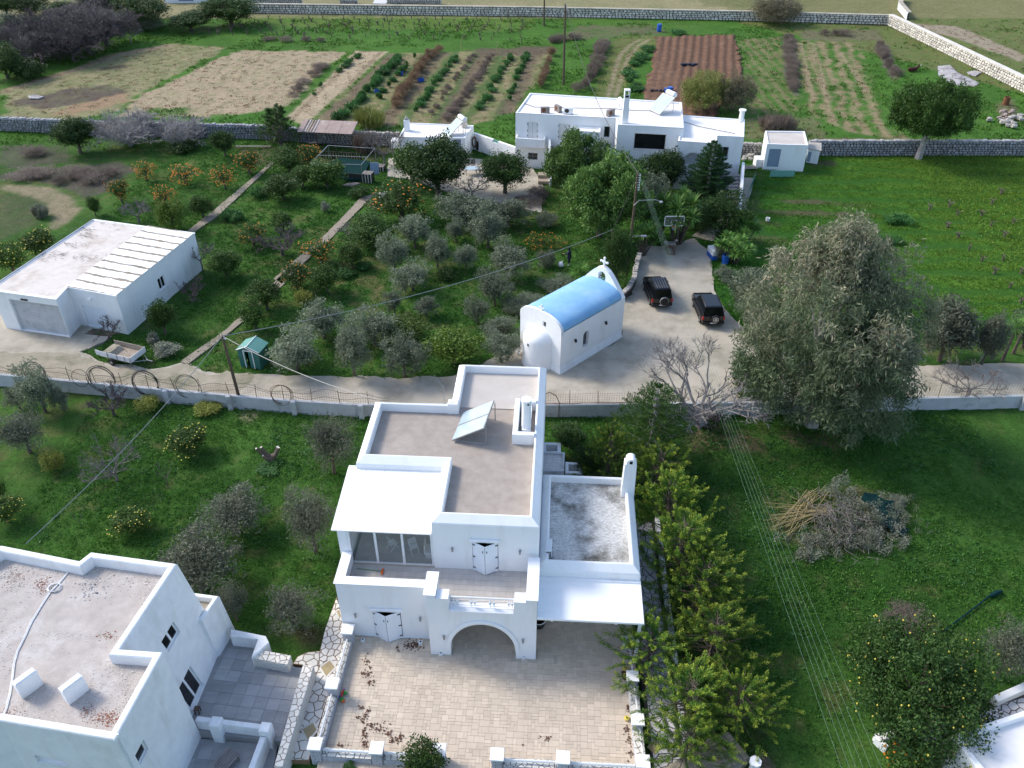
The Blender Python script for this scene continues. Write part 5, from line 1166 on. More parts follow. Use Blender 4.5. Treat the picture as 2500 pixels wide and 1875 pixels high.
for f,nm,dep,mt in ((fA,10,.25,'blockwall'),(fB,7,.14,'shutter_white')):
    o=f[2]; h_=(o[3]-o[2])/nm
    for k in range(nm):
        bb=MB(); bb.xf=FR(f[0],f[1]); bb.box(o[0]+.01,o[1]-.01,dep-.05,dep-.02,o[2]+k*h_+.008,o[2]+(k+1)*h_-.004); bb.build('door_slat',mt,GA)
o=fC[2]; window(fC[0],fC[1],o,GA,'metal_white','glass_dark',2,.06,.14)
bb=MB(); bb.xf=FR(fC[0],fC[1]); bb.box(o[0]-.08,o[1]+.08,-.05,-.001,o[2]-.07,o[2]-.01); bb.build('sill','plaster_clean',GA)
# white roof strips with dirty joints on the right-hand half
a0=Vector(gc(0,1,893,862,zg)[:2]);a1=Vector(gc(0,1,1500,377,zg)[:2]);c0=Vector(gc(0,1,520,790,zg)[:2]);c1=Vector(gc(0,1,1140,318,zg)[:2])
ns=10; rs=random.Random(3)
bb=MB(); bb.prism(ccw([tuple(a0+(a1-a0)*.01),tuple(a1-(a1-a0)*.01),tuple(c1),tuple(c0)]),zg-.03,zg+.03); bb.build('strip_bed','path_concrete',GA)
for k in range(ns):
    t0=k/ns+.008;t1=(k+1)/ns-.016
    P=[a0.lerp(a1,t0),a0.lerp(a1,t1),c0.lerp(c1,t1),c0.lerp(c1,t0)]
    edge=[]
    for (u_,v_) in ((P[0],P[1]),(P[1],P[2]),(P[2],P[3]),(P[3],P[0])):
        nn=2 if (u_-v_).length<2.5 else 14
        for j in range(nn):
            q=u_.lerp(v_,j/nn); edge.append((q.x+rs.uniform(-.03,.03)*(j>0),q.y+rs.uniform(-.07,.07)*(j>0)))
    bb=MB(); bb.prism(ccw(edge),zg+.031,zg+.05); bb.build('roof_strip','awning_white',GA)
bb=MB(); pts_=[gc(0,1,*q,zg+.05) for q in ((720,272),(-30,768))]; bb.tube(pts_,.06,6); bb.build('gutter','blockwall',GA)
p,q=fB[:2]; s_,z_=wallhit(p,q,(0,1),695,882); bb=MB(); bb.xf=FR(p,q); bb.box(s_-.12,s_+.12,-.16,-.001,z_-.03,z_+.05); bb.ball(s_-.12,-.2,z_-.02,.07,8); bb.ball(s_+.12,-.2,z_-.02,.07,8); bb.build('wall_lamp','metal_white',GA)
p,q=fA[:2]; s_,z_=wallhit(p,q,(0,1),188,889); bb=MB(); bb.xf=FR(p,q); bb.box(s_-.3,s_+.3,-.09,-.001,z_-.06,z_+.06); bb.build('wall_light','iron_dark',GA)
# palm frond debris on the roof
bb=MB(); rs=random.Random(9)
for (x,y,dx,dy,n_) in ((640,345,-.9,-.1,26),(700,400,-.7,-.2,22),(560,470,-.6,-.2,20),(430,545,1,-.25,26),(650,575,.6,-.3,22),(800,545,.3,.3,12),(330,560,-.5,.3,16),(860,300,-.7,-.1,10)):
    for k in range(n_):
        px=x+rs.gauss(0,60); py=y+rs.gauss(0,16); L=rs.uniform(15,55); a=gc(0,1,px,py,zg+.045); e=gc(0,1,px+dx*L+rs.gauss(0,8),py+dy*L+rs.gauss(0,8),zg+.05); bb.tube([a,e],.012,3,cap=False)
tag(bb.build('palm_litter','twig_dark'),'dry palm leaflets scattered on the garage roof','leaves',kind='stuff')
# ------------------------------------------------------------------ CHAPEL
CH=thing('chapel','small white chapel with a barrel-vaulted sky-blue roof, bell gable and rounded apse','chapel',(3.6,50.6,0),R(45))
def cb(b,name,mats,par=None,**k): return b.build(name,mats,par or CH,**k)
wy0,wy1,ln=0,4.2,6.95
def vault(r_,z0=3.5,rise=.95,n_=18,y0=0.,y1=4.2): return [(y0+(y1-y0)*(1-math.cos(math.pi*k/n_))/2, z0+rise*math.sin(math.pi*k/n_)**.85) for k in range(n_+1)]
sec=[(0,-.1),(0,3.5)]+vault(0)[1:-1]+[(4.2,3.5),(4.2,-.1)]
# long wall with niche window
nw=(2.55,3.2,1.05,2.45)
b=MB(); wall_face(b,ln,-.1,3.5,[nw],.28); b.add([(0,4.2,-.1),(ln,4.2,-.1),(ln,4.2,3.5),(0,4.2,3.5)],[(3,2,1,0)])
b.prism_x(sec,-.001,.02); 
b.prism_x([(0.0,3.3),(0,3.58)]+[(y,z+.10) for y,z in vault(0)[1:-1]]+[(4.2,3.58),(4.2,3.3)],-.02,.22)
# niche arch filler
for s_ in (-1,1):
    pts=[]; xc=(nw[0]+nw[1])/2; rr_=(nw[1]-nw[0])/2; zc=nw[3]-rr_
    pl_=[(xc+s_*rr_,nw[3]+.0),(xc,nw[3]+.0)]+[(xc+s_*rr_*math.sin(math.pi/2*k/6),zc+rr_*math.cos(math.pi/2*k/6)) for k in range(7)]
    b.prism_y(pl_,.001,.27)
cb(b,'walls',['plaster_clean','black_hole'])
b=MB(); b.box(nw[0]+.02,nw[1]-.12,.262,.275,nw[2]+.05,nw[3]-.08); w_=cb(b,'window','door_grey'); b=MB(); b.box(nw[0]+.10,nw[1]-.20,.255,.261,nw[2]+.12,nw[3]-.2); cb(b,'pane','glass_dark',w_)
# plinth sloping out
b=MB(); b.add([(-.16,-.2,-.1),(ln+.3,-.2,-.1),(ln+.3,-.2,.02),(-.16,-.2,.02),(-.02,-.002,.55),(ln+.1,-.002,.55),(-.16,.95,-.1),(-.16,.95,.02),(-.002,.95,.6)],[(0,1,2,3),(3,2,5,4),(0,3,7,6),(3,4,8,7)]); cb(b,'plinth','plaster')
# blue vault
vs=[];fs=[]; vp=[(0.04,3.50)]+[(y,z+.02) for y,z in vault(0)[1:-1]]+[(4.16,3.50)]; nX=24; rs=random.Random(5)
for i in range(nX+1):
    for (y,z) in vp: vs.append((.2+(ln-.2)*i/nX,y,z+rs.uniform(-.012,.012)))
m_=len(vp)
for i in range(nX):
    for j in range(m_-1): fs.append((i*m_+j,i*m_+j+1,(i+1)*m_+j+1,(i+1)*m_+j))
b=MB(); b.add(vs,fs); cb(b,'vault_roof','blue_roof',smooth=True)
# bell gable
prof_=[(-.02,-.1),(-.02,3.55)]
half=[(0.0,3.55),(.12,3.75),(.35,4.05),(.62,4.38),(.9,4.70),(1.2,5.02),(1.5,5.28),(1.8,5.44),(2.1,5.50)]
prof_+=half[1:]+[(4.2-y,z) for y,z in half[-2::-1]]+[(4.22,3.55),(4.22,-.1)]
b=MB(); x0,x1=ln,ln+.42
# gable in two halves round the bell opening
op0,op1,oz=1.74,2.46,4.12
left=[(-.02,-.1),(-.02,3.55)]+[p for p in half[1:] if p[0]<=2.1]+[(2.1,5.14)]+[(2.1-.36*math.sin(math.pi/2*k/6),4.78+.36*math.cos(math.pi/2*k/6)) for k in range(1,7)]+[(op0,oz),(2.1,oz),(2.1,-.1)]
b.prism_x(left,x0,x1); b.prism_x([(4.2-y,z) for y,z in left][::-1],x0,x1); cb(b,'bell_gable','plaster_clean')
b=MB(); b.lathe([(.0,.34),(.06,.33),(.10,.2),(.14,.08),(.19,0),(.17,0),(.0,.2)],seg=14); bl=cb(b,'bell','green_roof_sheet',smooth=True,loc=(ln+.21,2.1,4.25))
b=MB(); b.box(-.02,.02,-.36,.36,.36,.40); cb(b,'bell_beam','iron_dark',bl)
def cross(loc,s_,par):
    b=MB(); t=.055*s_
    b.box(-t,t,-t,t,0,.62*s_); b.box(-t*.9,t*.9,-.26*s_,.26*s_,.33*s_,.33*s_+2*t)
    for (yy,zz_) in ((-.27*s_,.33*s_+t),(.27*s_,.33*s_+t),(0,.66*s_)): b.ball(0,yy,zz_,.095*s_,8)
    return cb(b,'cross','plaster_clean',par,loc=loc,smooth=True)
cross((ln+.21,2.1,5.48),1.15,None); cross((.1,2.1,4.5),.75,None)
# apse
b=MB(); ac=2.1; ar=1.25
pr=[(ar+.08,-.1),(ar+.03,.9),(ar,2.25)]+[(ar*math.cos(R(a)),2.25+ar*.72*math.sin(R(a))) for a in range(10,91,10)]
b.lathe(pr,0,0,20,axis='z',a0=math.pi/2,a1=3*math.pi/2); o=cb(b,'apse','plaster_clean',smooth=True,loc=(.0,ac+.05,0))
b=MB(); b.box(-.03,.03,-.07,.07,-.1,.1); cb(b,'apse_slit','mortar_dark',loc=(-ar-.0,ac+.05,2.1))
# square opening above the apse
b=MB(); b.box(-.028,-.021,1.52,1.86,3.42,3.82); o=cb(b,'vent_window','blockwall'); b=MB(); b.box(-.034,-.029,1.54,1.70,3.45,3.80); cb(b,'vent_pane','glass_dark',o)
for xx in (1.55,5.1):
    b=MB(); b.box(xx-.05,xx+.05,-.06,-.001,2.2,2.34); b.ball(xx,-.13,2.30,.085,8); b.cyl(xx,-.13,2.08,2.22,.06,.1,8); cb(b,'wall_lamp','iron_dark')
# ------------------------------------------------------------------ FAR FARMHOUSE
FH=thing('farmhouse','long white farmhouse with stepped flat roofs behind the trees, in the upper middle','house')
B1=[(.39,92.0),(9.86,90.37),(11.4,90.2),(11.4,88.03),(18.35,87.0),(18.95,91.2),(19.56,95.7),(2.11,99.24)]
z1=6.2
f0=(B1[0],B1[1]); f3=(B1[3],B1[4]); f1=(B1[1],B1[2])
ops={0:[wrect(*f0,(2,0),280,940,352,1078),wrect(*f0,(2,0),520,952,597,1085),wrect(*f0,(2,0),282,1177,355,1236)],1:[],3:[wrect(*f3,(2,0),1108,1028,1332,1160)]}
fB_=((9.86,90.37),(11.4,90.2)); ops[1]=[(.35,1.0,*sorted((wallhit(*fB_,(2,0),890,975)[1],wallhit(*fB_,(2,0),890,1060)[1])))]
b=shell(B1,-.2,z1-.08,PROF(z1,.22,.16,.05),ops,.3); b.build('main_walls',['plaster_clean','black_hole','white_roof'],FH)
for k in (0,1):
    o=ops[0][k]
    for s_ in (0,1):
        m_=(o[0]+o[1])/2; bb=MB(); bb.xf=FR(*f0); bb.box(*((o[0]+.02,m_-.01) if s_==0 else (m_+.01,o[1]-.02)),.04,.09,o[2]+.01,o[3]-.01); lf=bb.build('door_leaf','plate_white',FH)
        bb=MB(); bb.xf=FR(*f0)
        xh=o[0]-.05 if s_==0 else o[1]-.02
        for zz_ in (o[2]+.4,(o[2]+o[3])/2,o[3]-.25): bb.box(xh,xh+.07,-.02,.03,zz_-.07,zz_+.07)
        bb.build('hinge','iron_dark',lf)
window(*f0,ops[0][2],FH,'door_grey','glass_dark',2,.07,.2,1); window(*f1,ops[1][0],FH,'door_grey','glass_dark',1,.08,.2)
o=ops[3][0]; bb=MB(); bb.xf=FR(*f3)
for q in ((o[0]-.07,o[0],o[2]-.07,o[3]+.07),(o[1],o[1]+.07,o[2]-.07,o[3]+.07),(o[0],o[1],o[3],o[3]+.07),(o[0],o[1],o[2]-.07,o[2])): bb.box(q[0],q[1],-.03,-.001,q[2],q[3])
wf=bb.build('window','stone_pale',FH); bb=MB(); bb.xf=FR(*f3); bb.box(o[0]+.01,o[1]-.01,.2,.22,o[2]+.01,o[3]-.01); bb.build('pane','glass_dark',wf)
z2=5.35
B2=[gc(2,0,*q,z2)[:2] for q in ((1440,1085),(1735,1105),(1745,1045),(1950,1055),(1955,920),(1455,885),(1485,985))]
B2[6]=(B2[0][0]+.9,B2[6][1]); B2[5]=(B2[5][0],B2[5][1])
g3=(B2[2],B2[3]); g0=(B2[0],B2[1])
ow=wrect(*g3,(2,0),1745,1130,1820,1215)
a=wallhit(*g0,(2,0),1455,1275); e=wallhit(*g0,(2,0),1640,1275); t_=wallhit(*g0,(2,0),1540,1170)
b=shell(ccw(B2),-.2,z2-.08,PROF(z2,.2,.14,.05),{0:[(a[0],e[0],a[1],t_[1],1.3,0)],2:[ow]},.2); b.build('wing_walls',['plaster_clean','black_hole','white_roof'],FH)
window(*g3,ow,FH,'door_grey','glass_dark',2,.08,.2)
# arched porch opening on the wing front
bb=MB(); bb.xf=FR(*g0); xc=(a[0]+e[0])/2; rr_=(e[0]-a[0])/2; 
pts=[(xc-rr_*math.cos(math.pi*k/16),a[1]+(t_[1]-a[1])*math.sin(math.pi*k/16)) for k in range(17)]
pin=[(xc+(x_-xc)*.94,a[1]+.02+(z_-a[1])*.94) for x_,z_ in pts]
for k in range(16): bb.add([(pts[k][0],-.05,pts[k][1]),(pts[k+1][0],-.05,pts[k+1][1]),(pin[k+1][0],-.05,pin[k+1][1]),(pin[k][0],-.05,pin[k][1]),(pin[k][0],-.002,pin[k][1]),(pin[k+1][0],-.002,pin[k+1][1])],[(0,1,2,3),(3,2,5,4)])
bb.build('porch_arch','plaster_clean',FH)
for s_ in (0,1): bb=MB(); bb.xf=FR(*g0); bb.prism_y(([(a[0],t_[1])]+pts[:9]) if s_==0 else (pts[8:]+[(e[0],t_[1])]),.001,.28); bb.build('arch_corner','plaster_clean',FH)
bb=MB(); bb.xf=FR(*g0); bb.ball(a[0]+.25,-.08,a[1]+.3,.22,8); bb.box(a[0]+.9,a[0]+1.5,-.06,-.02,a[1]+.05,a[1]+.16); bb.build('flower_pot','iron_dark',FH)
# small projecting room
z3=5.1; B3=[gc(2,0,608,1003,z3)[:2],gc(2,0,838,1020,z3)[:2],(9.86,90.30),(7.05,90.75)]
h3=(B3[0],B3[1]); b=shell(ccw(B3),-.2,z3-.06,PROF(z3,.18,.12,.04),{0:[wrect(*h3,(2,0),745,1062,787,1112)]},.2); b.build('room_walls',['plaster_clean','black_hole','white_roof'],FH); window(*h3,wrect(*h3,(2,0),745,1062,787,1112),FH,'door_grey','glass_dark',1,.08,.2)
# balcony
bb=MB(); p0=Vector((.45,90.85));p1=Vector((3.55,90.3)); bw(bb,p0,p1,.15,2.75,3.75,.02); bb.build('balcony_front','plaster_clean',FH)
bb=MB(); bw(bb,(.62,91.9),(.5,91.0),.15,2.75,3.74,.02); bw(bb,(3.75,91.4),(3.6,90.45),.15,2.75,3.74,.02); bb.prism([(.5,90.9),(3.5,90.4),(3.7,91.4),(.65,91.95)],2.75,2.87); bb.build('balcony_floor','plaster_clean',FH)
# outside stair wall sloping down
bb=MB(); sx=gc(2,0,445,1065,3.2); ex=gc(2,0,388,1500,1.0)
bb.prism_x([(0,0),(-5.2,-.1),(-5.2,.95),(-1.0,3.6),(0,3.6)],0,.22); bb.v=[(v[0]+4.1,v[1]+91.2,v[2]-.1) for v in bb.v]; bb.build('stair_wall','plaster_clean',FH)
for k in range(9):
    bb=MB(); bb.box(4.34,5.4,91.0-(k+1)*.42,91.0-k*.42,-.1,2.7-k*.3); bb.build('step','path_concrete',FH)
bb=MB(); bb.box(2.9,4.09,86.6,87.5,0,.35); bb.box(2.9,4.09,87.51,88.4,0,.7); bb.build('low_step','path_concrete',FH)
# right-hand sloping wall of the ramp and steps
bb=MB(); q0=gc(2,0,1895,1330,1.5); bb.prism_x([(0,0),(-9.2,0),(-9.2,.5),(-1.5,2.6),(0,2.6)],0,.28); bb.xf=None
m_=Matrix.Translation((25.1,86.8,-.1))@Matrix.Rotation(R(-13),4,'Z'); bb.v=[tuple(m_@Vector(v)) for v in bb.v]; bb.build('ramp_wall','plaster_clean',FH)
for k in range(7):
    bb=MB(); bb.box(22.0,24.7-.1*k,85.9-(k+1)*.5,85.9-k*.5,-.1,1.5-k*.2); bb.build('step','stone_grey',FH)
# chimneys
p=gc(2,0,1028,940,z1); hc=height_of(p[0],p[1],c(2,0,1045,690)[1],z1)-.8; bb=MB(); bb.prism([(p[0]-.36,p[1]-.3),(p[0]+.36,p[1]-.3),(p[0]+.36,p[1]+.35),(p[0]-.36,p[1]+.35)],z1-.1,z1+hc,top=[(p[0]-.27,p[1]-.25),(p[0]+.27,p[1]-.25),(p[0]+.27,p[1]+.3),(p[0]-.27,p[1]+.3)]); cc=bb.build('chimney','plaster_clean',FH)
bb=MB(); bb.box(p[0]-.29,p[0]-.19,p[1]-.3,p[1]+.32,z1+hc+.001,z1+hc+.7); bb.box(p[0]+.19,p[0]+.29,p[1]-.3,p[1]+.32,z1+hc+.001,z1+hc+.7); bb.box(p[0]-.31,p[0]+.31,p[1]-.32,p[1]+.34,z1+hc+.701,z1+hc+.8); bb.build('chimney_cap','plaster_clean',cc)
bb=MB(); bb.box(p[0]-.17,p[0]+.17,p[1]-.2,p[1]+.2,z1+hc+.001,z1+hc+.2); bb.build('flue','black_hole',cc)
p=gc(2,0,1925,930,z2); hc=height_of(p[0],p[1],c(2,0,1930,845)[1],z2); bb=MB(); bb.cyl(p[0],p[1],z2-.1,z2+hc-.15,.3,.27,14); bb.cyl(p[0],p[1],z2+hc-.149,z2+hc,.40,.40,14); bb.build('chimney','plaster_clean',FH,smooth=True)
# roof equipment
pp=gc(2,0,1195,858,z1); solar((pp[0]+.9,pp[1]-.2,z1-.1),R(-62),None,2.4,2.2,40,True,'solar water heater with a white tank on the farmhouse roof beside the tall chimney','solar heater',1)
for (x,y,a,dirty,lb) in ((413,862,0,True,'dark rusty air-conditioning box, leftmost on the farmhouse roof'),(513,850,-60,True,'brown-sided air-conditioning box standing edge-on, second from the left on the farmhouse roof'),(592,868,-8,False,'white air-conditioning unit with a round fan on the farmhouse roof'),(918,882,40,True,'rusty air-conditioning box turned sideways near the tall farmhouse chimney')):
    p=gc(2,0,x,y,z1); t=ac_unit((p[0],p[1],z1-.15),R(a),lb,dirty); t.scale=(1.25,1.25,1.15)
p=gc(2,0,985,815,z1); t=thing('satellite_dish','small white satellite dish left of the tall chimney on the farmhouse roof','satellite dish',(p[0],p[1],z1-.14))
bb=MB(); bb.lathe([(0,0),(.2,.02),(.42,.12)],seg=16); o=bb.build('dish','metal_white',t,True,(0,0,.7)); o.rotation_euler=(R(60),0,R(-60)); bb=MB(); bb.tube([(0,0,0),(0,0,.7)],.03,6); bb.tube([(0,0,.7),(-.4,-.2,.55)],.015,5); bb.build('mast','metal_grey',t)
bb=MB(); bb.tube([gc(2,0,*q,z1-.08) for q in ((245,795),(330,825),(600,832),(950,838),(1050,850),(1290,856))]+[gc(2,0,*q,z2-.05) for q in ((1440,925),(1600,975),(1750,1005),(1880,1030))],.03,4); tag(bb.build('roof_cable','wire'),'thin dark cable lying along the farmhouse roofs','cable')
# ------------------------------------------------------------------ OUTBUILDING, YARD WALL, SHEDS
OB=thing('outbuilding','small white flat-roofed outbuilding with a solar heater, left of the farmhouse','outbuilding')
zo=2.7; B4=[gc(1,0,*q,zo)[:2] for q in ((1180,1055),(1690,1065),(1758,965),(1240,945))]; k0=(B4[0],B4[1]); dd_=wrect(*k0,(1,0),1608,1075,1662,1140)
dd_=(dd_[0],dd_[1],.05,dd_[3]); b=shell(ccw(B4),-.2,zo-.06,PROF(zo,.18,.12,.04),{0:[dd_]} ,.15); b.build('walls',['plaster_clean','black_hole','white_roof'],OB); inwall('door',*k0,dd_,'door_grey',OB,.06,.12,.02,.02)
p=gc(1,0,1245,1000,zo); bb=MB(); bb.box(p[0]-.32,p[0]+.32,p[1]-.3,p[1]+.3,zo-.1,zo+1.2,bev=.05); cc=bb.build('chimney','plaster_clean',OB); bb=MB(); bb.prism_y([(p[0]-.3,zo+1.201),(p[0]+.3,zo+1.201),(p[0],zo+1.6)],p[1]-.2,p[1]+.2); bb.build('chimney_cap','stone',cc)
p=gc(1,0,1690,975,zo); bb=MB(); bb.box(p[0]-.3,p[0]+.3,p[1]-.3,p[1]+.3,zo-.1,zo+1.0,bev=.05); bb.build('chimney','stone_pale',OB)
p=gc(1,0,1560,1030,zo); solar((p[0]-.1,p[1]-.3,zo-.1),R(-62),None,2.3,1.7,38,True,'solar water heater with a steel tank on the small outbuilding','solar heater',1)
YW=thing('yard_wall','white yard wall joining the outbuilding to the farmhouse','wall')
bb=MB(); q0=gc(1,0,1760,1150);q1=(.3,92.6); L_=Vector((q1[0]-q0[0],q1[1]-q0[1])).length; bb.xf=FR(q0[:2],q1); bb.box(0,L_*.47,0,.3,-.1,2.0,bev=.03); bb.box(L_*.47,L_*.6,0,.3,-.1,1.7); bb.box(L_*.6,L_,0,.3,-.1,2.0,bev=.03); bb.build('wall_run','plaster_clean',YW)
bb=MB(); bb.xf=FR(q0[:2],q1); bb.box(L_*.48,L_*.59,.1,.2,1.72,2.0); bb.build('glass_block','green_roof_sheet',YW)
SH=thing('pump_shed','small white shed with a blue-grey door by the dry-stone wall','shed')
zs=3.0; B5=[gc(3,0,*q,zs)[:2] for q in ((232,1110),(550,1120),(522,1012),(215,1008))]; k0=(B5[0],B5[1]); dd_=wrect(*k0,(3,0),250,1148,322,1250); dd_=(dd_[0],dd_[1],.35,dd_[3])
b=shell(ccw(B5),-.2,zs-.06,PROF(zs,.2,.14,.04),{0:[dd_]},.1); b.build('walls',['plaster_clean','black_hole','screed_pale'],SH); inwall('door',*k0,dd_,'door_blue',SH,.03,.09,.02,.02)
p=gc(3,0,185,1290); bb=MB(); bb.box(p[0]-.7,p[0]+.35,p[1]-.1,p[1]+1.2,-.1,.95,bev=.04); bb.build('step_block','plaster_rough',SH)
LN=thing('lean_to','tiny white lean-to with a pale blue door, right of the small white shed','shed')
zl=1.5; B6=[gc(3,0,*q,zl)[:2] for q in ((552,1150),(640,1165),(640,1110),(556,1100))]; b=MB(); b.prism(ccw(B6),-.1,zl); b.build('walls','plaster_rough',LN)
b=MB(); b.prism(inset(ccw(B6),-.12),zl+.001,zl+.1); b.build('roof_slab','stone',LN); b=MB(); b.xf=FR(B6[0],B6[1]); b.box(.05,.4,-.03,-.001,.05,1.2); b.build('door','door_blue',LN)
# green metal garden shed
GS=thing('garden_shed','small green metal garden shed with white trim beside the lane','shed',(-19.65,51.95,0),R(-14))
W_,D_,E_=.88,.72,1.55
b=MB()
for i in range(int(2*W_/.1)): 
    x=-W_+i*.1+.01
    if not -.36<x<.30: b.box(x,x+.09,-D_,-D_+.02,0,E_)
    b.box(x,x+.09,D_-.02,D_,0,E_)
for i in range(int(2*D_/.1)):
    y=-D_+i*.1+.01; b.box(-W_,-W_+.02,y,y+.09,0,E_); b.box(W_-.02,W_,y,y+.09,0,E_)
b.prism_y([(-W_,E_),(W_,E_),(0,E_+.38)],-D_+.001,-D_+.02); b.build('wall_panels','green_sheet',GS)
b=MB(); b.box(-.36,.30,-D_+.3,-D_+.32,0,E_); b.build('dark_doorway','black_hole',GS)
b=MB(); b.box(-.42,-.36,-D_-.03,-D_+.02,0,E_); b.box(.30,.36,-D_-.03,-D_+.02,0,E_); b.box(-.42,.36,-D_-.03,-D_+.02,E_-.04,E_+.02)
b.tube([(-W_-.05,-D_-.06,E_-.0),(0,-D_-.06,E_+.42),(W_+.05,-D_-.06,E_)],.03,4); b.box(-.02,.02,-D_-.05,D_+.05,E_+.41,E_+.45); b.build('trim','metal_white',GS)
for s_ in (-1,1):
    b=MB()
    for k in range(10):
        y=-D_-.04+k*(2*D_+.08)/10; y2=y+(2*D_+.08)/10-.02; b.add([(s_*(W_+.08),y,E_-.04),(s_*(W_+.08),y2,E_-.04),(0,y2,E_+.40),(0,y,E_+.40),(s_*(W_+.08),y,E_-.02),(s_*(W_+.08),y2,E_-.02),(0,y2,E_+.42),(0,y,E_+.42)],[(0,1,2,3),(4,5,6,7),(0,1,5,4),(1,2,6,5),(2,3,7,6),(3,0,4,7)])
    b.build('roof_sheet','green_roof_sheet',GS)
b=MB(); b.box(.0,.30,-D_-.01,-D_+.01,.02,E_-.05); b.build('door','green_sheet',GS)
# open shed with rusty sheets
RS=thing('open_shed','open lean-to with rusty sheet roof against the dry-stone wall','shed')
zr=2.0; C4=[gc(1,0,*q,zr) for q in ((395,1018),(820,1038),(868,968),(450,945))]
cs=[Vector(p) for p in C4]
for k in range(4):
    t0,t1=k/4+.003,(k+1)/4-.003; P=[cs[0].lerp(cs[1],t0),cs[0].lerp(cs[1],t1),cs[3].lerp(cs[2],t1),cs[3].lerp(cs[2],t0)]
    for i_ in (2,3): P[i_]=P[i_]+Vector((0,0,.35+.03*k))
    b=MB(); b.add([tuple(p) for p in P]+[tuple(p+Vector((0,0,.05))) for p in P],[(3,2,1,0),(4,5,6,7),(0,1,5,4),(1,2,6,5),(2,3,7,6),(3,0,4,7)]); b.build('roof_sheet','rusty_sheet',RS)
for k in range(5):
    t0=.10+k*.05; a=cs[0].lerp(cs[1],t0)+Vector((0,0,.08)); e=cs[3].lerp(cs[2],t0)+Vector((0,0,.46)); b=MB(); b.tube([a,e],.06,4); b.build('loose_plank',('plywood','stone_pale','paver_tan')[k%3],RS)
for t0 in (.02,.34,.66,.98):
    a=cs[0].lerp(cs[1],t0); b=MB(); b.tube([(a.x,a.y+.3,0),(a.x,a.y+.3,zr)],.07,6); b.build('post','wood_pole',RS)
# ------------------------------------------------------------------ far upper left building glimpsed, gate piers at the top
FB=thing('distant_house','pale blue and white house glimpsed between trees at the top edge','house')
p=gc(0,0,1420,20); b=MB(); b.box(p[0]-4,p[0]+4,p[1],p[1]+6,-.2,3.2); b.build('walls','plaster',FB); b=MB(); b.box(p[0]-1,p[0]+2,p[1]-.05,p[1]-.001,.3,2.6); b.build('door','door_blue',FB)
# ------------------------------------------------------------------ DRY-STONE WALLS
def stonewall(name,pts,h,th,label,m_='stone_grey',sz=(.28,.55),rh=.26,seed=0,cap=None,both=False,cat='wall'):
    rs=random.Random(seed); t=thing(name,label,cat); core=MB(); f=MB()
    for k in range(len(pts)-1):
        p,q=pts[k],pts[k+1]; L=math.hypot(q[0]-p[0],q[1]-p[1]); core.xf=FR(p,q); core.box(0,L,.08,th-.08,-.3,h-.08)
        sides=[(p,q),(q,p)] if both else [(p,q)]
        for a,e in sides:
            f.xf=FR(a,e) if (a,e)==(p,q) else FR((a[0]+(p[1]-q[1])*-th/L*-1 if False else a[0],a[1]),e)
            if (a,e)!=(p,q): f.xf=FR(a,e)@Matrix.Translation((0,-th,0))
            z=-.05
            while z<h-.1:
                hh=min(rh*rs.uniform(.7,1.3),h-z); x=-rs.uniform(0,.2)
                while x<L:
                    w_=rs.uniform(*sz); e_=.05+rs.uniform(0,.07); j=lambda a_:rs.uniform(-a_,a_); o=.03
                    cx=x+w_/2; cz=z+hh/2; m6=[]
                    for (sx,sz_) in ((-1,-.55),(-.2,-1),(.8,-.9),(1,.35),(.35,1),(-.75,.9)): m6.append((cx+sx*(w_/2-.02)+j(.03),0.08,cz+sz_*(hh/2-.015)+j(.02)))
                    fr=[(cx+(v[0]-cx)*.78,-e_+.05,cz+(v[2]-cz)*.75) for v in m6]
                    f.add(m6+fr,[(6,7,8,9,10,11)]+[(i,(i+1)%6,6+(i+1)%6,6+i) for i in range(6)]); x+=w_
                z+=hh
        # top stones
        f.xf=FR(p,q); x=0
        if not cap:
            while x<L:
                w_=rs.uniform(*sz); hh=rs.uniform(.08,.2)
                f.prism([(x+.02,rs.uniform(0,.06)),(x+w_-.02,rs.uniform(0,.06)),(x+w_-.03,th-rs.uniform(0,.06)),(x+.03,th-rs.uniform(0,.06))],h-.1,h-.05+hh,bev=.03); x+=w_
    core.xf=f.xf=None; core.build('wall_core','mortar_dark',t); f.build('wall_stones',m_,t,kind='stuff')
    if cap:
        cb_=MB()
        for k in range(len(pts)-1):
            p,q=pts[k],pts[k+1]; L=math.hypot(q[0]-p[0],q[1]-p[1]); cb_.xf=FR(p,q); cb_.box(-.05*(k==0),L,-.06,th+.3,h-.079,h+.03)
        cb_.xf=None; cb_.build('wall_coping',cap,t)
    return t
stonewall('dry_stone_wall',[(-72,104.9),(-65.36,103.9),(-48.1,102.0),(-31.6,101.0),(-24,99.5)],1.6,.6,'grey dry-stone wall behind the orchard on the left, partly hidden by bare bushes',seed=1,sz=(.25,.5),rh=.24)
stonewall('dry_stone_wall',[(-24,99.45),(-14.0,98.4)],1.5,.6,'dark dry-stone wall under the rusty open shed','stone',seed=2)
stonewall('dry_stone_wall',[(25.5,95.6),(29.5,95.4)],1.3,.6,'rough broken stretch of dry-stone wall between farmhouse and shed','stone',seed=6)
stonewall('dry_stone_wall',[(35.2,95.35),(66,95.35),(90,95.4)],1.68,.6,'grey dry-stone wall behind the green field, with the round pine in front','stone_grey',seed=3,sz=(.28,.55),rh=.27)
FW=[(-52,170.4),(3.9,167.5),(43.5,163.9),(68.7,160.8)]
stonewall('field_wall',FW,1.6,.5,'long pale stone wall running straight across the top of the fields','stone_pale',seed=4,sz=(.45,.9),rh=.36,cap='concrete')
sl=[(68.7,160.8),(73.4,120),(77.0,100)]
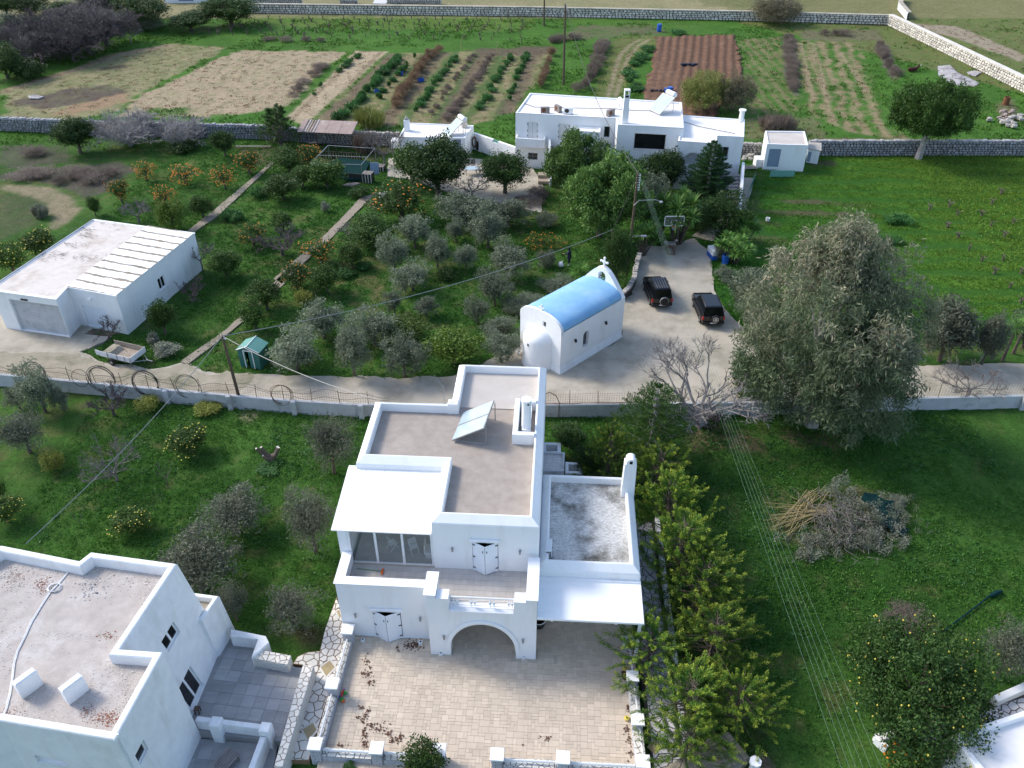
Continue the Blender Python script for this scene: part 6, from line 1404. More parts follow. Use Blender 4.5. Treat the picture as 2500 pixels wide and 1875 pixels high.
# slanted wall: outward normal faces the fields (left)
sl2=[gc(3,0,1150,190)[:2],gc(3,0,1600,410)[:2],gc(3,0,2212,715)[:2]]; d=Vector(sl2[2])-Vector(sl2[1]); sl2.append((sl2[2][0]+d.x*.6,sl2[2][1]+d.y*.6))
stonewall('field_wall',[sl2[0],sl2[1],sl2[2],sl2[3]][::1],1.75,.6,'sunlit pale stone wall slanting down the upper right corner','stone_pale',seed=5,sz=(.4,.8),rh=.34,cap='stone_pale')
# drain holes of the slanted wall
for k,(x,y) in enumerate(((1218,205),(1325,250),(1514,337),(1735,436),(1972,540),(2205,668))):
    p=gc(3,0,x,y+12,.9); 
stonewall('gate_wall',[(54.0,172.5),(52.8,180)][::-1],1.3,.5,'short grey wall end left of the farm track, top right','stone_pale',seed=8,cap='concrete')
stonewall('gate_wall',[gc(3,0,1300,150)[:2],gc(3,0,1235,70)[:2],gc(3,0,1250,0)[:2]][::-1],1.3,.4,'curved pale wall end right of the farm track, top right','plaster',seed=9,cap='concrete')
for k,(x0_,x1_,lb) in enumerate(((0,430,'left'),(725,860,'middle'),(1090,1500,'right'))):
    a=gc(1,0,x0_,25)[:2];e=gc(1,0,x1_,28)[:2]; stonewall('garden_wall',[a,e],1.0,.4,'low garden wall beyond the road at the top edge, %s of the three'%lb,'stone_pale',seed=10+k,cap='concrete')
sheet('far_road',[(-60,171.4),(3.9,168.6),(43.5,165.0),(54,163.6),(54,166.5),(43,167.8),(3.9,171.5),(-60,174.5)],.05,'concrete',.2,.2,seed=9)
sheet('far_driveway',[gc(1,0,*q)[:2] for q in ((980,28),(1085,30),(1090,-60),(1020,-60))],.06,'paver_grey',.2,.1)
# curved planter wall by the chapel
cw=[gc(2,1,*q)[:2] for q in ((985,890),(1035,850),(1080,770),(1092,690),(1105,640),(1120,580))]
stonewall('planter_wall',cw[::-1],.75,.45,'curved low stone wall beside the chapel, edging the courtyard','stone',seed=12,sz=(.25,.5),rh=.2,cap=None)
# ------------------------------------------------------------------ ROAD WALL with mesh fence
RWp=[(-48,50.4),(-37.9,49.0),(-25.0,47.1),(-15.9,45.85),(-11.1,45.35),(2.2,45.3),(16.9,45.6),(35.9,46.35),(48,46.8)]
RW_=thing('road_wall','whitish concrete block wall between the lane and the lower gardens','wall')
b=MB()
for k in range(len(RWp)-1):
    p,q=RWp[k],RWp[k+1]; L=math.hypot(q[0]-p[0],q[1]-p[1]); b.xf=FR(p,q); b.box(0,L,0,.25,-.3,1.0,bev=.02)
b.xf=None; b.build('wall_run','blockwall',RW_)
jb=MB()
for k in range(4,6):
    p,q=RWp[k],RWp[k+1]; L=math.hypot(q[0]-p[0],q[1]-p[1]); jb.xf=FR(p,q)
    for r_ in range(1,5): jb.box(.05,L-.05,-.004,-.001,r_*.2-.006,r_*.2+.006)
    for r_ in range(5):
        x=.2+.2*(r_%2)
        while x<L-.3: jb.box(x,x+.012,-.005,-.001,r_*.2+.01,r_*.2+.19); x+=.4
jb.xf=None; jb.build('block_joints','path_concrete',RW_)
for (cc,rr_,x,y) in ((0,2,880,180),(0,2,1310,225),(0,2,1795,260),(1,2,385,320),(1,2,900,350),(2,2,2000,300),(3,2,110,300),(3,2,2150,240)):
    p=gc(cc,rr_,x,y+18); 
    j=max(range(len(RWp)-1),key=lambda i_:-(abs((RWp[i_][0]+RWp[i_+1][0])/2-p[0])))
    yv=np.interp(p[0],[a[0] for a in RWp],[a[1] for a in RWp]); b=MB(); b.box(p[0]-.17,p[0]+.17,yv-.28,yv-.02,-.2,1.12,bev=.03); b.build('buttress','blockwall',RW_)
FN=thing('mesh_fence','rusty wire-mesh fence on iron rods along the road wall','fence')
def along(x): return float(np.interp(x,[a[0] for a in RWp],[a[1] for a in RWp]))+.12
rods=[]
x=-40.0
while x<36:
    if not(-9.5<x<1.9) and not (14<x<26.5): rods.append(x)
    x+=2.0
me=None
b=MB(); b.tube([(0,0,0),(0,0,1.15)],.022,5); rod=b.mesh('rod','wire_rust')
for x in rods: o=put(rod,'fence_rod',x,along(x),1.0,FN,0); o.rotation_euler=(random.Random(int(x*7)).uniform(-.09,.09),random.Random(int(x*3)).uniform(-.09,.09),0)
wm=MB()
def mesh_run(x0,x1,h0,h1,st,rad,b):
    n_=int((x1-x0)/st)
    for k in range(n_+1):
        x=x0+k*st; y=along(x); b.tube([(x,y,h0),(x+.02,y+.02,h1)],rad,3,cap=False)
    k=h0
    while k<=h1+.01:
        pts=[(x0+(x1-x0)*i/12,along(x0+(x1-x0)*i/12),k+.03*math.sin(i*1.3+k*7)) for i in range(13)]; b.tube(pts,rad,3,cap=False); k+=st
mesh_run(-38,-16,1.03,1.75,.18,.006,wm); mesh_run(-15.8,-9.6,1.03,1.95,.17,.007,wm); mesh_run(2.0,9.5,1.03,1.95,.17,.007,wm); wm.build('wire_mesh','wire_rust',FN,kind='stuff')
wm=MB(); mesh_run(27,37.5,1.03,2.1,.2,.006,wm); wm.build('wire_mesh_right','cable_green',FN,kind='stuff')
b=MB(); b.tube([(2.0,along(2),1.07),(9.3,along(9),1.08)],.03,4); b.build('rust_bar','metal_rust',FN)
# coils of black pipe hung on the fence
rs=random.Random(17)
def coil(x,z,r_,n_,lb,m_='wire',tilt=1.15):
    b=MB(); 
    for k in range(n_):
        rr_=r_*rs.uniform(.88,1.06); ox,oz=rs.uniform(-.06,.06),rs.uniform(-.06,.06); oy=rs.uniform(-.08,.08)
        b.tube([(x+ox+rr_*math.cos(t/20*6.283),along(x)-.05+oy+.12*math.sin(t/20*6.283+k),z+oz+rr_*tilt*math.sin(t/20*6.283)) for t in range(21)],.018,5,cap=False)
    tag(b.build('pipe_coil',m_),lb,'pipe coil')
def cx_at(cc,rr_,x,y,z): return gc(cc,rr_,x,y,z)[0]
for (cc,rr_,x,y,r_,n_,lb) in ((0,1,285,1420,.78,4,'loose coil of black pipe on the fence, leftmost, behind the grey shrub'),(0,1,775,1500,.92,6,'thick coil of black pipe on the fence below the trailer'),(0,1,1115,1530,.92,8,'dark tight coil of black pipe on the fence right of the trailer'),(0,1,1440,1560,.8,3,'thin loose coil of pipe on the fence left of the leaning pole'),(0,1,2180,1600,.72,4,'rusty wire coil on the fence just right of the leaning pole'),(0,1,650,1440,.6,1,'single wire hoop on the fence left of the thick pipe coil')):
    coil(cx_at(cc,rr_,x,y,1.5),1.45,r_,n_,lb,'wire_rust' if 'rusty' in lb else 'wire')
b=MB(); pts=[]
for k in range(60):
    x=-38+k*.5; pts.append((x,along(x)-.04,1.85+.22*math.sin(x*.9)+.12*math.sin(x*2.3)))
b.tube(pts,.014,4); pts=[(x_,y_-.06,z_-.35+.25*math.sin(x_*.7+1)) for x_,y_,z_ in pts]; b.tube(pts,.012,4); tag(b.build('black_pipe','wire'),'long black irrigation pipe sagging along the top of the fence','pipe')
b=MB(); x0=cx_at(2,2,520,330,.5); x1=cx_at(2,2,385,200,1.5); b.tube([(x0,along(x0)-.2,.0),(x0,along(x0)-.2,1.3),(x0-.25,along(x0)-.2,1.9),(x0-.7,along(x0)-.15,2.15),(x0-1.2,along(x0)-.1,1.9),(x0-1.45,along(x0)-.1,1.4)],.03,6); tag(b.build('bent_pipe','wire_rust'),'bent hoop of pipe over the wall just right of the main house','pipe')
# ================================================================== VEGETATION
VAR={}
def leafmesh(name,C,N_,size,asp,matn,seed,spread,tip=None,droop=0.,up=0.,axis=None,taper=.75,tri=False):
    """C: cluster centres (k,3); N_ leaves each; spread: cluster radius (k,) or (k,3)"""
    rs=np.random.RandomState(seed); C=np.asarray(C,float); k=len(C); n=k*N_; ctr=np.repeat(C,N_,0)
    u=rs.normal(size=(n,3)); u/=np.linalg.norm(u,axis=1)[:,None]; r_=rs.rand(n)**.45; sp=np.asarray(spread,float)
    if sp.ndim==0: sp=np.full((k,1),sp)
    elif sp.ndim==1: sp=sp[:,None]
    off=u*r_[:,None]*np.repeat(np.broadcast_to(sp,(k,sp.shape[1])),N_,0)
    along_=np.zeros(n)
    if axis is not None:   # elongated plumes: (direction*length)
        a=np.repeat(axis,N_,0); t=rs.rand(n)**.9; along_=t; off=off*(1.1-taper*t)[:,None]+a*t[:,None]
    P=ctr+off
    d=rs.normal(size=(n,3)); 
    if axis is not None: d=d*.55+a/np.linalg.norm(a,axis=1)[:,None]*1.0
    d[:,2]+=up-droop; d/=np.linalg.norm(d,axis=1)[:,None]
    e=np.cross(d,rs.normal(size=(n,3))); e/=np.linalg.norm(e,axis=1)[:,None]+1e-9
    L=size*(.6+.8*rs.rand(n)); W=L*asp
    if tri: V=np.stack([P-e*W[:,None]*.5,P+e*W[:,None]*.5,P+d*L[:,None]],1); F_=np.arange(n*3).reshape(-1,3); q=3
    else:
        m_=P+d*L[:,None]*.5; V=np.stack([P,m_+e*W[:,None]*.5,P+d*L[:,None],m_-e*W[:,None]*.5],1); F_=np.arange(n*4).reshape(-1,4); q=4
    me=npmesh(name,V.reshape(-1,3),F_,matn)
    t=np.clip(rs.rand(n)*.55+np.repeat(rs.rand(k),N_)*.45,0,1); a_=me.attributes.new('tint','FLOAT','POINT'); a_.data.foreach_set('value',np.repeat(t,q).astype(np.float32))
    if tip is None: tt=np.zeros(n)
    elif isinstance(tip,str): tt=np.clip((along_-.5)*1.7,0,1)*(.3+.7*rs.rand(n))*np.repeat(.3+.7*rs.rand(k),N_)
    else: tt=np.repeat(np.clip(tip,0,1),N_)*rs.rand(n)
    a_=me.attributes.new('tip','FLOAT','POINT'); a_.data.foreach_set('value',np.repeat(tt,q).astype(np.float32))
    return me
def crownpts(k,rw,rz,zc,seed,shell=.55,lob=.28,flat=1.):
    rs=np.random.RandomState(seed); u=rs.normal(size=(k,3)); u/=np.linalg.norm(u,axis=1)[:,None]
    r_=shell+(1-shell)*rs.rand(k); ln=vnoise(u[:,0]*1.7+5+seed,u[:,1]*1.7+u[:,2]*1.3+9,seed); r_*=1-lob+lob*2*ln
    P=u*r_[:,None]*np.array((rw,rw,rz)); P[:,2]+=zc; return P
def limbs(b,base,pts,rs,r0=.10,fork=.35,n=7,mi=0):
    """a trunk that forks into limbs reaching into the crown"""
    fz=base[2]+fork; lean=Vector((rs.uniform(-.08,.08),rs.uniform(-.08,.08),1)); f=Vector(base)+lean*fork
    b.tube([Vector(base)-Vector((0,0,.15)),Vector(base)+lean*fork*.5+Vector((rs.uniform(-.03,.03),rs.uniform(-.03,.03),0)),f],[r0*1.35,r0,r0*.85],7,mi)
    for k in range(n):
        q=Vector(pts[rs.randrange(len(pts))]); m_=f.lerp(q,.5)+Vector((rs.uniform(-.15,.15),rs.uniform(-.15,.15),rs.uniform(0,.15))); b.tube([f,m_,f.lerp(q,.9)],[r0*.6,r0*.32,r0*.1],5,mi,cap=False)
def variant(key,H,W,parts): VAR.setdefault(key,[]).append((H,W,parts))
def mk(key,seed,H,W,matn,leaf,asp,k,N_,cl,trunk=.25,shell=.5,bark='bark',fruit=None,nf=0,lob=.3,droop=.0,up=.0,tip=None,bare=True,tz=.15,r0=.1):
    rs=random.Random(seed); rz=H*(1-tz)/2; zc=H*tz+rz; P=crownpts(k,W/2-cl*.6,rz-cl*.4,zc,seed,shell,lob)
    tp=None
    if tip=='sun': tp=np.clip((P[:,2]/H-.35)*1.2+.5*(vnoise(P[:,0]*.35,P[:,1]*.35,seed)-.5),0,1)
    if tip=='patch': tp=np.clip((vnoise(P[:,0]*.4+3,P[:,2]*.4+P[:,1]*.3,seed)-.45)*3,0,1)
    cr=leafmesh('crown',P,N_,leaf,asp,matn,seed,cl*(.7+.6*np.random.RandomState(seed+9).rand(k)),tip=tp,droop=droop,up=up)
    b=MB(); limbs(b,(0,0,0),[tuple(p) for p in P],rs,r0,H*trunk,9); parts=[('trunk',b.mesh('trunk',bark,True)),('crown',cr)]
    if fruit:
        f=MB(); S=crownpts(nf,W/2-cl*.35,rz-cl*.2,zc,seed,.86,lob)
        for p in S: f.ball(p[0],p[1],p[2],rs.uniform(.045,.06),5)
        parts.append(('fruit',f.mesh('fruit',fruit,True)))
    variant(key,H,W,parts)
for s_ in range(3):
    mk('olive',100+s_,3.2,3.2,'leaf_olive',.18,.28,100,78,.40,trunk=.25,shell=.3,lob=.7,droop=.1,up=.25)
    mk('citrus',120+s_,2.8,2.6,'leaf_citrus',.13,.5,120,52,.36,trunk=.2,shell=.5,lob=.42)
mk('olive_full',190,3.2,3.2,'leaf_olive_dark',.18,.35,170,70,.42,trunk=.25,shell=.5,lob=.3)
mk('olive_dark',140,3.2,3.6,'leaf_olive_dark',.15,.25,170,52,.40,shell=.25,lob=.4,up=.2); mk('olive_dark',141,3.2,3.6,'leaf_olive_dark',.15,.25,150,52,.46,shell=.3,lob=.5,up=.2)
mk('orange',150,2.6,2.6,'leaf_citrus',.12,.5,90,40,.36,fruit='orange_fruit',nf=110,lob=.45); mk('orange',151,2.8,2.8,'leaf_citrus',.12,.5,110,44,.36,fruit='orange_fruit',nf=60,lob=.4)
mk('orange_heavy',152,2.2,2.8,'leaf_citrus',.12,.5,46,24,.32,fruit='orange_fruit',nf=190,lob=.6,shell=.3)
mk('lemon',155,2.6,2.8,'leaf_citrus',.13,.5,120,46,.38,fruit='lemon_fruit',nf=70,lob=.4)
mk('citrus_light',157,2.4,2.6,'leaf_citrus_light',.13,.5,110,46,.36,lob=.4); mk('citrus_light',158,2.4,2.9,'leaf_citrus_light',.13,.5,130,46,.36,lob=.45)
mk('big_lemon',160,5.2,8.6,'leaf_evergreen',.17,.5,560,62,.55,fruit='lemon_fruit',nf=150,lob=.35,shell=.55,r0=.2,tz=.08)
mk('evergreen',165,5.0,4.6,'leaf_evergreen',.18,.45,260,56,.5,lob=.42,r0=.16); mk('evergreen',166,5.0,4.8,'leaf_evergreen',.18,.45,240,56,.55,lob=.5,r0=.16)
mk('ficus',168,6.5,7.5,'leaf_ficus',.26,.45,360,80,.55,lob=.45,shell=.6,r0=.22,up=.2,tz=.05)
mk('pine_round',170,6.2,9.0,'leaf_pine',.26,.3,560,70,.5,lob=.22,shell=.6,trunk=.35,tz=.28,r0=.30,up=.35,bark='bark_grey')
mk('tamarisk',172,6.0,8.0,'leaf_tamarisk',.28,.2,340,80,.62,lob=.4,shell=.45,tz=.02,up=.5)
mk('tamarisk_dry',173,5.6,7.0,'leaf_olivedry',.28,.18,300,76,.6,lob=.35,shell=.35,tz=.02,up=.5)
mk('bush',175,1.4,2.0,'leaf_evergreen',.12,.45,80,46,.28,tz=0,lob=.4,r0=.05); mk('bush',176,1.4,2.2,'leaf_evergreen',.12,.45,90,46,.28,tz=0,lob=.5,r0=.05)
mk('silver_bush',178,1.0,1.5,'leaf_silver',.12,.35,60,40,.22,tz=0,lob=.4,r0=.04); mk('green_shrub',179,.9,1.6,'leaf_crop',.12,.5,60,40,.22,tz=0,lob=.5,r0=.04)
mk('yellow_bush',180,1.5,1.9,'leaf_yellow',.11,.4,90,46,.28,tz=.03,lob=.4,r0=.05)
mk('dry_bush',182,1.5,3.2,'leaf_dry',.2,.12,110,44,.38,tz=0,lob=.5,up=.5,r0=.04); mk('dry_red_bush',183,1.4,2.6,'leaf_dryred',.2,.10,110,44,.34,tz=0,lob=.45,up=.6,r0=.04)
mk('crop_plant',185,.7,1.0,'leaf_crop',.13,.4,40,30,.2,tz=0,lob=.5,r0=.02)
mk('olive_bush',187,2.2,3.2,'leaf_olive',.15,.3,140,46,.36,tz=0,lob=.45,r0=.06,up=.2)
mk('brown_orange_bush',188,1.4,4.2,'leaf_citrus_light',.12,.5,90,36,.34,tz=0,lob=.5,fruit='orange_fruit',nf=80,r0=.05)
# very big grey-leaved tree beside the lane
rs0=np.random.RandomState(7); P=crownpts(520,6.3,5.9,7.2,77,.55,.36); q=P.copy()
P2=crownpts(170,2.6,2.4,12.2,78,.5,.3); P2[:,0]-=1.6; P3=crownpts(150,2.9,2.3,8.6,79,.5,.3); P3[:,0]+=3.4; P=np.concatenate([P,P2,P3]); P4=crownpts(150,5.6,2.6,3.6,80,.7,.25); P=np.concatenate([P,P4]); P=P[P[:,2]>.7]
tp=np.clip((P[:,2]/13-.42)*1.5+1.3*(vnoise(P[:,0]*.4,P[:,2]*.4+P[:,1]*.2,5)-.5),0,1)
cr=leafmesh('crown',P,105,.34,.2,'leaf_euca',77,.45+.5*rs0.rand(len(P)),tip=tp,droop=.9)
b=MB(); limbs(b,(0,0,0),[tuple(p) for p in P],random.Random(3),.42,2.6,22); variant('grey_giant',13.6,13.2,[('trunk',b.mesh('trunk','bark_grey',True)),('crown',cr)])
# golden plumed cypress
def plume_tree(key,seed,H,W,n,matn='leaf_cypress',asp=.42,leaf=.15,N_=70,lean=(0,0),bark='bark'):
    rs=np.random.RandomState(seed); C=[];A=[]
    for k in range(n):
        t=(k+.5)/n; z=H*(.06+.80*t); r_=W/2*(1.02-t*.80)*rs.uniform(.25,.75); a=k*2.399+rs.uniform(-.3,.3)
        L=W*.34*(1.15-.75*t)*rs.uniform(.8,1.5); d=np.array((math.cos(a),math.sin(a),.55+.6*t+rs.uniform(-.2,.2))); d/=np.linalg.norm(d)
        C.append((r_*math.cos(a)+lean[0]*z/H,r_*math.sin(a)+lean[1]*z/H,z)); A.append(d*L)
        for j in range(2):
            d2=d+rs.normal(size=3)*.45; d2/=np.linalg.norm(d2); C.append(tuple(np.array(C[-1])+d*L*rs.uniform(.2,.5))); A.append(d2*L*.62)
    C=np.array(C);A=np.array(A); cr=leafmesh('crown',C,N_,leaf,asp,matn,seed,.15*np.ones(len(C))*(W/4)**.5,tip='along',axis=A,taper=.45)
    b=MB(); b.tube([(0,0,-.2),(lean[0]*.5,lean[1]*.5,H*.5),(lean[0],lean[1],H*.92)],[.16,.10,.03],7)
    for k in range(0,len(C),2): p=Vector(C[k]); b.tube([(lean[0]*p.z/H*.9,lean[1]*p.z/H*.9,max(.2,p.z-.35)),p+Vector(A[k])*.4],[.035,.012],4,cap=False)
    variant(key,H,W,[('trunk',b.mesh('trunk',bark,True)),('crown',cr)])
plume_tree('golden_cypress',200,5.4,4.4,64,N_=190,leaf=.085); plume_tree('golden_cypress',201,5.0,4.8,58,N_=150,lean=(.5,-.2),leaf=.11); plume_tree('golden_cypress',202,4.4,4.6,52,N_=190,leaf=.085)
plume_tree('column_cypress',204,4.6,2.4,60,'leaf_evergreen',.3,.15,50)
# star pine (tiered)
def star_pine(key,seed,H,W,tiers,soft='leaf_araucaria'):
    rs=np.random.RandomState(seed); C=[];A=[]; b=MB(); b.tube([(0,0,-.2),(0,0,H*.5),(0,0,H)],[.17,.10,.02],7)
    for i in range(tiers):
        t=i/(tiers-1); z=H*(.10+.83*t); L=W/2*(1-t)**.72*1.0+.12; nb=6 if i<tiers-2 else 5; a0=rs.rand()*6
        for k in range(nb):
            a=a0+k*2*math.pi/nb+rs.uniform(-.12,.12); d=np.array((math.cos(a),math.sin(a),.06+.25*t)); LL=L*rs.uniform(.88,1.06)
            e=np.array((0,0,z))+d*LL+np.array((0,0,.10*LL)); b.tube([(0,0,z),tuple(np.array((0,0,z))+d*LL*.6),tuple(e)],[.035,.022,.008],4,cap=False)
            m_=max(3,int(LL/.17)); side=np.array((-d[1],d[0],0))
            for j in range(m_):
                f=(j+1.2)/(m_+.6); p=np.array((0,0,z))+d*LL*f+np.array((0,0,.10*LL*f*f)); w_=LL*.30*(1-abs(f-.45)*1.1)+.10
                for s_ in (-1,1): C.append(p); A.append((side*s_*.8+d*.55+np.array((0,0,.42)))*w_)
    C=np.array(C);A=np.array(A); cr=leafmesh('crown',C,60 if 'arau' in soft else 26,.13,.25,soft,seed,.055*np.ones(len(C)),axis=A,up=.3)
    variant(key,H,W,[('trunk',b.mesh('trunk','bark_grey',True)),('crown',cr)])
star_pine('star_pine',210,7.0,4.6,13); star_pine('star_pine_low',211,6.0,6.4,11,'leaf_pine')
# yucca trees, fans of stiff blades on bare stems
def rosettes(key,seed,H,W,heads,nl,L,matn='leaf_yucca',stem='bark',tr=True,wd=.05):
    rs=np.random.RandomState(seed); b=MB(); V=[];T=[]; hs=[]
    for k in range(heads):
        a=k*2.4+rs.uniform(-.4,.4); r_=(W/2-L*.5)*rs.uniform(.15,1) if heads>1 else 0; z=(H-L*.7)*rs.uniform(.55,1.0) if heads>1 else H-L*.7; hs.append((r_*math.cos(a),r_*math.sin(a),max(.1,z)))
    for h in hs:
        if tr: b.tube([(h[0]*.15,h[1]*.15,-.15),(h[0]*.55,h[1]*.55,h[2]*.45),h],[.10,.07,.055],6)
        for j in range(nl):
            ph=math.acos(rs.uniform(-.35,.97)); a=rs.rand()*6.283; d=np.array((math.sin(ph)*math.cos(a),math.sin(ph)*math.sin(a),math.cos(ph))); l=L*rs.uniform(.75,1.1)
            e=np.cross(d,(0,0,1.)); e/=np.linalg.norm(e)+1e-6; m_=np.array(h)+d*l*.55; tp_=np.array(h)+d*l-np.array((0,0,.10*l))
            V+= [np.array(h)+e*wd*.35,m_+e*wd*.5,tp_,m_-e*wd*.5]; T+=[rs.rand()]*4
    V=np.array(V); me=npmesh('crown',V,np.arange(len(V)).reshape(-1,4),matn); a_=me.attributes.new('tint','FLOAT','POINT'); a_.data.foreach_set('value',np.array(T,dtype=np.float32))
    parts=[('crown',me)]
    if tr: parts.insert(0,('trunk',b.mesh('trunk',stem,True)))
    variant(key,H,W,parts)
rosettes('yucca',220,3.4,3.6,12,90,.85,wd=.09); rosettes('yucca',221,3.0,3.0,9,90,.85,wd=.09); rosettes('yucca_single',222,2.6,1.7,1,110,.85); rosettes('agave',223,1.0,2.0,3,70,.9,tr=False,wd=.07)
# bare branching trees
def bare(key,seed,H,W,depth=5,n0=6,matn='twig_grey',r0=.12,trunkh=.22,spread=.75,k_=(3,4),thin=.62,updr=.25):
    rs=random.Random(seed); b=MB(); 
    def grow(p,d,L,r_,dp):
        q=p+d*L+Vector((rs.uniform(-.1,.1),rs.uniform(-.1,.1),rs.uniform(-.04,.08)))*L; m_=p.lerp(q,.5)+Vector((rs.uniform(-.08,.08),rs.uniform(-.08,.08),rs.uniform(-.05,.05)))*L
        b.tube([p,m_,q],[r_,r_*.82,r_*.66],5 if r_>.03 else 3,0,cap=False)
        if dp<=0: return
        for _ in range(rs.randint(*k_)):
            nd=(d+Vector((rs.gauss(0,spread),rs.gauss(0,spread),rs.gauss(0,spread*.7)+updr))); nd.normalize(); s=rs.uniform(.55,.95); grow(p.lerp(q,rs.uniform(.55,1)),nd,L*s*.82,max(.008,r_*thin),dp-1)
    f=Vector((0,0,H*trunkh)); b.tube([(0,0,-.15),(.04,.03,H*trunkh*.5),f],[r0*1.3,r0,r0*.9],7)
    for k in range(n0):
        a=k*6.283/n0+rs.uniform(-.3,.3); d=Vector((math.cos(a),math.sin(a),rs.uniform(.35,1.1))); d.normalize(); grow(f,d,H*.30,r0*.6,depth)
    # rescale to the nominal box
    V=np.array(b.v); ex=(np.percentile(V[:,0],98)-np.percentile(V[:,0],2)+np.percentile(V[:,1],98)-np.percentile(V[:,1],2))/2; ez=np.percentile(V[:,2],99.5)
    b.v=[(v[0]*W/ex,v[1]*W/ex,v[2]*H/ez) for v in b.v]; variant(key,H,W,[('branches',b.mesh('branches',matn,True))])
bare('fig',230,5.0,8.6,5,8,'twig_grey',.12,.12,.62,(3,3),.6); bare('bare_tree',231,2.6,3.0,4,5,'twig_mid',.07,.25); bare('bare_tree',232,2.6,3.2,4,6,'twig_dark',.07,.18)
bare('bare_dark',233,5.5,7.5,5,7,'twig_dark',.14,.12,.6,(3,4)); bare('bare_shrub',234,2.2,4.4,5,9,'twig_grey',.05,.04,.7,(3,3)); bare('bare_pale',235,3.0,4.0,4,6,'twig_mid',.06,.22,.6,(3,4),.6,.3)
bare('vine',236,.9,.8,1,4,'bark',.06,.45,.5,(1,2),.6,.5); bare('vine',237,.8,1.1,1,5,'bark',.06,.35,.6,(1,2),.6,.4); bare('vine',238,1.0,.7,1,3,'bark',.07,.5,.4,(1,2),.6,.6)
bare('long_vine',239,.8,2.2,2,4,'twig_tan',.045,.25,.7,(2,2),.5,.1); bare('sapling',240,1.8,1.1,3,4,'twig_dark',.03,.3,.5,(2,3),.6,.5)
# reeds: tall blades in a clump
rsr=np.random.RandomState(3)
def reed(key,seed,H,W,n,matn):
    rs=np.random.RandomState(seed); a=rs.rand(n)*6.283; r_=np.sqrt(rs.rand(n))*W*.35; P=np.stack([r_*np.cos(a),r_*np.sin(a),np.zeros(n)],1); h=H*(.6+.45*rs.rand(n)); l=rs.rand(n)*W*.3; b_=rs.rand(n)*6.283
    T=P+np.stack([np.cos(b_)*l,np.sin(b_)*l,h],1); M_=P+(T-P)*.6+np.array((0,0,.05)); e=np.stack([np.cos(a+1),np.sin(a+1),np.zeros(n)],1)*.035
    V=np.stack([P-e,M_+e,T,M_-e],1).reshape(-1,3); me=npmesh('blades',V,np.arange(n*4).reshape(-1,4),matn); at=me.attributes.new('tint','FLOAT','POINT'); at.data.foreach_set('value',np.repeat(rs.rand(n),4).astype(np.float32))
    variant(key,H,W,[('blades',me)])
reed('reeds',250,3.4,4.0,700,'leaf_tamarisk'); reed('dry_reeds',251,2.2,3.6,600,'leaf_dry'); reed('silver_tuft',252,1.0,1.6,400,'leaf_silver')
def twigcloud(key,H,W,k,N_,matn,leaf,seed):
    P=crownpts(k,W*.44,H*.40,H*.52,seed,.45,.45); me=leafmesh('twigs',P,N_,leaf,.07,matn,seed,np.full(len(P),.5),up=.7)
    for i,(h,w_,pr) in enumerate(VAR[key]): VAR[key][i]=(h,w_,pr+[('twigs',me)])
twigcloud('bare_dark',5.5,7.5,170,60,'leaf_purple',.5,301); twigcloud('bare_shrub',2.2,4.4,90,60,'leaf_greytwig',.3,302)

def plant(key,cc,rr_,bx,by,topy,w_,label,name='tree',cat='tree',group=None,low=None,rz=None,vi=None,z0=0.,hs=1.):
    if low is None: low=key in ('bush','silver_bush','green_shrub','yellow_bush','dry_bush','dry_red_bush','crop_plant','olive_bush','brown_orange_bush','tamarisk','tamarisk_dry','bare_shrub','reeds','dry_reeds','big_lemon')
    px,py=c(cc,rr_,bx,by); wp=w_*CS
    if low: py-=.12*wp
    tpy=c(cc,rr_,bx,topy)[1]; x,y,_=G(px,py,z0); 
    sd=int(abs(px*7.3+py*13.7)); vs_=VAR[key]; H0,W0,parts=vs_[(sd if vi is None else vi)%len(vs_)]
    dep=math.atan2(CAM_H,math.hypot(x,y)); hm=height_of(x,y,tpy); H=hm
    W=wp*1.1*proj(x,y,hm*.5)[2]/F_PX; W*={'golden_cypress':1.0,'citrus':1.12,'orange':1.08,'fig':.78,'bare_dark':1.3,'grey_giant':.93,'pine_round':1.08}.get(key,1)
    zc,rz_=(.5,.5) if low else (.58,.42)
    for _ in range(20): H=max(.25*hm,H+(hm-(zc*H+math.sqrt((rz_*H)**2+(W/2*math.tan(dep)*.85)**2)))*.6)
    if key in ('star_pine','star_pine_low','vine','sapling','long_vine','yucca_single'): H=hm
    H*=hs
    r_=thing(name,label,cat,(x,y,z0),(sd%63)/10. if rz is None else rz,group); r_.scale=(W/W0,W/W0,H/H0)
    for nm,me in parts:
        o=bpy.data.objects.new(nm,me); COL.objects.link(o); o.parent=r_
        if nm=='fruit': o['kind']='stuff'
    return r_
O='olive tree';
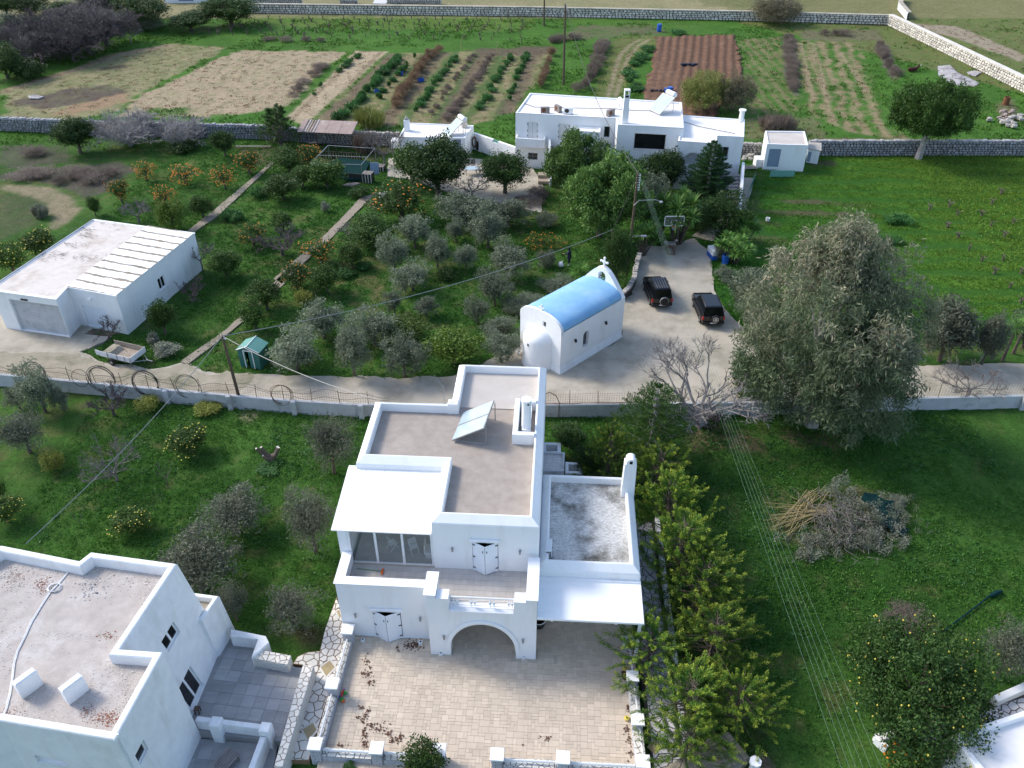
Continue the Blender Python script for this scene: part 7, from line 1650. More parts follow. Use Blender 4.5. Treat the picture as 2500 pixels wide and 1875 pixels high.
T=[('orange',1,1,580,600,400,240,'orange tree hung with fruit standing right on the narrow garden path'),
('orange',1,1,400,800,590,240,'fruit-laden orange tree beside the path, just left of a darker twin'),
('citrus',1,1,630,830,600,210,'dark citrus tree touching the right side of a fruit-laden orange tree'),
('citrus',1,1,820,635,440,180,'dark green citrus tree right of the path, with weeds at its foot'),
('bare_tree',1,1,290,545,340,320,'pruned grey bare tree with upswept limbs in the middle of the orchard'),
('citrus',1,1,290,350,200,150,'small dark citrus tree directly behind the grey bare orchard tree'),
('citrus',1,1,165,960,710,260,'rounded citrus tree with lighter top, left of the lower garden path'),
('citrus',1,1,80,1115,880,210,'citrus tree with visible forked trunk, next to the lower garden path'),
('yellow_bush',1,1,450,935,810,150,'small pale yellow-green bush in front of the twin citrus trees'),
('citrus',1,1,1000,480,230,350,'broad dark citrus tree between the path and the silver olives'),
('orange',1,0,1200,1690,1380,420,'wide orange tree below the big dark tree at the end of the path'),
('bare_tree',1,1,805,410,300,170,'small dark leafless tree close to the sunny stretch of garden path'),
('citrus',1,0,290,1535,1330,260,'citrus tree standing alone in the grass, below the green frame'),
('orange',0,1,60+1896,470,290,230,'dark orange tree with a few fruits, left of the grey bare orchard tree'),
('olive',1,1,1150,665,390,240,'upright silver olive tree, leftmost of the upper olives'),
('olive',1,1,1310,490,230,260,'silver olive tree touching the wide citrus, top of the olive rows'),
('olive',1,1,1480,640,385,220,'pointed olive tree in the centre of the olive grove'),
('olive',1,1,1700,645,450,190,'slim grey olive tree right of the pointed one'),
('olive',1,1,1620,440,270,160,'small thin olive tree below the widest silver olive'),
('olive',1,1,1700,300,55,400,'widest silver olive tree at the top of the grove'),
('olive',1,1,2030,310,90,320,'large silver olive tree beside the golden-brown grass patch'),
('olive',1,1,1870,490,190,290,'full round olive tree directly below the two largest olives'),
('olive',1,1,2020,730,440,340,'wide sparse olive tree with an open top, upper right of the grove'),
('olive',1,1,1290,810,590,310,'bushy low olive tree under the overhead cable'),
('olive',1,1,1150,1000,810,150,'thin upright olive tree crossed by the overhead cable'),
('olive',1,1,1390,1015,850,190,'small ragged olive tree right of the thin upright one'),
('olive',1,1,1920,930,660,280,'dense olive tree just left of the chapel approach, in the second row'),
('olive',1,1,1790,1065,870,190,'little olive tree with a leaning bare trunk'),
('olive',1,1,600,1180,900,340,'wide flat-topped olive tree behind the green shed row'),
('olive',1,1,1000,1225,950,340,'olive tree with a dark bare trunk in the middle of the lane-side rows'),
('olive',1,1,840,1475,1080,300,'tall full olive tree standing right at the edge of the lane'),
('olive',1,1,1225,1475,1150,350,'spreading olive tree with a pale trunk at the edge of the lane'),
('olive',1,1,400,1425,1120,430,'large two-lobed olive tree right beside the green metal shed'),
('citrus_light',1,1,1600,1370,1070,440,'wide glossy bright-green citrus mass left of the chapel'),
('citrus_light',1,1,1230,1210,1000,380,'bright-green citrus tree behind the spreading lane-side olive'),
('olive',1,1,1970,1370,1130,290,'pale grey-green olive tree next to the chapel apse'),
('olive',1,1,1960,1190,990,300,'olive tree directly behind the pale one by the chapel apse'),
('olive_bush',1,1,2090,1030,840,280,'olive thicket touching the left wall of the chapel'),
('bush',1,1,1540,745,630,170,'low dark bush between two olives in the grove'),
('green_shrub',1,1,900,660,590,140,'low leafy weeds clump beside the dark citrus trunk'),
('green_shrub',1,1,780,720,640,160,'low pale leafy shrub in front of the dark citrus tree'),
('olive_bush',2,1,430,650,500,180,'small grey olive bush beside the person picking fruit'),
('brown_orange_bush',2,1,385,520,360,330,'low wide orange bush full of fruit near the standing person'),
('olive_bush',2,1,410,350,190,200,'grey-green shrub between the large olives and the big leafy tree'),
('agave',2,1,690,730,600,170,'spiky green agave clump behind the chapel roof'),
('olive_bush',2,1,520,860,690,300,'green-brown shrub row growing behind the chapel'),
('olive_bush',2,1,300,960,830,260,'silvery shrub against the far side of the chapel roof'),
('evergreen',2,1,960,800,330,230,'tall narrow climbing shrub between the two wooden poles by the chapel'),
('ficus',2,1,830,400,-260,620,'huge bright-green leafy tree in front of the farmhouse'),
('ficus',2,0,620,1500,1010,470,'full green tree just left of and behind the huge leafy tree'),
('evergreen',2,0,1300,1500,1120,330,'dark green tree under the big black farmhouse window'),
('evergreen',2,0,1080,1560,1200,330,'dark foliage tree hemmed in behind the utility pole'),
('olive_bush',2,0,1200,1640,1300,300,'grey-green shrubby tree right behind the utility pole'),
('star_pine',2,0,1650,1570,1065,380,'young tiered star-shaped pine in front of the farmhouse porch'),
('yucca',2,1,1440,450,10,400,'cluster of tall yuccas left of the basketball hoop backboard'),
('yucca',2,1,1270,430,100,260,'bushy yucca at the left end of the yucca cluster behind the hoop'),
('yucca',2,1,1160,545,250,230,'multi-stemmed yucca with bare grey stems at the courtyard corner'),
('yucca',2,1,1870,600,360,300,'multi-headed yucca at the upper right edge of the courtyard'),
('yucca',2,1,1920,480,190,250,'yucca crown right behind the one at the courtyard edge'),
('evergreen',2,0,1760,1860,1480,360,'dark rounded tree filling the corner below the star-shaped pine'),
('bush',2,0,1600,1800,1580,260,'dark low shrubbery behind the yuccas and the basketball hoop'),
('olive_bush',2,1,1800,750,620,180,'grey shrub on the grassy edge, between the hoop court and the giant tree'),
('olive_bush',2,1,1750,590,450,150,'small grey shrub in front of the yucca at the courtyard edge'),
('olive',2,1,1960,1050,640,380,'pale olive tree growing against the left side of the giant grey tree'),
('olive',2,1,2060,1230,800,360,'second pale olive tree half hidden under the giant grey tree'),
('fig',2,2,1600,440,-215,1130,'large bare grey fig tree sprawling over the road wall'),
('bush',2,1,2020,1660,1370,380,'dark glossy citrus thicket behind the bare fig tree'),
('bare_tree',0,1,850,1200,1050,220,'small leafless tree between the garage door and the trailer'),
('citrus',0,1,1275,1150,890,180,'slim citrus tree by the right wall of the garage'),
('bare_tree',0,1,1500,905,740,190,'sparse half-bare small tree near the garage window'),
('bare_tree',0,1,1560,655,440,200,'dark leafless tree against the far corner of the garage'),
('citrus',0,1,1755,715,490,240,'round dark citrus tree right of the garage far corner'),
('green_shrub',0,1,1800,290,190,170,'low round blue-green shrub beside the straight garden path'),
('green_shrub',0,1,1990,110,20,140,'small low shrub near the top of the straight garden path'),
('citrus_light',0,1,1340,350,110,260,'citrus tree with ripening fruit at the back corner of the garage'),
('citrus',0,1,1570,250,70,170,'dark twisted citrus tree left of the straight garden path'),
('orange',0,0,945,1560,1370,150,'small leaning orange tree at the edge of the dead brush'),
('orange_heavy',0,0,1280,1600,1420,180,'pale-fruited small orange tree with bare twigs, in front of the others'),
('orange_heavy',0,0,1130,1390,1240,170,'orange tree almost leafless and full of fruit, leftmost in the back row'),
('orange_heavy',0,0,1435,1415,1260,240,'broad orange tree covered in fruit, middle of the back row'),
('orange_heavy',0,0,1740,1450,1280,190,'orange tree covered in fruit leaning left, beside the straight path'),
('orange',0,0,1930,1340,1150,190,'dark orange tree with few fruits at the head of the straight path'),
('citrus',0,1,740,240,90,100,'small dark citrus tree behind the garage roof ridge'),
('bare_tree',0,1,1070,290,130,220,'reddish leafless shrub just behind the garage roof'),
('evergreen',0,0,620,1175,880,340,'round olive-green tree standing against the dry-stone wall, left'),
('bare_shrub',0,0,1000,1180,870,480,'silvery bare fig thicket in front of the dry-stone wall'),
('bare_shrub',0,0,1420,1150,900,360,'second silvery bare thicket in front of the dry-stone wall'),
('bush',0,0,1420,1190,1080,240,'low yellowish green shrub under the bare thickets by the wall'),
('evergreen',0,0,1740,1200,990,190,'small green tree between the bare thicket and the dark cypress'),
('lemon',0,1,110,680,440,280,'leafy lemon tree behind the left edge of the garage roof'),
('lemon',0,1,330,540,330,280,'low lemon tree with yellow fruit behind the garage gutter'),
('silver_tuft',0,1,320,250,150,140,'silvery grass tuft inside the looping dirt track'),
('column_cypress',1,0,270,1120,790,240,'dark conical cypress left of the rusty open shed'),
('citrus',1,0,340,1310,1140,230,'citrus tree in front of the rusty open shed'),
('orange',1,0,490,1290,1100,190,'orange tree with bright fruit beside the green metal frame'),
('citrus',1,0,630,1440,1210,300,'round dark citrus tree in front of the green metal frame'),
('citrus',1,0,440,1440,1280,170,'dark citrus bush left of the tree by the green frame'),
('evergreen',1,0,1490,1510,1010,520,'large dark evergreen tree in front of the white outbuilding'),
('citrus',1,0,1290,1420,1080,260,'lighter green tree against the left corner of the outbuilding'),
('evergreen',1,0,2000,1490,1140,370,'dark tree on the paved yard left of the farmhouse'),
('bare_tree',1,0,1750,1520,1370,260,'half-bare yellowish shrub between the two dark yard trees'),
('bare_pale',1,0,1070,1270,990,260,'leafless pale tree beside the green metal frame'),
('reeds',1,0,960,1010,820,280,'clump of pale reeds behind the rusty open shed'),
('dry_reeds',1,0,930,1200,1010,200,'grey dead reed stalks at the end of the rusty shed'),
('bush',1,0,880,1530,1430,170,'round dark bush at the side of the sunny path'),
('bare_dark',0,0,330,480,170,380,'dark purplish leafless tree at the field edge, left of its twins'),
('bare_dark',0,0,570,470,140,340,'dark purplish leafless tree in the middle of the upper left thicket'),
('bare_dark',0,0,830,350,10,400,'tall purplish leafless tree at the right of the upper left thicket'),
('bare_dark',0,0,430,400,60,360,'purplish leafless tree behind the two front ones, upper left thicket'),
('bare_dark',0,0,700,420,120,360,'purplish leafless tree filling the right middle of the upper left thicket'),
('bare_dark',0,0,190,430,150,320,'purplish leafless tree at the left end of the upper left thicket'),
('bare_dark',0,0,640,240,-30,380,'dark leafless tree at the back of the upper left thicket'),
('evergreen',0,0,800,160,-80,340,'dark green tree behind the leafless thicket, nearer the big dark evergreen'),
('bush',0,0,240,640,470,260,'low dark shrub on the grassy bank at the left edge'),
('bare_pale',0,0,1010,330,200,190,'pale bare branches reaching out of the thicket over the field'),
('olive',0,0,120,330,90,320,'olive tree standing behind the purplish leafless trees'),
('evergreen',0,0,520,200,-10,300,'olive-brown evergreen behind the leafless thicket, top left'),
('evergreen',0,0,250,130,-40,280,'dark tree at the very top left behind the thicket'),
('evergreen',0,0,60,120,-60,260,'grey-green tree in the top left corner of the photo'),
('evergreen',0,0,1120,210,-60,440,'big dark evergreen at the top edge behind the thicket'),
('olive_bush',0,0,1140,260,120,260,'silvery olive shrub in front of the big dark evergreen, top left'),
('evergreen',0,0,1480,230,70,360,'brownish green hedge-like tree next to the vineyard corner'),
('evergreen',0,0,1790,200,-50,440,'broad dark evergreen at the start of the long stone wall'),
('evergreen',0,0,60,600,330,300,'dark evergreen shrub at the left edge above the field'),
('evergreen',0,0,190,600,430,260,'low dark evergreen beside the one at the left edge'),
('tamarisk_dry',3,0,270,220,-40,380,'brownish rounded tree overgrowing the long stone wall'),
('tamarisk',2,0,1640,890,540,380,'yellow-green feathery tree behind the right wing of the farmhouse'),
('tamarisk_dry',2,0,1850,890,560,320,'brownish feathery tree merging with the yellow-green one behind the farmhouse'),
('pine_round',3,0,1395,1222,620,560,'single round-crowned pine in front of the dry-stone wall'),
('olive_full',3,1,1560,1355,880,440,'large olive tree right of the giant grey tree, beside the lane'),
('olive_full',3,1,1885,1390,990,220,'slender olive tree second from the giant tree along the lane'),
('yucca_single',3,1,2045,1360,1030,230,'single-headed yucca on the right side of the lane'),
('yucca_single',3,1,2130,1300,960,220,'yucca partly behind another at the right edge of the photo'),
('olive_full',3,1,2200,1250,950,300,'olive tree cut off by the right edge beside the lane'),
('yucca_single',3,1,1470,1250,970,200,'yucca squeezed between the giant tree and the large lane-side olive'),
('bare_pale',3,1,1775,1630,1400,430,'bare pale sapling growing beside the road wall, right'),
('grey_giant',3,2,570,430,-1090,1460,'giant grey-leaved tree with tan tips overhanging the courtyard'),
('olive_dark',0,2,230,640,310,420,'dark sprawling olive at the left edge below the road wall'),
('olive',0,2,350,330,-20,330,'pale olive tree growing up against the road wall, left'),
('olive',0,2,150,300,140,180,'thin wispy olive at the far left below the road wall'),
('olive',0,2,490,320,150,150,'small silvery olive shoot below the road wall'),
('bare_tree',0,2,885,355,150,280,'dark crooked leafless tree below the pipe coils'),
('yellow_bush',0,2,1155,330,200,190,'yellow shrub at the foot of the road wall'),
('yellow_bush',0,2,1610,350,235,220,'pale greenish shrub near the leaning pole at the road wall'),
('lemon',0,2,1480,640,420,320,'lemon tree full of small fruit in the lower left lawn'),
('yellow_bush',0,2,430,800,630,180,'little yellow-leaved tree with a thin trunk on the lower left lawn'),
('bare_pale',0,2,900,860,590,360,'leafless pruned fruit tree with drooping whitish twigs on the lawn'),
('lemon',0,2,1040,1250,1060,300,'small dark lemon bush in the middle of the lower left lawn'),
('olive_dark',0,2,1830,1250,880,560,'broad dark olive in the lower left lawn, upper of the overlapping pair'),
('olive_dark',0,2,1560,1700,1200,760,'very large dark olive behind the neighbour house'),
('olive_dark',0,3,1830,520,190,280,'dark olive shoot right of the very large one by the neighbour house'),
('sapling',0,2,630,1215,1110,80,'tiny dark sapling in the lower left lawn'),
('sapling',0,2,1300,915,740,130,'brown dried sapling in the lower left lawn'),
('lemon',0,2,60,1170,980,260,'lemon tree at the left edge of the lower lawn'),
('citrus',0,2,0,1000,820,140,'dark bush cut off by the left edge of the photo'),
('olive_dark',1,2,680,800,290,440,'airy grey olive left of the main house roof'),
('olive_dark',1,2,540,1410,880,460,'tall grey olive beside the glazed veranda of the main house'),
('olive_dark',1,3,370,530,190,470,'low grey olive between the main house and the grey terrace'),
('citrus',1,3,1370,1740,1420,330,'dark green shrub in front of the lower patio wall'),
('green_shrub',1,3,800,1690,1615,110,'small potted-looking plant under the lower patio wall'),
('star_pine_low',2,2,1215,700,95,700,'soft green star-shaped pine between the fig and the golden cypresses'),
('evergreen',2,2,600,610,390,270,'dark round shrub right of the main house back corner'),
('evergreen',2,2,740,830,600,220,'very dark dense shrub beside the small stair block'),
('golden_cypress',2,2,890,860,410,330,'small golden cypress nearest the dark shrubs, at the top of the row'),
('golden_cypress',2,2,1270,960,540,460,'golden cypress at the head of the row, beside the star-shaped pine'),
('golden_cypress',2,2,1360,1290,790,520,'golden cypress directly right of the wing chimney'),
('golden_cypress',2,2,1430,1640,1060,560,'golden cypress beside the lower end of the mouldy roof'),
('golden_cypress',2,3,1560,470,-60,620,'golden cypress level with the white awning'),
('golden_cypress',2,3,1190,900,460,540,'dark-tipped golden cypress reaching over the patio corner'),
('golden_cypress',2,3,1680,820,330,620,'golden cypress spreading over the lawn below the awning level'),
('golden_cypress',2,3,1500,1280,780,660,'large golden cypress beside the lower patio edge'),
('golden_cypress',2,3,1880,1290,860,560,'golden cypress with long plumes stretching right over the lawn'),
('golden_cypress',2,3,1480,1600,1180,540,'golden cypress above the concrete steps, lowest of the row'),
('big_lemon',3,3,1310,1440,520,1160,'very large lemon tree with yellow fruit at the lower right'),
('olive_dark',3,3,2000,960,520,420,'grey olive behind the very large lemon tree'),
('orange',3,3,1330,1760,1430,520,'orange tree at the bottom edge under the large lemon tree'),
('dry_bush',3,3,1320,600,470,420,'dry twiggy brush along the top of the large lemon tree'),
('dry_bush',2,3,2090,1640,1570,160,'reddish dry plant beside the octagonal gatepost'),
]
NAMES={'olive_full':('olive_tree','olive tree'),'olive':('olive_tree','olive tree'),'olive_dark':('olive_tree','olive tree'),'citrus':('citrus_tree','citrus tree'),'citrus_light':('citrus_tree','citrus tree'),'orange':('orange_tree','orange tree'),'orange_heavy':('orange_tree','orange tree'),'lemon':('lemon_tree','lemon tree'),'big_lemon':('lemon_tree','lemon tree'),'evergreen':('evergreen_tree','tree'),'ficus':('evergreen_tree','tree'),'pine_round':('pine_tree','pine'),'tamarisk':('tamarisk_tree','tree'),'tamarisk_dry':('tamarisk_tree','tree'),'golden_cypress':('golden_cypress','cypress'),'column_cypress':('cypress_tree','cypress'),'star_pine':('star_pine','pine'),'star_pine_low':('star_pine','pine'),'yucca':('yucca','yucca'),'yucca_single':('yucca','yucca'),'agave':('agave','agave'),'fig':('fig_tree','bare tree'),'bare_tree':('bare_tree','bare tree'),'bare_dark':('bare_tree','bare tree'),'bare_pale':('bare_tree','bare tree'),'bare_shrub':('bare_thicket','bare shrub'),'sapling':('sapling','sapling'),'grey_giant':('grey_leaved_tree','tree'),'reeds':('reed_clump','reeds'),'dry_reeds':('reed_clump','reeds'),'silver_tuft':('grass_tuft','grass tuft')}
GRP={'olive_tree':'olive trees','citrus_tree':'citrus trees','orange_tree':'orange trees','lemon_tree':'lemon trees','golden_cypress':'golden cypresses in a row beside the main house','yucca':'yuccas','evergreen_tree':'evergreen trees','bare_tree':'leafless trees','star_pine':'tiered star pines','tamarisk_tree':'feathery trees','bare_thicket':'bare thickets by the wall','reed_clump':'reed clumps','shrub':'shrubs','sapling':'saplings'}
for t_ in T:
    nm,ct=NAMES.get(t_[0],('shrub','shrub')); plant(*t_,name=nm,cat=ct,group=GRP.get(nm))
# vines: the far vineyard in rows
def ordn(n): return '%d%s'%(n,'th' if 10<n%100<14 else {1:'st',2:'nd',3:'rd'}.get(n%10,'th'))
def field_grid(tl_,tr,br_,bl_,rows,cols,jit,seed,skip=.06):
    rs=random.Random(seed); out=[]
    for i in range(rows):
        for j in range(cols):
            if rs.random()<skip: continue
            u=(j+.5*(i%2)*0+.3)/cols; v=(i+.5)/rows; x=(tl_[0]*(1-u)+tr[0]*u)*(1-v)+(bl_[0]*(1-u)+br_[0]*u)*v; y=(tl_[1]*(1-u)+tr[1]*u)*(1-v)+(bl_[1]*(1-u)+br_[1]*u)*v
            out.append((x+rs.uniform(-jit,jit),y+rs.uniform(-jit,jit),rs,i,j))
    return out
a=gc(0,0,2080,140)[:2];b_=gc(2,0,290,130)[:2];c3=gc(2,0,330,330)[:2];d_=gc(0,0,1400,270)[:2]
for (x,y,rs,i,j) in field_grid(a,b_,c3,d_,7,24,.55,5,.10):
    H0,W0,parts=VAR['vine'][rs.randrange(3)]; r_=thing('vine_stump','dark vine stump in the %s row below the long stone wall, %s from left'%(('first','second','third','fourth','fifth','sixth','seventh')[i],ordn(j+1)),'vine',(x,y,-.05),rs.uniform(0,6.28),'vine stumps in rows in the far vineyard'); s=rs.uniform(.55,.95); r_.scale=(s,s,s*1.05)
    o=bpy.data.objects.new('branches',parts[0][1]); COL.objects.link(o); o.parent=r_
VR=((1640,170),(1480,190),(1880,240),(2030,70),(1960,150),(2130,300),(2060,400),(1700,410),(1790,500),(1960,320),(1890,590),(2050,580),(1980,680),(2190,680),(1620,330),(2100,790),(2190,910),(1700,240)); VX=[x+y*1e-4 for x,y in VR]
for k,(x,y) in enumerate(VR):
    plant('vine',3,1,x,y,y-42,52,'scraggly pruned vine, %s from the left in the yellowish right-hand field'%ordn(sorted(VX).index(x+y*1e-4)+1),name='vine_stump',cat='vine',group='vines in the right-hand field')
# vegetable rows behind the sheds and hedges of dry stalks
def rowplants(key,cc,pts,step,hw_,hh_,label,name,group,cat='plant',sc=1.,jit=.25,seed=0):
    rs=random.Random(seed)
    PL=[]
    P_=[gc(*(p if len(p)==4 else (cc[0],cc[1],*p)))[:2] for p in pts]
    for k in range(len(P_)-1):
        p,q=P_[k],P_[k+1]; L=math.hypot(q[0]-p[0],q[1]-p[1]); n=max(1,int(L/step))
        for i in range(n):
            if rs.random()<.12: continue
            t=(i+rs.uniform(.0,1.))/n; x=p[0]+(q[0]-p[0])*t+rs.uniform(-jit,jit); y=p[1]+(q[1]-p[1])*t
            H0,W0,parts=rs.choice(VAR[key]); r_=thing(name,label,cat,(x,y,-.05),rs.uniform(0,6.28),group); w_=rs.uniform(.5,1.4)*hw_/W0; r_.scale=(w_,w_,rs.uniform(.8,1.2)*hh_/H0); PL.append((x,y,r_))
            for nm,me in parts: o=bpy.data.objects.new(nm,me); COL.objects.link(o); o.parent=r_
    vert=abs(P_[0][1]-P_[-1][1])>abs(P_[0][0]-P_[-1][0]); PL.sort(key=lambda q:-q[1] if vert else q[0])
    for k,q in enumerate(PL): q[2]['label']=label+', %s from %s'%(ordn(k+1),'top' if vert else 'left')
rowplants('crop_plant',(1,0),[(880,430),(780,500),(720,560)],0.94,1.12,0.68,'leafy green crop plant in the short row on the pale ploughed strip','crop_plant','crop plants on the pale strip',seed=1)
rowplants('crop_plant',(1,0),[(640,625),(590,655),(500,740),(400,810),(340,860)],2.30,0.80,0.42,'small green crop plant spaced out along the edge of the pale strip','crop_plant','sparse crop plants by the pale strip',seed=2)
rowplants('crop_plant',(1,0),[(1190,440),(1120,520),(1030,590),(980,670),(900,750),(860,810),(800,860),(720,920)],0.83,1.52,0.94,'tall leafy plant in the thick green row, leftmost of the vegetable rows','crop_plant','plants of the thick green vegetable row',seed=3)
rowplants('crop_plant',(1,0),[(1310,440),(1250,500),(1180,580),(1130,640),(1050,720),(1010,790)],1.58,1.20,0.77,'leafy plant in the broken second vegetable row, by the blue crate','crop_plant','plants of the second vegetable row',seed=4)
rowplants('dry_red_bush',(1,0),[(1500,390),(1420,440),(1350,530),(1290,640),(1200,740),(1150,830)],0.86,1.61,1.27,'rusty brown dry stalks of the tall brown row in the vegetable plot','dry_stalks','rusty dry stalks in a row',seed=5)
rowplants('crop_plant',(1,0),[(1640,440),(1560,520),(1500,600),(1440,680),(1390,760),(1310,860)],1.15,1.20,0.68,'leafy plant in the third green row, right of the rusty stalks','crop_plant','plants of the third vegetable row',seed=6)
rowplants('dry_bush',(1,0),[(1900,440),(1840,540),(1760,640),(1680,760),(1600,860),(1540,930)],0.94,1.44,0.68,'blackish dead stalks of the dark row in the vegetable plot','dry_stalks','blackish dead stalks in a row',seed=7)
rowplants('dry_bush',(1,0),[(1760,420),(1680,530),(1590,640),(1510,760),(1440,880)],1.30,1.27,0.51,'pale brown dry tangle between the third and the dark row','dry_stalks','pale brown dry tangles in a row',seed=17)
rowplants('crop_plant',(1,0),[(2060,430),(1980,540),(1930,610),(1880,720),(1820,830),(1750,920)],1.15,1.20,0.68,'leafy plant in the fourth green row, beyond the blackish stalks','crop_plant','plants of the fourth vegetable row',seed=8)
rowplants('crop_plant',(1,0),[(2180,420),(2110,560),(2070,660),(2020,790)],1.37,1.20,0.68,'leafy plant in the last green row, next to the farmhouse','crop_plant','plants of the last vegetable row',seed=9)
rowplants('dry_red_bush',(2,0),[(470,410),(430,520),(380,690)],1.3,1.3,1.2,'tan dry stalk in the narrow row beside the far utility pole','dry_stalks','tan dry stalks by the pole',seed=10)
rowplants('dry_bush',(2,0),[(860,350),(830,430),(800,520),(770,620),(720,700),(640,700)],1.2,2.4,1.5,'purplish dry shrub of the hedge right of the far utility pole','dry_shrub','purplish dry hedge shrubs','shrub',seed=11)
rowplants('dry_bush',(2,0),[(560,300),(450,330),(640,300),(700,290)],1.8,2.6,1.0,'dark low dry shrub at the corner of the vineyard near the pole','dry_shrub','dark dry shrubs at the vineyard corner','shrub',seed=12)
rowplants('dry_bush',(3,0),[(390,290),(400,400),(430,520),(430,640),(440,720)],1.5,2.2,.9,'grey dry shrub of the long strip between the striped plots','dry_shrub','grey dry shrubs between the plots','shrub',seed=13)
rowplants('dry_bush',(3,0),[(480,250),(700,270),(880,270),(1060,290)],1.8,2.6,1.1,'grey dry shrub along the top of the striped plots','dry_shrub','grey dry shrubs along the top of the plots','shrub',seed=14)
rowplants('dry_bush',(3,0),[(1090,350),(1140,450),(1180,540),(1240,600)],1.3,2.0,1.0,'grey dry shrub in the slanting line near the lying calf','dry_shrub','grey dry shrubs in the slanting line','shrub',seed=15)
rowplants('dry_reeds',(3,0),[(180,1000),(330,1000),(480,990),(600,1010)],1.8,3.0,1.8,'grey dry reeds behind the small white shed','reed_clump','dry reeds behind the small white shed','reeds',seed=16)
rowplants('dry_bush',(1,0),[(110,310),(220,310),(330,320),(480,315),(580,318)],1.73,2.55,0.77,'dark dead shrub along the lower edge of the vineyard','dry_shrub','dead shrubs below the vineyard','shrub',seed=18)
rowplants('dry_bush',(1,0),[(600,500),(540,580),(430,650),(340,760)],1.73,2.21,0.77,'grey dry weed bush beside the tan field','dry_shrub','grey dry bushes beside the tan field','shrub',seed=19)
rowplants('dry_bush',(0,0),[(130,1200),(260,1190),(400,1200)],2.2,3.4,.8,'purplish dead brush at the far left below the dry-stone wall','dry_shrub','purplish brush, upper patch','shrub',seed=20,jit=1)
rowplants('dry_bush',(0,0),[(60,1370),(250,1350),(420,1340),(600,1370),(760,1350),(920,1330)],1.3,3.2,.8,'purplish dead brush behind the small orange trees','dry_shrub','purplish brush, lower patch','shrub',seed=21,jit=1.4)
rowplants('dry_bush',(0,0),[(500,1410),(640,1430),(760,1400)],1.5,3.0,.8,'purplish dead brush near the looping dirt track','dry_shrub','purplish brush by the track','shrub',seed=22,jit=1)
rowplants('green_shrub',(3,1),[(930,445),(1150,450),(1280,445)],2.2,1.7,.6,'dark leafy weed in the bright field behind the giant tree','weed_clump','dark weeds in the bright field',seed=23)
rowplants('green_shrub',(3,1),[(1080,280),(1230,290),(1350,280)],1.6,1.9,.7,'blue-green weed in the upper part of the bright field','weed_clump','blue-green weeds in the upper bright field',seed=24)
rowplants('silver_bush',(0,1),[(1080,1240),(1180,1230)],.9,1.6,1.0,'pale-leaved shrub behind the small trailer','shrub','pale shrubs behind the trailer','shrub',seed=25)
rowplants('silver_bush',(0,1),[(1270,1310),(1400,1300)],.9,1.7,.9,'pale-leaved shrub beside the lower end of the garden path','shrub','pale shrubs by the path end','shrub',seed=26)
rowplants('silver_bush',(1,1),[(560,215),(610,200)],.7,1.5,1.0,'silver-white shrub alone in the orchard grass','shrub','silver shrubs in the orchard','shrub',seed=27)
rowplants('crop_plant',(2,0),[(1230,340),(1190,420),(1100,500),(1050,560),(1070,640),(1120,690),(1030,720)],2.0,2.3,.8,'leafy green weed bush between the bent track and the ploughed soil','weed_clump','green weed bushes by the ploughed soil',seed=28)
rowplants('crop_plant',(2,0),[(1400,260),(1600,255),(1700,262)],2.0,2.4,.7,'leafy green weed along the top of the ploughed soil','weed_clump','green weeds above the ploughed soil',seed=29)
# sprawling undergrowth
rowplants('dry_bush',(2,1),[(250,130),(350,150),(450,120),(300,60)],1.2,2.6,.7,'golden-brown dry undergrowth between olives and farmhouse yard','dry_shrub','golden-brown undergrowth','shrub',seed=30,jit=1)
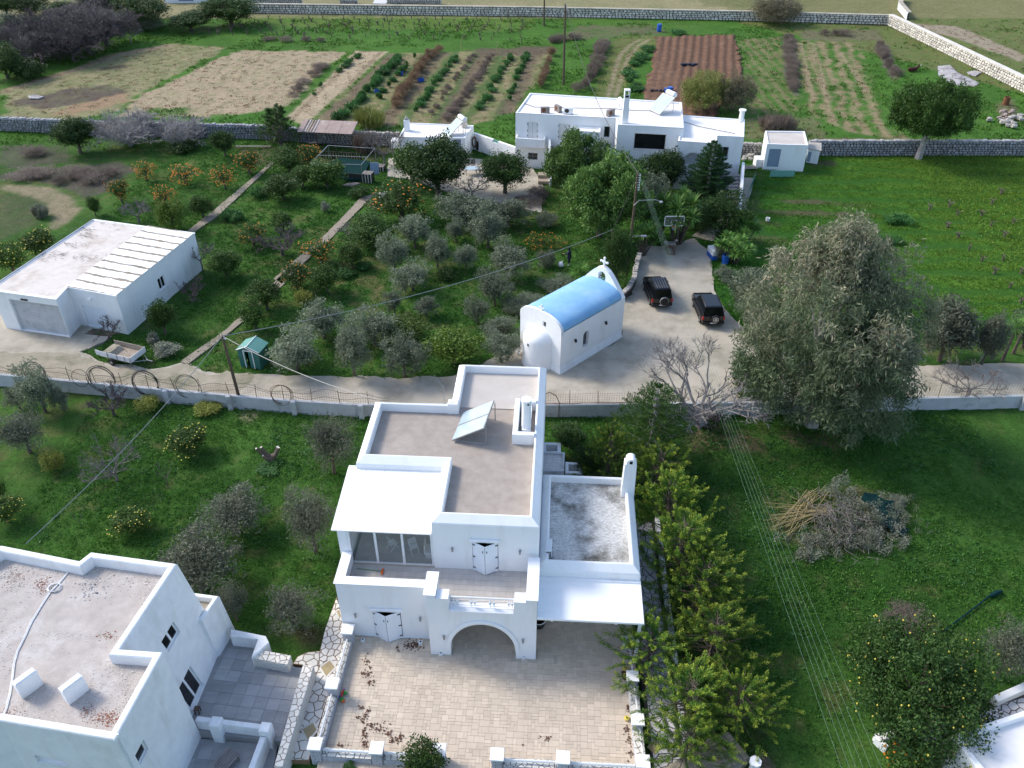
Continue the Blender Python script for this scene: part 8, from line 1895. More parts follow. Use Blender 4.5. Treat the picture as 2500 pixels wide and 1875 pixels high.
# ================================================================== VEHICLES AND SMALL THINGS
def suv(name,label,loc,rz,roof_rails,spare_cover,L=4.4,W=1.78,H=1.8):
    t=thing(name,label,'car',loc,rz)      # x right, y forward, rear at y=0
    hw_=W/2
    # lower body: sections along y (y, half width, z bottom, z shoulder)
    secs=[(0,hw_*.93,.42,1.02),(.10,hw_*.985,.36,1.05),(.6,hw_,.34,1.06),(1.6,hw_,.34,1.05),(2.9,hw_,.34,1.02),(3.1,hw_*.99,.34,1.0),(3.7,hw_*.97,.36,.96),(4.15,hw_*.90,.40,.88),(4.32,hw_*.78,.46,.76)]
    b=MB(); vs=[];fs=[]; k_=10
    for (y,w_,z0,z1) in secs:
        vs+=[(-w_*.94,y,z0),(-w_,y,z0+.14),(-w_,y,(z0+z1)/2),(-w_*.985,y,z1-.10),(-w_*.90,y,z1),(w_*.90,y,z1),(w_*.985,y,z1-.10),(w_,y,(z0+z1)/2),(w_,y,z0+.14),(w_*.94,y,z0)]
    for i in range(len(secs)-1):
        for j in range(k_): fs.append((i*k_+j,i*k_+(j+1)%k_,(i+1)*k_+(j+1)%k_,(i+1)*k_+j))
    fs+=[tuple(range(k_-1,-1,-1)),tuple(range((len(secs)-1)*k_,len(secs)*k_))]
    b.add(vs,fs); b.build('body','black_paint',t,True,ang=35)
    # cabin
    def loop(y0,y1,w_,z): return [(-w_,y0,z),(w_,y0,z),(w_,y1,z),(-w_,y1,z)]
    lo=loop(.06,3.12,hw_*.93,1.0); mi_=loop(.10,2.95,hw_*.92,1.10); hi=loop(.30,2.35,hw_*.76,H-.09); tp=loop(.38,2.25,hw_*.68,H-.02)
    b=MB(); b.add(lo+mi_+hi+tp,[(i+4*r_,(i+1)%4+4*r_,(i+1)%4+4*r_+4,i+4*r_+4) for r_ in range(3) for i in range(4)]+[(12,13,14,15)]); b.build('cabin','black_paint',t,True,ang=30)
    # glass, proud of the cabin faces
    def quad_on(a,b_,c_,d_,u0,u1,v0,v1,off):
        a,b_,c_,d_=map(Vector,(a,b_,c_,d_)); P=lambda u,v:(a.lerp(b_,u)).lerp(d_.lerp(c_,u),v); n_=(b_-a).cross(d_-a).normalized()*off; return [tuple(P(u0,v0)+n_),tuple(P(u1,v0)+n_),tuple(P(u1,v1)+n_),tuple(P(u0,v1)+n_)]
    def glass(nm,i,u0,u1,v0,v1):
        a,b_=mi_[i],mi_[(i+1)%4]; c_,d_=hi[(i+1)%4],hi[i]; g=MB(); g.add(quad_on(a,b_,c_,d_,u0,u1,v0,v1,.006),[(0,1,2,3)]); g.build(nm,'glass_car',t)
    glass('rear_window',0,.08,.92,.12,.88); glass('windscreen',2,.06,.94,.08,.92)
    for i in (1,3):
        for (u0,u1) in ((.05,.30),(.33,.60),(.63,.93)): glass('side_window',i,*((u0,u1) if i==1 else (1-u1,1-u0)),.10,.90)
    b=MB(); b.box(-hw_*.60,hw_*.60,.45,2.1,H-.0195,H-.012); b.build('roof_glass' if not roof_rails else 'roof_panel','glass_car' if not roof_rails else 'plastic_black',t)
    if roof_rails:
        for s_ in (-.42,-.21,0,.21,.42): b=MB(); b.box(s_-.012,s_+.012,.42,2.15,H-.012,H+.006); b.build('roof_rib','metal_grey',t)
    for s_ in (-1,1):
        b=MB(); b.tube([(s_*hw_*.70,.42,H-.03),(s_*hw_*.70,.5,H+.05),(s_*hw_*.70,2.1,H+.05),(s_*hw_*.70,2.2,H-.03)],.018,6); b.build('roof_rail','iron_dark',t)
        b=MB(); b.ball(s_*(hw_+.11),2.72,1.12,.11,8,sy=.55,sz=.8); b.tube([(s_*hw_*.93,2.74,1.06),(s_*(hw_+.05),2.74,1.1)],.03,5); b.build('mirror','plastic_black',t,True)
        b=MB(); b.box(s_*hw_*.93-.07,s_*hw_*.93+.055,-.02,.10,.72,1.02,bev=.02); b.build('tail_light','lamp_red',t)
        b=MB(); b.box(s_*hw_*.62-.14,s_*hw_*.62+.14,4.22,4.34,.66,.78,bev=.02); b.build('headlight','rim',t)
        b=MB(); b.box(s_*hw_-.03 if s_>0 else -hw_-.04,s_*hw_+.04 if s_>0 else -hw_+.03,.75,3.05,.33,.44); b.build('side_step','plastic_black',t)
        for y in (.82,3.35):
            b=MB(); b.lathe([(.0,-.11),(.26,-.11),(.345,-.09),(.36,-.03),(.36,.06),(.34,.115),(.22,.12),(0,.10)],seg=20,axis='x'); wh=b.build('wheel','tyre',t,True,(s_*(hw_-.10),y,.36))
            b=MB(); o=.118 if s_>0 else -.118
            b.lathe([(.0,o*1.02),(.07,o*1.03),(.20,o*.95),(.215,o)],seg=16,axis='x'); b.build('rim','rim',wh,True)
            b=MB(); b.lathe([(.43,-.02),(.43,.02),(.40,.02)],seg=20,axis='x',a0=0,a1=math.pi); b.build('wheel_arch','plastic_black',wh,True,(s_*.09,0,0))
    b=MB(); b.box(-hw_*.96,hw_*.96,-.10,.12,.38,.60,bev=.03); b.build('rear_bumper','plastic_black',t); b=MB(); b.box(-hw_*.86,hw_*.86,4.24,4.42,.38,.60,bev=.03); b.build('front_bumper','plastic_black',t)
    b=MB(); b.box(-.26,.26,-.118,-.101,.42,.53); b.build('number_plate','plate_white',t)
    sx=.12
    b=MB(); b.lathe([(.0,-.10),(.20,-.10),(.32,-.09),(.36,-.03),(.36,.05),(.33,.10),(0,.10)],seg=22,axis='y'); sp=b.build('spare_wheel','tyre',t,True,(sx,-.16,.86))
    if spare_cover:
        b=MB(); b.lathe([(.345,-.06),(.375,-.05),(.38,.06)],seg=22,axis='y'); b.build('wheel_cover','rim',sp,True); b=MB(); b.lathe([(0,-.105),(.33,-.104),(.345,-.09)],seg=22,axis='y'); b.build('cover_face','plastic_black',sp,True)
    else:
        b=MB(); b.lathe([(0,-.112),(.07,-.115),(.075,-.105)],seg=14,axis='y'); b.lathe([(.205,-.108),(.235,-.112),(.245,-.10)],seg=20,axis='y')
        for k in range(6):
            a=k*1.0472; b.add([(.05*math.cos(a-.5),-.11,.05*math.sin(a-.5)),(.05*math.cos(a+.5),-.11,.05*math.sin(a+.5)),(.22*math.cos(a+.16),-.11,.22*math.sin(a+.16)),(.22*math.cos(a-.16),-.11,.22*math.sin(a-.16))],[(0,1,2,3)])
        b.build('rim','rim',sp)
    return t
suv('parked_car','black off-road car with a ribbed roof and covered spare wheel, nearer the chapel',(12.62,59.85,.01),R(4),True,True,4.35,1.78,1.85)
suv('parked_car','black off-road car with dark glass roof and bare spare wheel rim, nearer the giant tree',(16.35,57.0,.01),R(2),False,False,4.5,1.86,1.8)
# trailer
TRL=thing('trailer','small white two-wheeled box trailer beside the lane','trailer',(-29.9,52.45,0),R(-20))
b=MB(); b.box(-1.45,1.45,-.8,.8,.48,.54); b.build('floor','plywood',TRL)
for q,nm in (((-1.45,1.45,-.83,-.80),'side_board'),((-1.45,1.45,.80,.83),'side_board'),((1.45,1.48,-.83,.83),'front_board')): b=MB(); b.box(*q,.50,.95); b.build(nm,'trailer_white',TRL)
b=MB(); b.box(-1.85,-1.47,-.8,-.77,.52,.95); b.box(-1.47,-1.44,-.8,.8,.5,.60); b.build('tail_board','trailer_white',TRL)
b=MB(); b.box(-1.40,1.4,.76,.795,.56,.98); b.build('lining_board','plywood',TRL)
b=MB(); b.lathe([(.62,-.02),(.62,.02),(.58,.02),(.58,-.02),(.62,-.02)],seg=14,a0=.3,a1=2.4,axis='y'); b.prism_y([(-1.2,0),(-.2,.0),(-.5,.3),(-1.2,.24)],-.6,.5); o=b.build('rubble_heap','concrete_old',TRL,loc=(-.1,0,.55))
b=MB()
for x in (-.7,.2,.9,1.42): b.box(x,x+.05,-.87,-.832,.46,.97); b.box(x,x+.05,.832,.87,.46,.97)
b.build('stake','metal_grey',TRL)
for s_ in (-1,1):
    b=MB(); b.lathe([(0,-.09),(.2,-.09),(.3,-.07),(.3,.07),(.2,.09),(0,.09)],seg=16,axis='y'); w_=b.build('wheel','tyre',TRL,True,(-.25,s_*.98,.3)); b=MB(); b.lathe([(0,-.1*s_*-1),(.13,.095*s_)],seg=12,axis='y'); b.build('hub','metal_grey',w_,True)
b=MB(); b.tube([(1.4,-.6,.45),(2.3,0,.45)],.03,5); b.tube([(1.4,.6,.45),(2.3,0,.45)],.03,5); b.tube([(2.2,0,.45),(2.75,0,.45)],.035,6); b.tube([(1.9,0,.5),(1.9,0,.1)],.02,5); b.build('drawbar','metal_grey',TRL)
# ------------------------------------------------------------------ poles and cables
def pole(label,base,top,r_=.13,arms=0,loc0=None,name='utility_pole'):
    """base pixel (crop), top pixel -> a leaning pole reaching the top pixel"""
    x,y,_=gc(*base); px,py=c(*top); h=height_of(x,y,py); q=proj(x,y,h); dx=(px-q[0])*q[2]/F_PX; t=thing(name,label,'pole',(x,y,0))
    b=MB(); b.tube([(0,0,-.2),(dx*.5,0,h*.5),(dx,0,h)],[r_,r_*.85,r_*.68],10); b.build('shaft','wood_pole',t,True)
    if arms:
        b=MB()
        for k in range(arms): b.tube([(dx-.02-.12*(k%2),-.05,h-.18-k*.22),(dx+.20,-.10,h-.14-k*.22)],.02,5); b.cyl(dx+.2,-.1,h-.2-k*.22,h-.06-k*.22,.045,.03,8)
        b.build('insulator','metal_white',t)
        b=MB(); b.tube([(dx,-.02,h),(dx,-.02,h+.25)],.02,5); b.build('bracket','metal_grey',t)
    return (x+dx,y,h)
PA=pole('tall wooden utility pole on the green plot behind the farmhouse',(2,0,555,650),(2,0,570,30),.17,3)
PB=pole('wooden pole close to the vineyard, cut by the top edge of the photo',(2,0,405,198),(2,0,408,-60),.17)
PC=pole('wooden utility pole with many white insulators by the chapel courtyard',(2,1,1050,640),(2,0,1130,1335),.14,7)
PD=pole('bare wooden pole between the chapel and the insulator pole',(2,1,925,700),(2,1,935,350),.11)
PE=pole('leaning wooden pole standing against the road wall',(0,2,1862,285),(0,1,1715,1170),.13,1)
b=MB(); L_=(PC[0]-.08,PC[1],PC[2]-6.2); b.tube([(L_[0],L_[1],L_[2]),(L_[0]+.15,L_[1]-.4,L_[2]+.5),(L_[0]+.9,L_[1]-.5,L_[2]+.55)],.03,6); b.box(L_[0]+.8,L_[0]+1.3,L_[1]-.65,L_[1]-.35,L_[2]+.5,L_[2]+.6); tag(b.build('street_lamp','metal_grey'),'small arm lamp fixed low on the insulator pole','lamp')
b=MB(); b.tube([(PC[0]-.1,PC[1]-.1,PC[2]-2.9),(PC[0]+.3,PC[1]-.2,PC[2]-2.4),(PC[0]+1.7,PC[1]-.3,PC[2]-2.3),(PC[0]+2.1,PC[1]-.3,PC[2]-2.45)],.035,6); b.ball(PC[0]+2.2,PC[1]-.3,PC[2]-2.5,.18,8,sz=.5); tag(b.build('street_lamp','metal_grey'),'long curved street lamp arm on the insulator pole','lamp')
def cable(p,q,sag,rad,m_,label,n=24):
    b=MB(); b.tube([(p[0]+(q[0]-p[0])*t/n,p[1]+(q[1]-p[1])*t/n,p[2]+(q[2]-p[2])*t/n-sag*4*(t/n)*(1-t/n)) for t in range(n+1)],rad,4,cap=False); tag(b.build('overhead_cable',m_),label,'cable',group='overhead cables')
cable(PA,PC,2.2,.035,'wire','thick twisted overhead cable sagging from the far pole to the insulator pole')
cable(PD,PE,1.0,.030,'cable_pale','pale overhead cable crossing the orchard from the chapel poles to the leaning pole')
cable(PE,gc(1,2,950,225,6.9),.4,.026,'cable_pale','pale cable from the leaning pole to the back corner of the main house')
cable(PE,gc(0,2,200,1350,6.6),.5,.026,'cable_pale','pale cable from the leaning pole down to the neighbour house roof')
cable((PC[0],PC[1],PC[2]),PD,.2,.02,'wire','short cable joining the insulator pole and the bare pole')
for k in range(6):
    # lines running from the insulator pole towards and under the camera, on the right
    bx=(870,905,930,955,990,1045)[k]; e=gc(3,3,bx,1700,9.0); d=Vector(e)-Vector((PC[0]+.2,PC[1]-.1,PC[2]-.1-k*.22)); st=(PC[0]+.05+k*.16,PC[1]-.1,PC[2]-.1-k*.22); e2=Vector(st)+d*1.25
    cable(st,tuple(e2),.30+.12*k,.004,'cable_green','green overhead line running down the right side, %s of the six'%('leftmost','second','third','fourth','fifth','rightmost')[k],40)
# ------------------------------------------------------------------ basketball hoop
x,y,_=gc(2,1,1385,545); t=thing('basketball_hoop','portable basketball hoop with a clear backboard at the end of the courtyard','basketball hoop',(x,y,.01),0)
b=MB(); 
for s_ in (-.32,.32): b.tube([(s_,0,.08),(s_,1.5,.08)],.04,6); b.tube([(s_,0,.08),(s_,.15,.9)],.03,6)
b.tube([(-.32,0,.08),(.32,0,.08)],.035,6); b.tube([(-.32,.15,.9),(.32,.15,.9)],.03,6); b.tube([(-.32,1.5,.08),(.32,1.5,.08)],.04,6); b.build('base_frame','metal_rust',t)
b=MB(); b.tube([(0,1.3,.1),(0,1.1,2.3),(0,.55,3.0)],.06,8); b.tube([(0,1.4,.9),(0,.6,2.6)],.03,6); b.build('post','iron_dark',t)
b=MB(); b.ball(-.45,.9,.9,.2,8,sz=.6); b.ball(.5,.8,1.1,.17,8,sz=.6); b.box(-.5,.5,.8,1.2,.6,.8); b.build('ballast','stone',t)
b=MB(); z0_,z1_=2.75,3.75; X_=.92
for q in ((-X_,X_,z0_,z0_+.06),(-X_,X_,z1_-.06,z1_),(-X_,-X_+.06,z0_,z1_),(X_-.06,X_,z0_,z1_),(-.3,.3,z0_+.15,z0_+.19),(-.3,.3,z0_+.56,z0_+.60),(-.3,-.26,z0_+.15,z0_+.6),(.26,.3,z0_+.15,z0_+.6)): b.box(q[0],q[1],.40,.44,q[2],q[3])
fr=b.build('backboard_frame','metal_white',t); b=MB(); b.box(-X_+.05,X_-.05,.415,.425,z0_+.05,z1_-.05); b.build('backboard','glass_clear',fr)
b=MB(); b.lathe([(.22,-.015),(.245,0),(.22,.015),(.21,0),(.22,-.015)],seg=18); b.build('rim','orange_plastic',t,True,(0,.12,2.9)); b=MB()
for k in range(10): a=k*.628; b.tube([(.22*math.cos(a),.12+.22*math.sin(a),2.9),(.13*math.cos(a+.3),.12+.13*math.sin(a+.3),2.5)],.008,3)
b.build('net','metal_white',t)
# ------------------------------------------------------------------ people
def person(loc,rz,label,joints,rad,mats,matfn,kids=()):
    """joints: name->(x,y,z); edges implied; one continuous skin"""
    t=thing('person',label,'person',loc,rz); me=bpy.data.meshes.new('body'); nm=list(joints); E=[('pelvis','waist'),('waist','chest'),('chest','neck'),('neck','head'),('head','crown'),('chest','shl'),('shl','ell'),('ell','wrl'),('wrl','hal'),('chest','shr'),('shr','elr'),('elr','wrr'),('wrr','har'),('pelvis','hpl'),('hpl','knl'),('knl','anl'),('anl','tol'),('pelvis','hpr'),('hpr','knr'),('knr','anr'),('anr','tor')]
    me.from_pydata([joints[k] for k in nm],[(nm.index(a),nm.index(b_)) for a,b_ in E],[]); o=bpy.data.objects.new('body_src',me); COL.objects.link(o)
    md=o.modifiers.new('s','SKIN'); sv=me.skin_vertices[0].data
    for i,k in enumerate(nm): sv[i].radius=rad[k]; sv[i].use_root=(k=='pelvis')
    md2=o.modifiers.new('d','SUBSURF'); md2.levels=2; md2.render_levels=2
    dg=bpy.context.evaluated_depsgraph_get(); m2=bpy.data.meshes.new_from_object(o.evaluated_get(dg)); bpy.data.objects.remove(o)
    m2.name='body'; m2.materials.clear()
    for m_ in mats: m2.materials.append(M[m_])
    for p in m2.polygons: p.material_index=matfn(p.center); p.use_smooth=True
    bo=bpy.data.objects.new('body',m2); COL.objects.link(bo); bo.parent=t; return t,bo
RAD=dict(pelvis=(.15,.12),waist=(.145,.115),chest=(.165,.125),neck=(.06,.06),head=(.085,.095),crown=(.07,.08),shl=(.075,.075),shr=(.075,.075),ell=(.052,.052),elr=(.052,.052),wrl=(.035,.035),wrr=(.035,.035),hal=(.035,.022),har=(.035,.022),hpl=(.10,.10),hpr=(.10,.10),knl=(.065,.065),knr=(.065,.065),anl=(.045,.045),anr=(.045,.045),tol=(.045,.03),tor=(.045,.03))
# picker, facing left (towards -x): local +y is forward
J=dict(pelvis=(0,0,.95),waist=(0,.02,1.12),chest=(0,.04,1.36),neck=(0,.05,1.52),head=(0,.08,1.64),crown=(0,.07,1.74),shl=(-.19,.05,1.42),ell=(-.22,.24,1.22),wrl=(-.16,.48,1.22),hal=(-.14,.56,1.24),shr=(.19,.02,1.42),elr=(.23,.04,1.14),wrr=(.21,.16,.92),har=(.20,.20,.85),hpl=(-.10,0,.90),knl=(-.11,.04,.50),anl=(-.11,-.01,.09),tol=(-.12,.15,.04),hpr=(.10,0,.90),knr=(.12,-.02,.50),anr=(.12,-.08,.09),tor=(.13,.08,.04))
x,y,_=gc(2,1,598,625)
def mf(c_): return 2 if c_.z<.12 else (1 if c_.z>1.56 or (c_.y>.46 and c_.z>1.1) else 0)
P1,B_=person((x,y,0),R(80),'person in dark navy coat and trousers picking fruit, reaching to the left',J,RAD,('cloth_navy','skin','metal_white'),mf)
b=MB(); b.lathe([(0,.19),(.07,.17),(.10,.10),(.11,0),(.105,-.04)],seg=12); b.build('cap','cloth_black',P1,True,(0,.07,1.63)); b=MB(); b.lathe([(.20,.72),(.19,.9),(.17,1.15),(.195,1.36),(.14,1.5),(.07,1.55)],seg=14); b.build('coat','cloth_navy',P1,True,(0,.02,0))
b=MB()
for s_ in (-.035,.035): b.ball(s_,.185,1.655,.010,6)
b.ball(0,.20,1.63,.016,6); b.build('face','cloth_black',P1)
b=MB()
for hx,hy,hz,dy in ((-.14,.57,1.24,1),(.20,.21,.84,.3)):
    for k in range(4): b.tube([(hx-.025+k*.016,hy,hz),(hx-.025+k*.016,hy+.05*dy,hz-.02*(1.5-dy)),(hx-.02+k*.014,hy+.08*dy,hz-.05)],[.009,.008,.006],5)
    b.tube([(hx+.035,hy-.03,hz),(hx+.05,hy+.02*dy,hz-.01)],[.01,.007],5)
b.build('fingers','skin',P1,True)
x2,y2,_=gc(2,1,535,635); t=thing('plastic_bag','white plastic bag on the grass at the feet of the fruit picker','bag',(x2,y2,0))
b=MB(); rs=random.Random(2); b.ball(0,0,.24,.27,10,sz=.95,jit=.12,rs=rs); b.tube([(-.08,0,.45),(-.12,0,.6),(-.03,0,.5)],.03,4); b.tube([(.08,0,.45),(.12,.02,.6),(.02,0,.5)],.03,4); b.build('sack','white_plastic',t)
# walker at the right edge, seen from behind
J=dict(pelvis=(0,0,.95),waist=(0,.03,1.12),chest=(0,.07,1.36),neck=(0,.10,1.50),head=(0,.14,1.62),crown=(0,.13,1.72),shl=(-.19,.06,1.42),ell=(-.26,-.02,1.16),wrl=(-.24,.12,.95),hal=(-.23,.16,.88),shr=(.19,.06,1.42),elr=(.25,.10,1.15),wrr=(.2,.3,1.05),har=(.18,.36,1.04),hpl=(-.10,0,.90),knl=(-.12,.16,.52),anl=(-.14,.22,.09),tol=(-.15,.38,.04),hpr=(.10,0,.90),knr=(.11,.02,.50),anr=(.12,-.28,.14),tor=(.12,-.16,.03))
x,y,_=gc(3,2,2205,160)
P2,B_=person((x+.12,y,0),R(-70),'person in dark clothes and white cap walking on the lane, at the right edge',J,RAD,('cloth_black','skin','coat_brown'),lambda c_: 2 if c_.z<.14 else (1 if c_.z>1.54 else 0))
b=MB(); b.lathe([(0,.19),(.07,.17),(.10,.10),(.11,0),(.105,-.04)],seg=12); b.box(-.07,.07,.07,.17,-.02,0); b.build('cap','white_plastic',P2,True,(0,.13,1.62)); b=MB(); b.lathe([(.19,.78),(.18,.95),(.17,1.15),(.19,1.36),(.13,1.48),(.07,1.53)],seg=14); b.build('jacket','cloth_black',P2,True,(0,.05,0))
b=MB()
for hx,hy,hz,dy in ((-.23,.17,.87,.3),(.18,.37,1.04,1)):
    for k in range(4): b.tube([(hx-.025+k*.016,hy,hz),(hx-.025+k*.016,hy+.05*dy,hz-.03),(hx-.02+k*.014,hy+.07*dy,hz-.06)],[.009,.008,.006],5)
    b.tube([(hx+.035,hy-.03,hz),(hx+.05,hy+.02,hz-.02)],[.01,.007],5)
b.build('fingers','skin',P2,True)
# ------------------------------------------------------------------ calf lying in the field
x,y,_=gc(3,0,1350,548); t=thing('calf','dark brown calf with a white face patch lying on the green field','calf',(x,y,0),R(8))
b=MB(); b.lathe([(0,-.78),(.2,-.72),(.30,-.5),(.31,0),(.30,.4),(.22,.62),(.12,.75)],seg=14,axis='x'); b.tube([(.55,0,.1),(.78,0,.35),(.9,0,.5)],[.2,.15,.12],8); b.tube([(.86,0,.52),(1.0,0,.50),(1.18,-.02,.42)],[.12,.11,.06],8)
for (q0,q1,q2) in (((.45,-.2,.0),(.6,-.38,-.15),(.35,-.45,-.22)),((-.5,-.22,0),(-.3,-.42,-.1),(-.6,-.48,-.22)),((.5,.2,0),(.75,.3,-.15),(.6,.36,-.22))): b.tube([q0,q1,q2],[.09,.055,.035],6)
b.tube([(-.78,0,.05),(-.9,.05,-.1),(-.85,.1,-.2)],[.03,.02,.02],5); b.build('body','coat_brown',t,True,(0,0,.28))
b=MB(); b.ball(1.12,-.10,.82,.10,8,sx=.8); b.build('face_patch','metal_white',t,True); b=MB(); b.ball(.93,.14,.9,.09,6,sz=.5); b.ball(.93,-.16,.9,.09,6,sz=.5); b.ball(1.2,0,.68,.06,6); b.build('ear','cloth_black',t,True)
# ------------------------------------------------------------------ brush pile with canes and green net
BP=thing('brush_pile','heap of cut olive branches with pale canes and a dark green net on the lawn','brush pile')
def clip_cloud(nm,spots,matn,N_,leaf,seed,up=.3):
    rs=np.random.RandomState(seed); C=[];R_=[]
    for (x,y,z,w_,h_,n_) in spots:
        for _ in range(n_):
            p=gc(3,2,x+rs.normal()*w_/2.4,y+rs.normal()*h_/2.4,z*rs.rand()); C.append((p[0],p[1],max(.08,z*rs.rand()*.9))); R_.append(.28)
    me=leafmesh(nm,np.array(C),N_,leaf,.2,matn,seed,np.array(R_),up=up); o=bpy.data.objects.new(nm,me); COL.objects.link(o); o.parent=BP; o['kind']='stuff'
clip_cloud('pale_foliage',[(800,940,1.3,120,80,22),(1230,1010,.9,140,80,20),(640,1330,.6,300,110,44),(1060,1320,.7,280,110,40),(520,1420,.4,80,80,10),(970,1080,1.2,160,120,26),(1060,1180,.9,200,120,20),(1250,1120,.6,160,120,12)],'leaf_silver',60,.17,3)
clip_cloud('olive_foliage',[(1000,1160,1.2,300,160,34),(700,1240,.9,260,140,24),(1220,1150,.7,200,160,16),(700,1380,.5,300,80,14)],'leaf_olive',50,.16,4)
b=MB(); rs=random.Random(6)
for k in range(170):
    p=gc(3,2,780+rs.gauss(0,110),1130+rs.gauss(0,75),.6); a=rs.uniform(0,6.28); L=rs.uniform(.5,1.3); z=rs.uniform(.15,1.0); m_=(p[0]+L*.5*math.cos(a)+rs.uniform(-.1,.1),p[1]+L*.5*math.sin(a),z+rs.uniform(0,.2)); b.tube([(p[0],p[1],z),m_,(p[0]+L*math.cos(a+.3),p[1]+L*math.sin(a+.3),z+rs.uniform(-.2,.25))],[.022,.016,.007],4,cap=False)
for k in range(130):
    p=gc(3,2,960+rs.gauss(0,190),1230+rs.gauss(0,100),.3); a=rs.uniform(0,6.28); L=rs.uniform(.4,.9); z=rs.uniform(.08,.5); b.tube([(p[0],p[1],z),(p[0]+L*math.cos(a),p[1]+L*math.sin(a),z+rs.uniform(-.1,.3))],[.018,.006],4,cap=False)
o=b.build('twigs','twig_mid',BP,kind='stuff')
ctr=gc(3,2,470,1085,.25)
for k in range(46):
    u=rs.gauss(0,.5); e0=gc(3,2,180+rs.uniform(0,260)+60*rs.random(),1085+rs.gauss(0,80),.15); e1=gc(3,2,640+rs.uniform(-40,90),1095+rs.gauss(0,60),.3)
    if k%3==0: e0=gc(3,2,430+rs.gauss(0,90),1230+rs.gauss(0,60),.1); e1=gc(3,2,600+rs.gauss(0,70),960+rs.gauss(0,25),.25)
    cx_,cy_=ctr[0]+rs.uniform(-.5,.9),ctr[1]+rs.uniform(-.45,.4); mz=.2+rs.uniform(0,.25); e1=gc(3,2,690+rs.gauss(0,28),1100+rs.gauss(0,16),.3) if k%3 else e1; mx_,my_=(e0[0]*.45+e1[0]*.55,e0[1]*.45+e1[1]*.55); b=MB(); b.tube([e0,(mx_+rs.uniform(-.1,.1),my_+rs.uniform(-.08,.12),mz),e1],[.010,.018,.02],5); b.build('cane','twig_tan',BP)
b=MB(); gxn,gyn=16,7; vs=[];fs=[]
path_=[(960,1000),(1040,1030),(1090,1080),(1150,1120),(1190,1170),(1230,1240),(1300,1275)]; wd=(20,40,50,70,45,30,25)
for i,(px_,py_) in enumerate(path_):
    for j in range(5): p=gc(3,2,px_+rs.uniform(-8,8)-(j-2)*.35*wd[i],py_+(j-2)*.6*wd[i],.75-.10*i); vs.append((p[0],p[1],.95-.13*i+rs.uniform(-.08,.08)+(.06 if j==2 else 0)))
for i in range(len(path_)-1):
    for j in range(4): fs.append((i*5+j,(i+1)*5+j,(i+1)*5+j+1,i*5+j+1))
b.add(vs,fs); b.add([(v[0],v[1],v[2]-.03) for v in vs],[f[::-1] for f in fs]); b.build('green_net','net_green',BP)
# pollarded stump, buried pipe, ash patch, drum, stones, etc.
x,y,_=gc(0,2,2100,705); t=thing('pollarded_stump','thick pollarded tree stump with three pale cut limbs on the lawn','tree stump',(x,y,0))
b=MB(); b.tube([(0,0,-.1),(0,0,.35)],[.32,.26],9)
for e in ((-.55,.05,1.05),(-.85,-.02,1.0),(.5,.1,1.05),(.62,-.05,1.1),(-.45,-.2,.55)): b.tube([(0,0,.2),(e[0]*.55,e[1],e[2]*.45),e],[.2,.13,.095],8)
b.build('trunk','bark',t,True); b=MB()
for e in ((-.55,.05,1.05),(-.85,-.02,1.0),(.5,.1,1.05),(.62,-.05,1.1),(-.45,-.2,.55)): b.ball(*e,.088,7,sz=.5)
b.build('cut_end','stone_pale',t,True)
plant('green_shrub',0,2,2060,800,690,190,'low leafy growth round the pollarded stump',name='shrub',cat='shrub',hs=.35)
b=MB(); p0=gc(3,3,1585,608,.08);p1=gc(3,3,1860,400,.06);p2=gc(3,3,1940,335,.08);p3=gc(3,3,2040,292,.1); b.tube([p0,p1,p2],.05,6); b.tube([p2,((p2[0]+p3[0])/2,(p2[1]+p3[1])/2,.1),p3],[.06,.16,.08],6); tag(b.build('black_hose','net_green'),'rolled black strip lying across the lawn at the lower right','hose')
b=MB(); q=[gc(3,0,*p)[:2] for p in ((1545,510),(1640,500),(1700,560),(1790,600),(1870,640),(1830,668),(1700,660),(1600,625),(1550,580))]; q=ccw(q); cx_=sum(p[0] for p in q)/9;cy_=sum(p[1] for p in q)/9
rr_=random.Random(3); vs=[(p[0],p[1],.01) for p in q]+[(cx_+(p[0]-cx_)*.62,cy_+(p[1]-cy_)*.62,.16+rr_.uniform(-.05,.05)) for p in q]+[(cx_,cy_,.2)]; b.add(vs,[(i,(i+1)%9,9+(i+1)%9,9+i) for i in range(9)]+[(9+i,9+(i+1)%9,18) for i in range(9)]); tag(b.build('ash_heap','ash',None,True),'large pale grey ash patch on the green upper right field','ash heap')
b=MB(); q=ccw([gc(3,0,*p)[:2] for p in ((1770,560),(1830,548),(1885,562),(1840,590),(1790,580))]); b.prism(q,.0,.12,bev=.05); tag(b.build('ash_heap','ash'),'small grey ash strip beside the large ash patch','ash heap')
b=MB(); q=ccw([gc(0,0,*p)[:2] for p in ((215,745),(270,732),(345,750),(300,765),(230,762))]); b.prism(q,.0,.15,bev=.1); tag(b.build('ash_heap','ash'),'little white ash heap on the burnt left field','ash heap')
x,y,_=gc(3,0,2068,805); b=MB(); b.lathe([(.42,0),(.43,.3),(.42,.55),(.43,.85),(.41,1.05),(.36,1.05),(.36,.2),(0,.2)],seg=16); tag(b.build('rusty_drum','metal_rust',None,True,(x,y,-.05)),'rusty open steel drum standing on the upper right field','drum')
def rocks(name,cc,rr_,x,y,w_,h_,n,smin,smax,label,m_='stone',seed=0):
    rs=random.Random(seed); t=thing(name,label,'rock pile'); 
    for k in range(n):
        p=gc(cc,rr_,x+rs.gauss(0,w_/2.6),y+rs.gauss(0,h_/2.6)); b=MB(); s=rs.uniform(smin,smax); b.ball(0,0,0,s,7,sx=1.2,sz=.75,jit=.22,rs=rs); b.build('rock',m_,t,loc=(p[0],p[1],s*.5+rs.uniform(0,.2)))
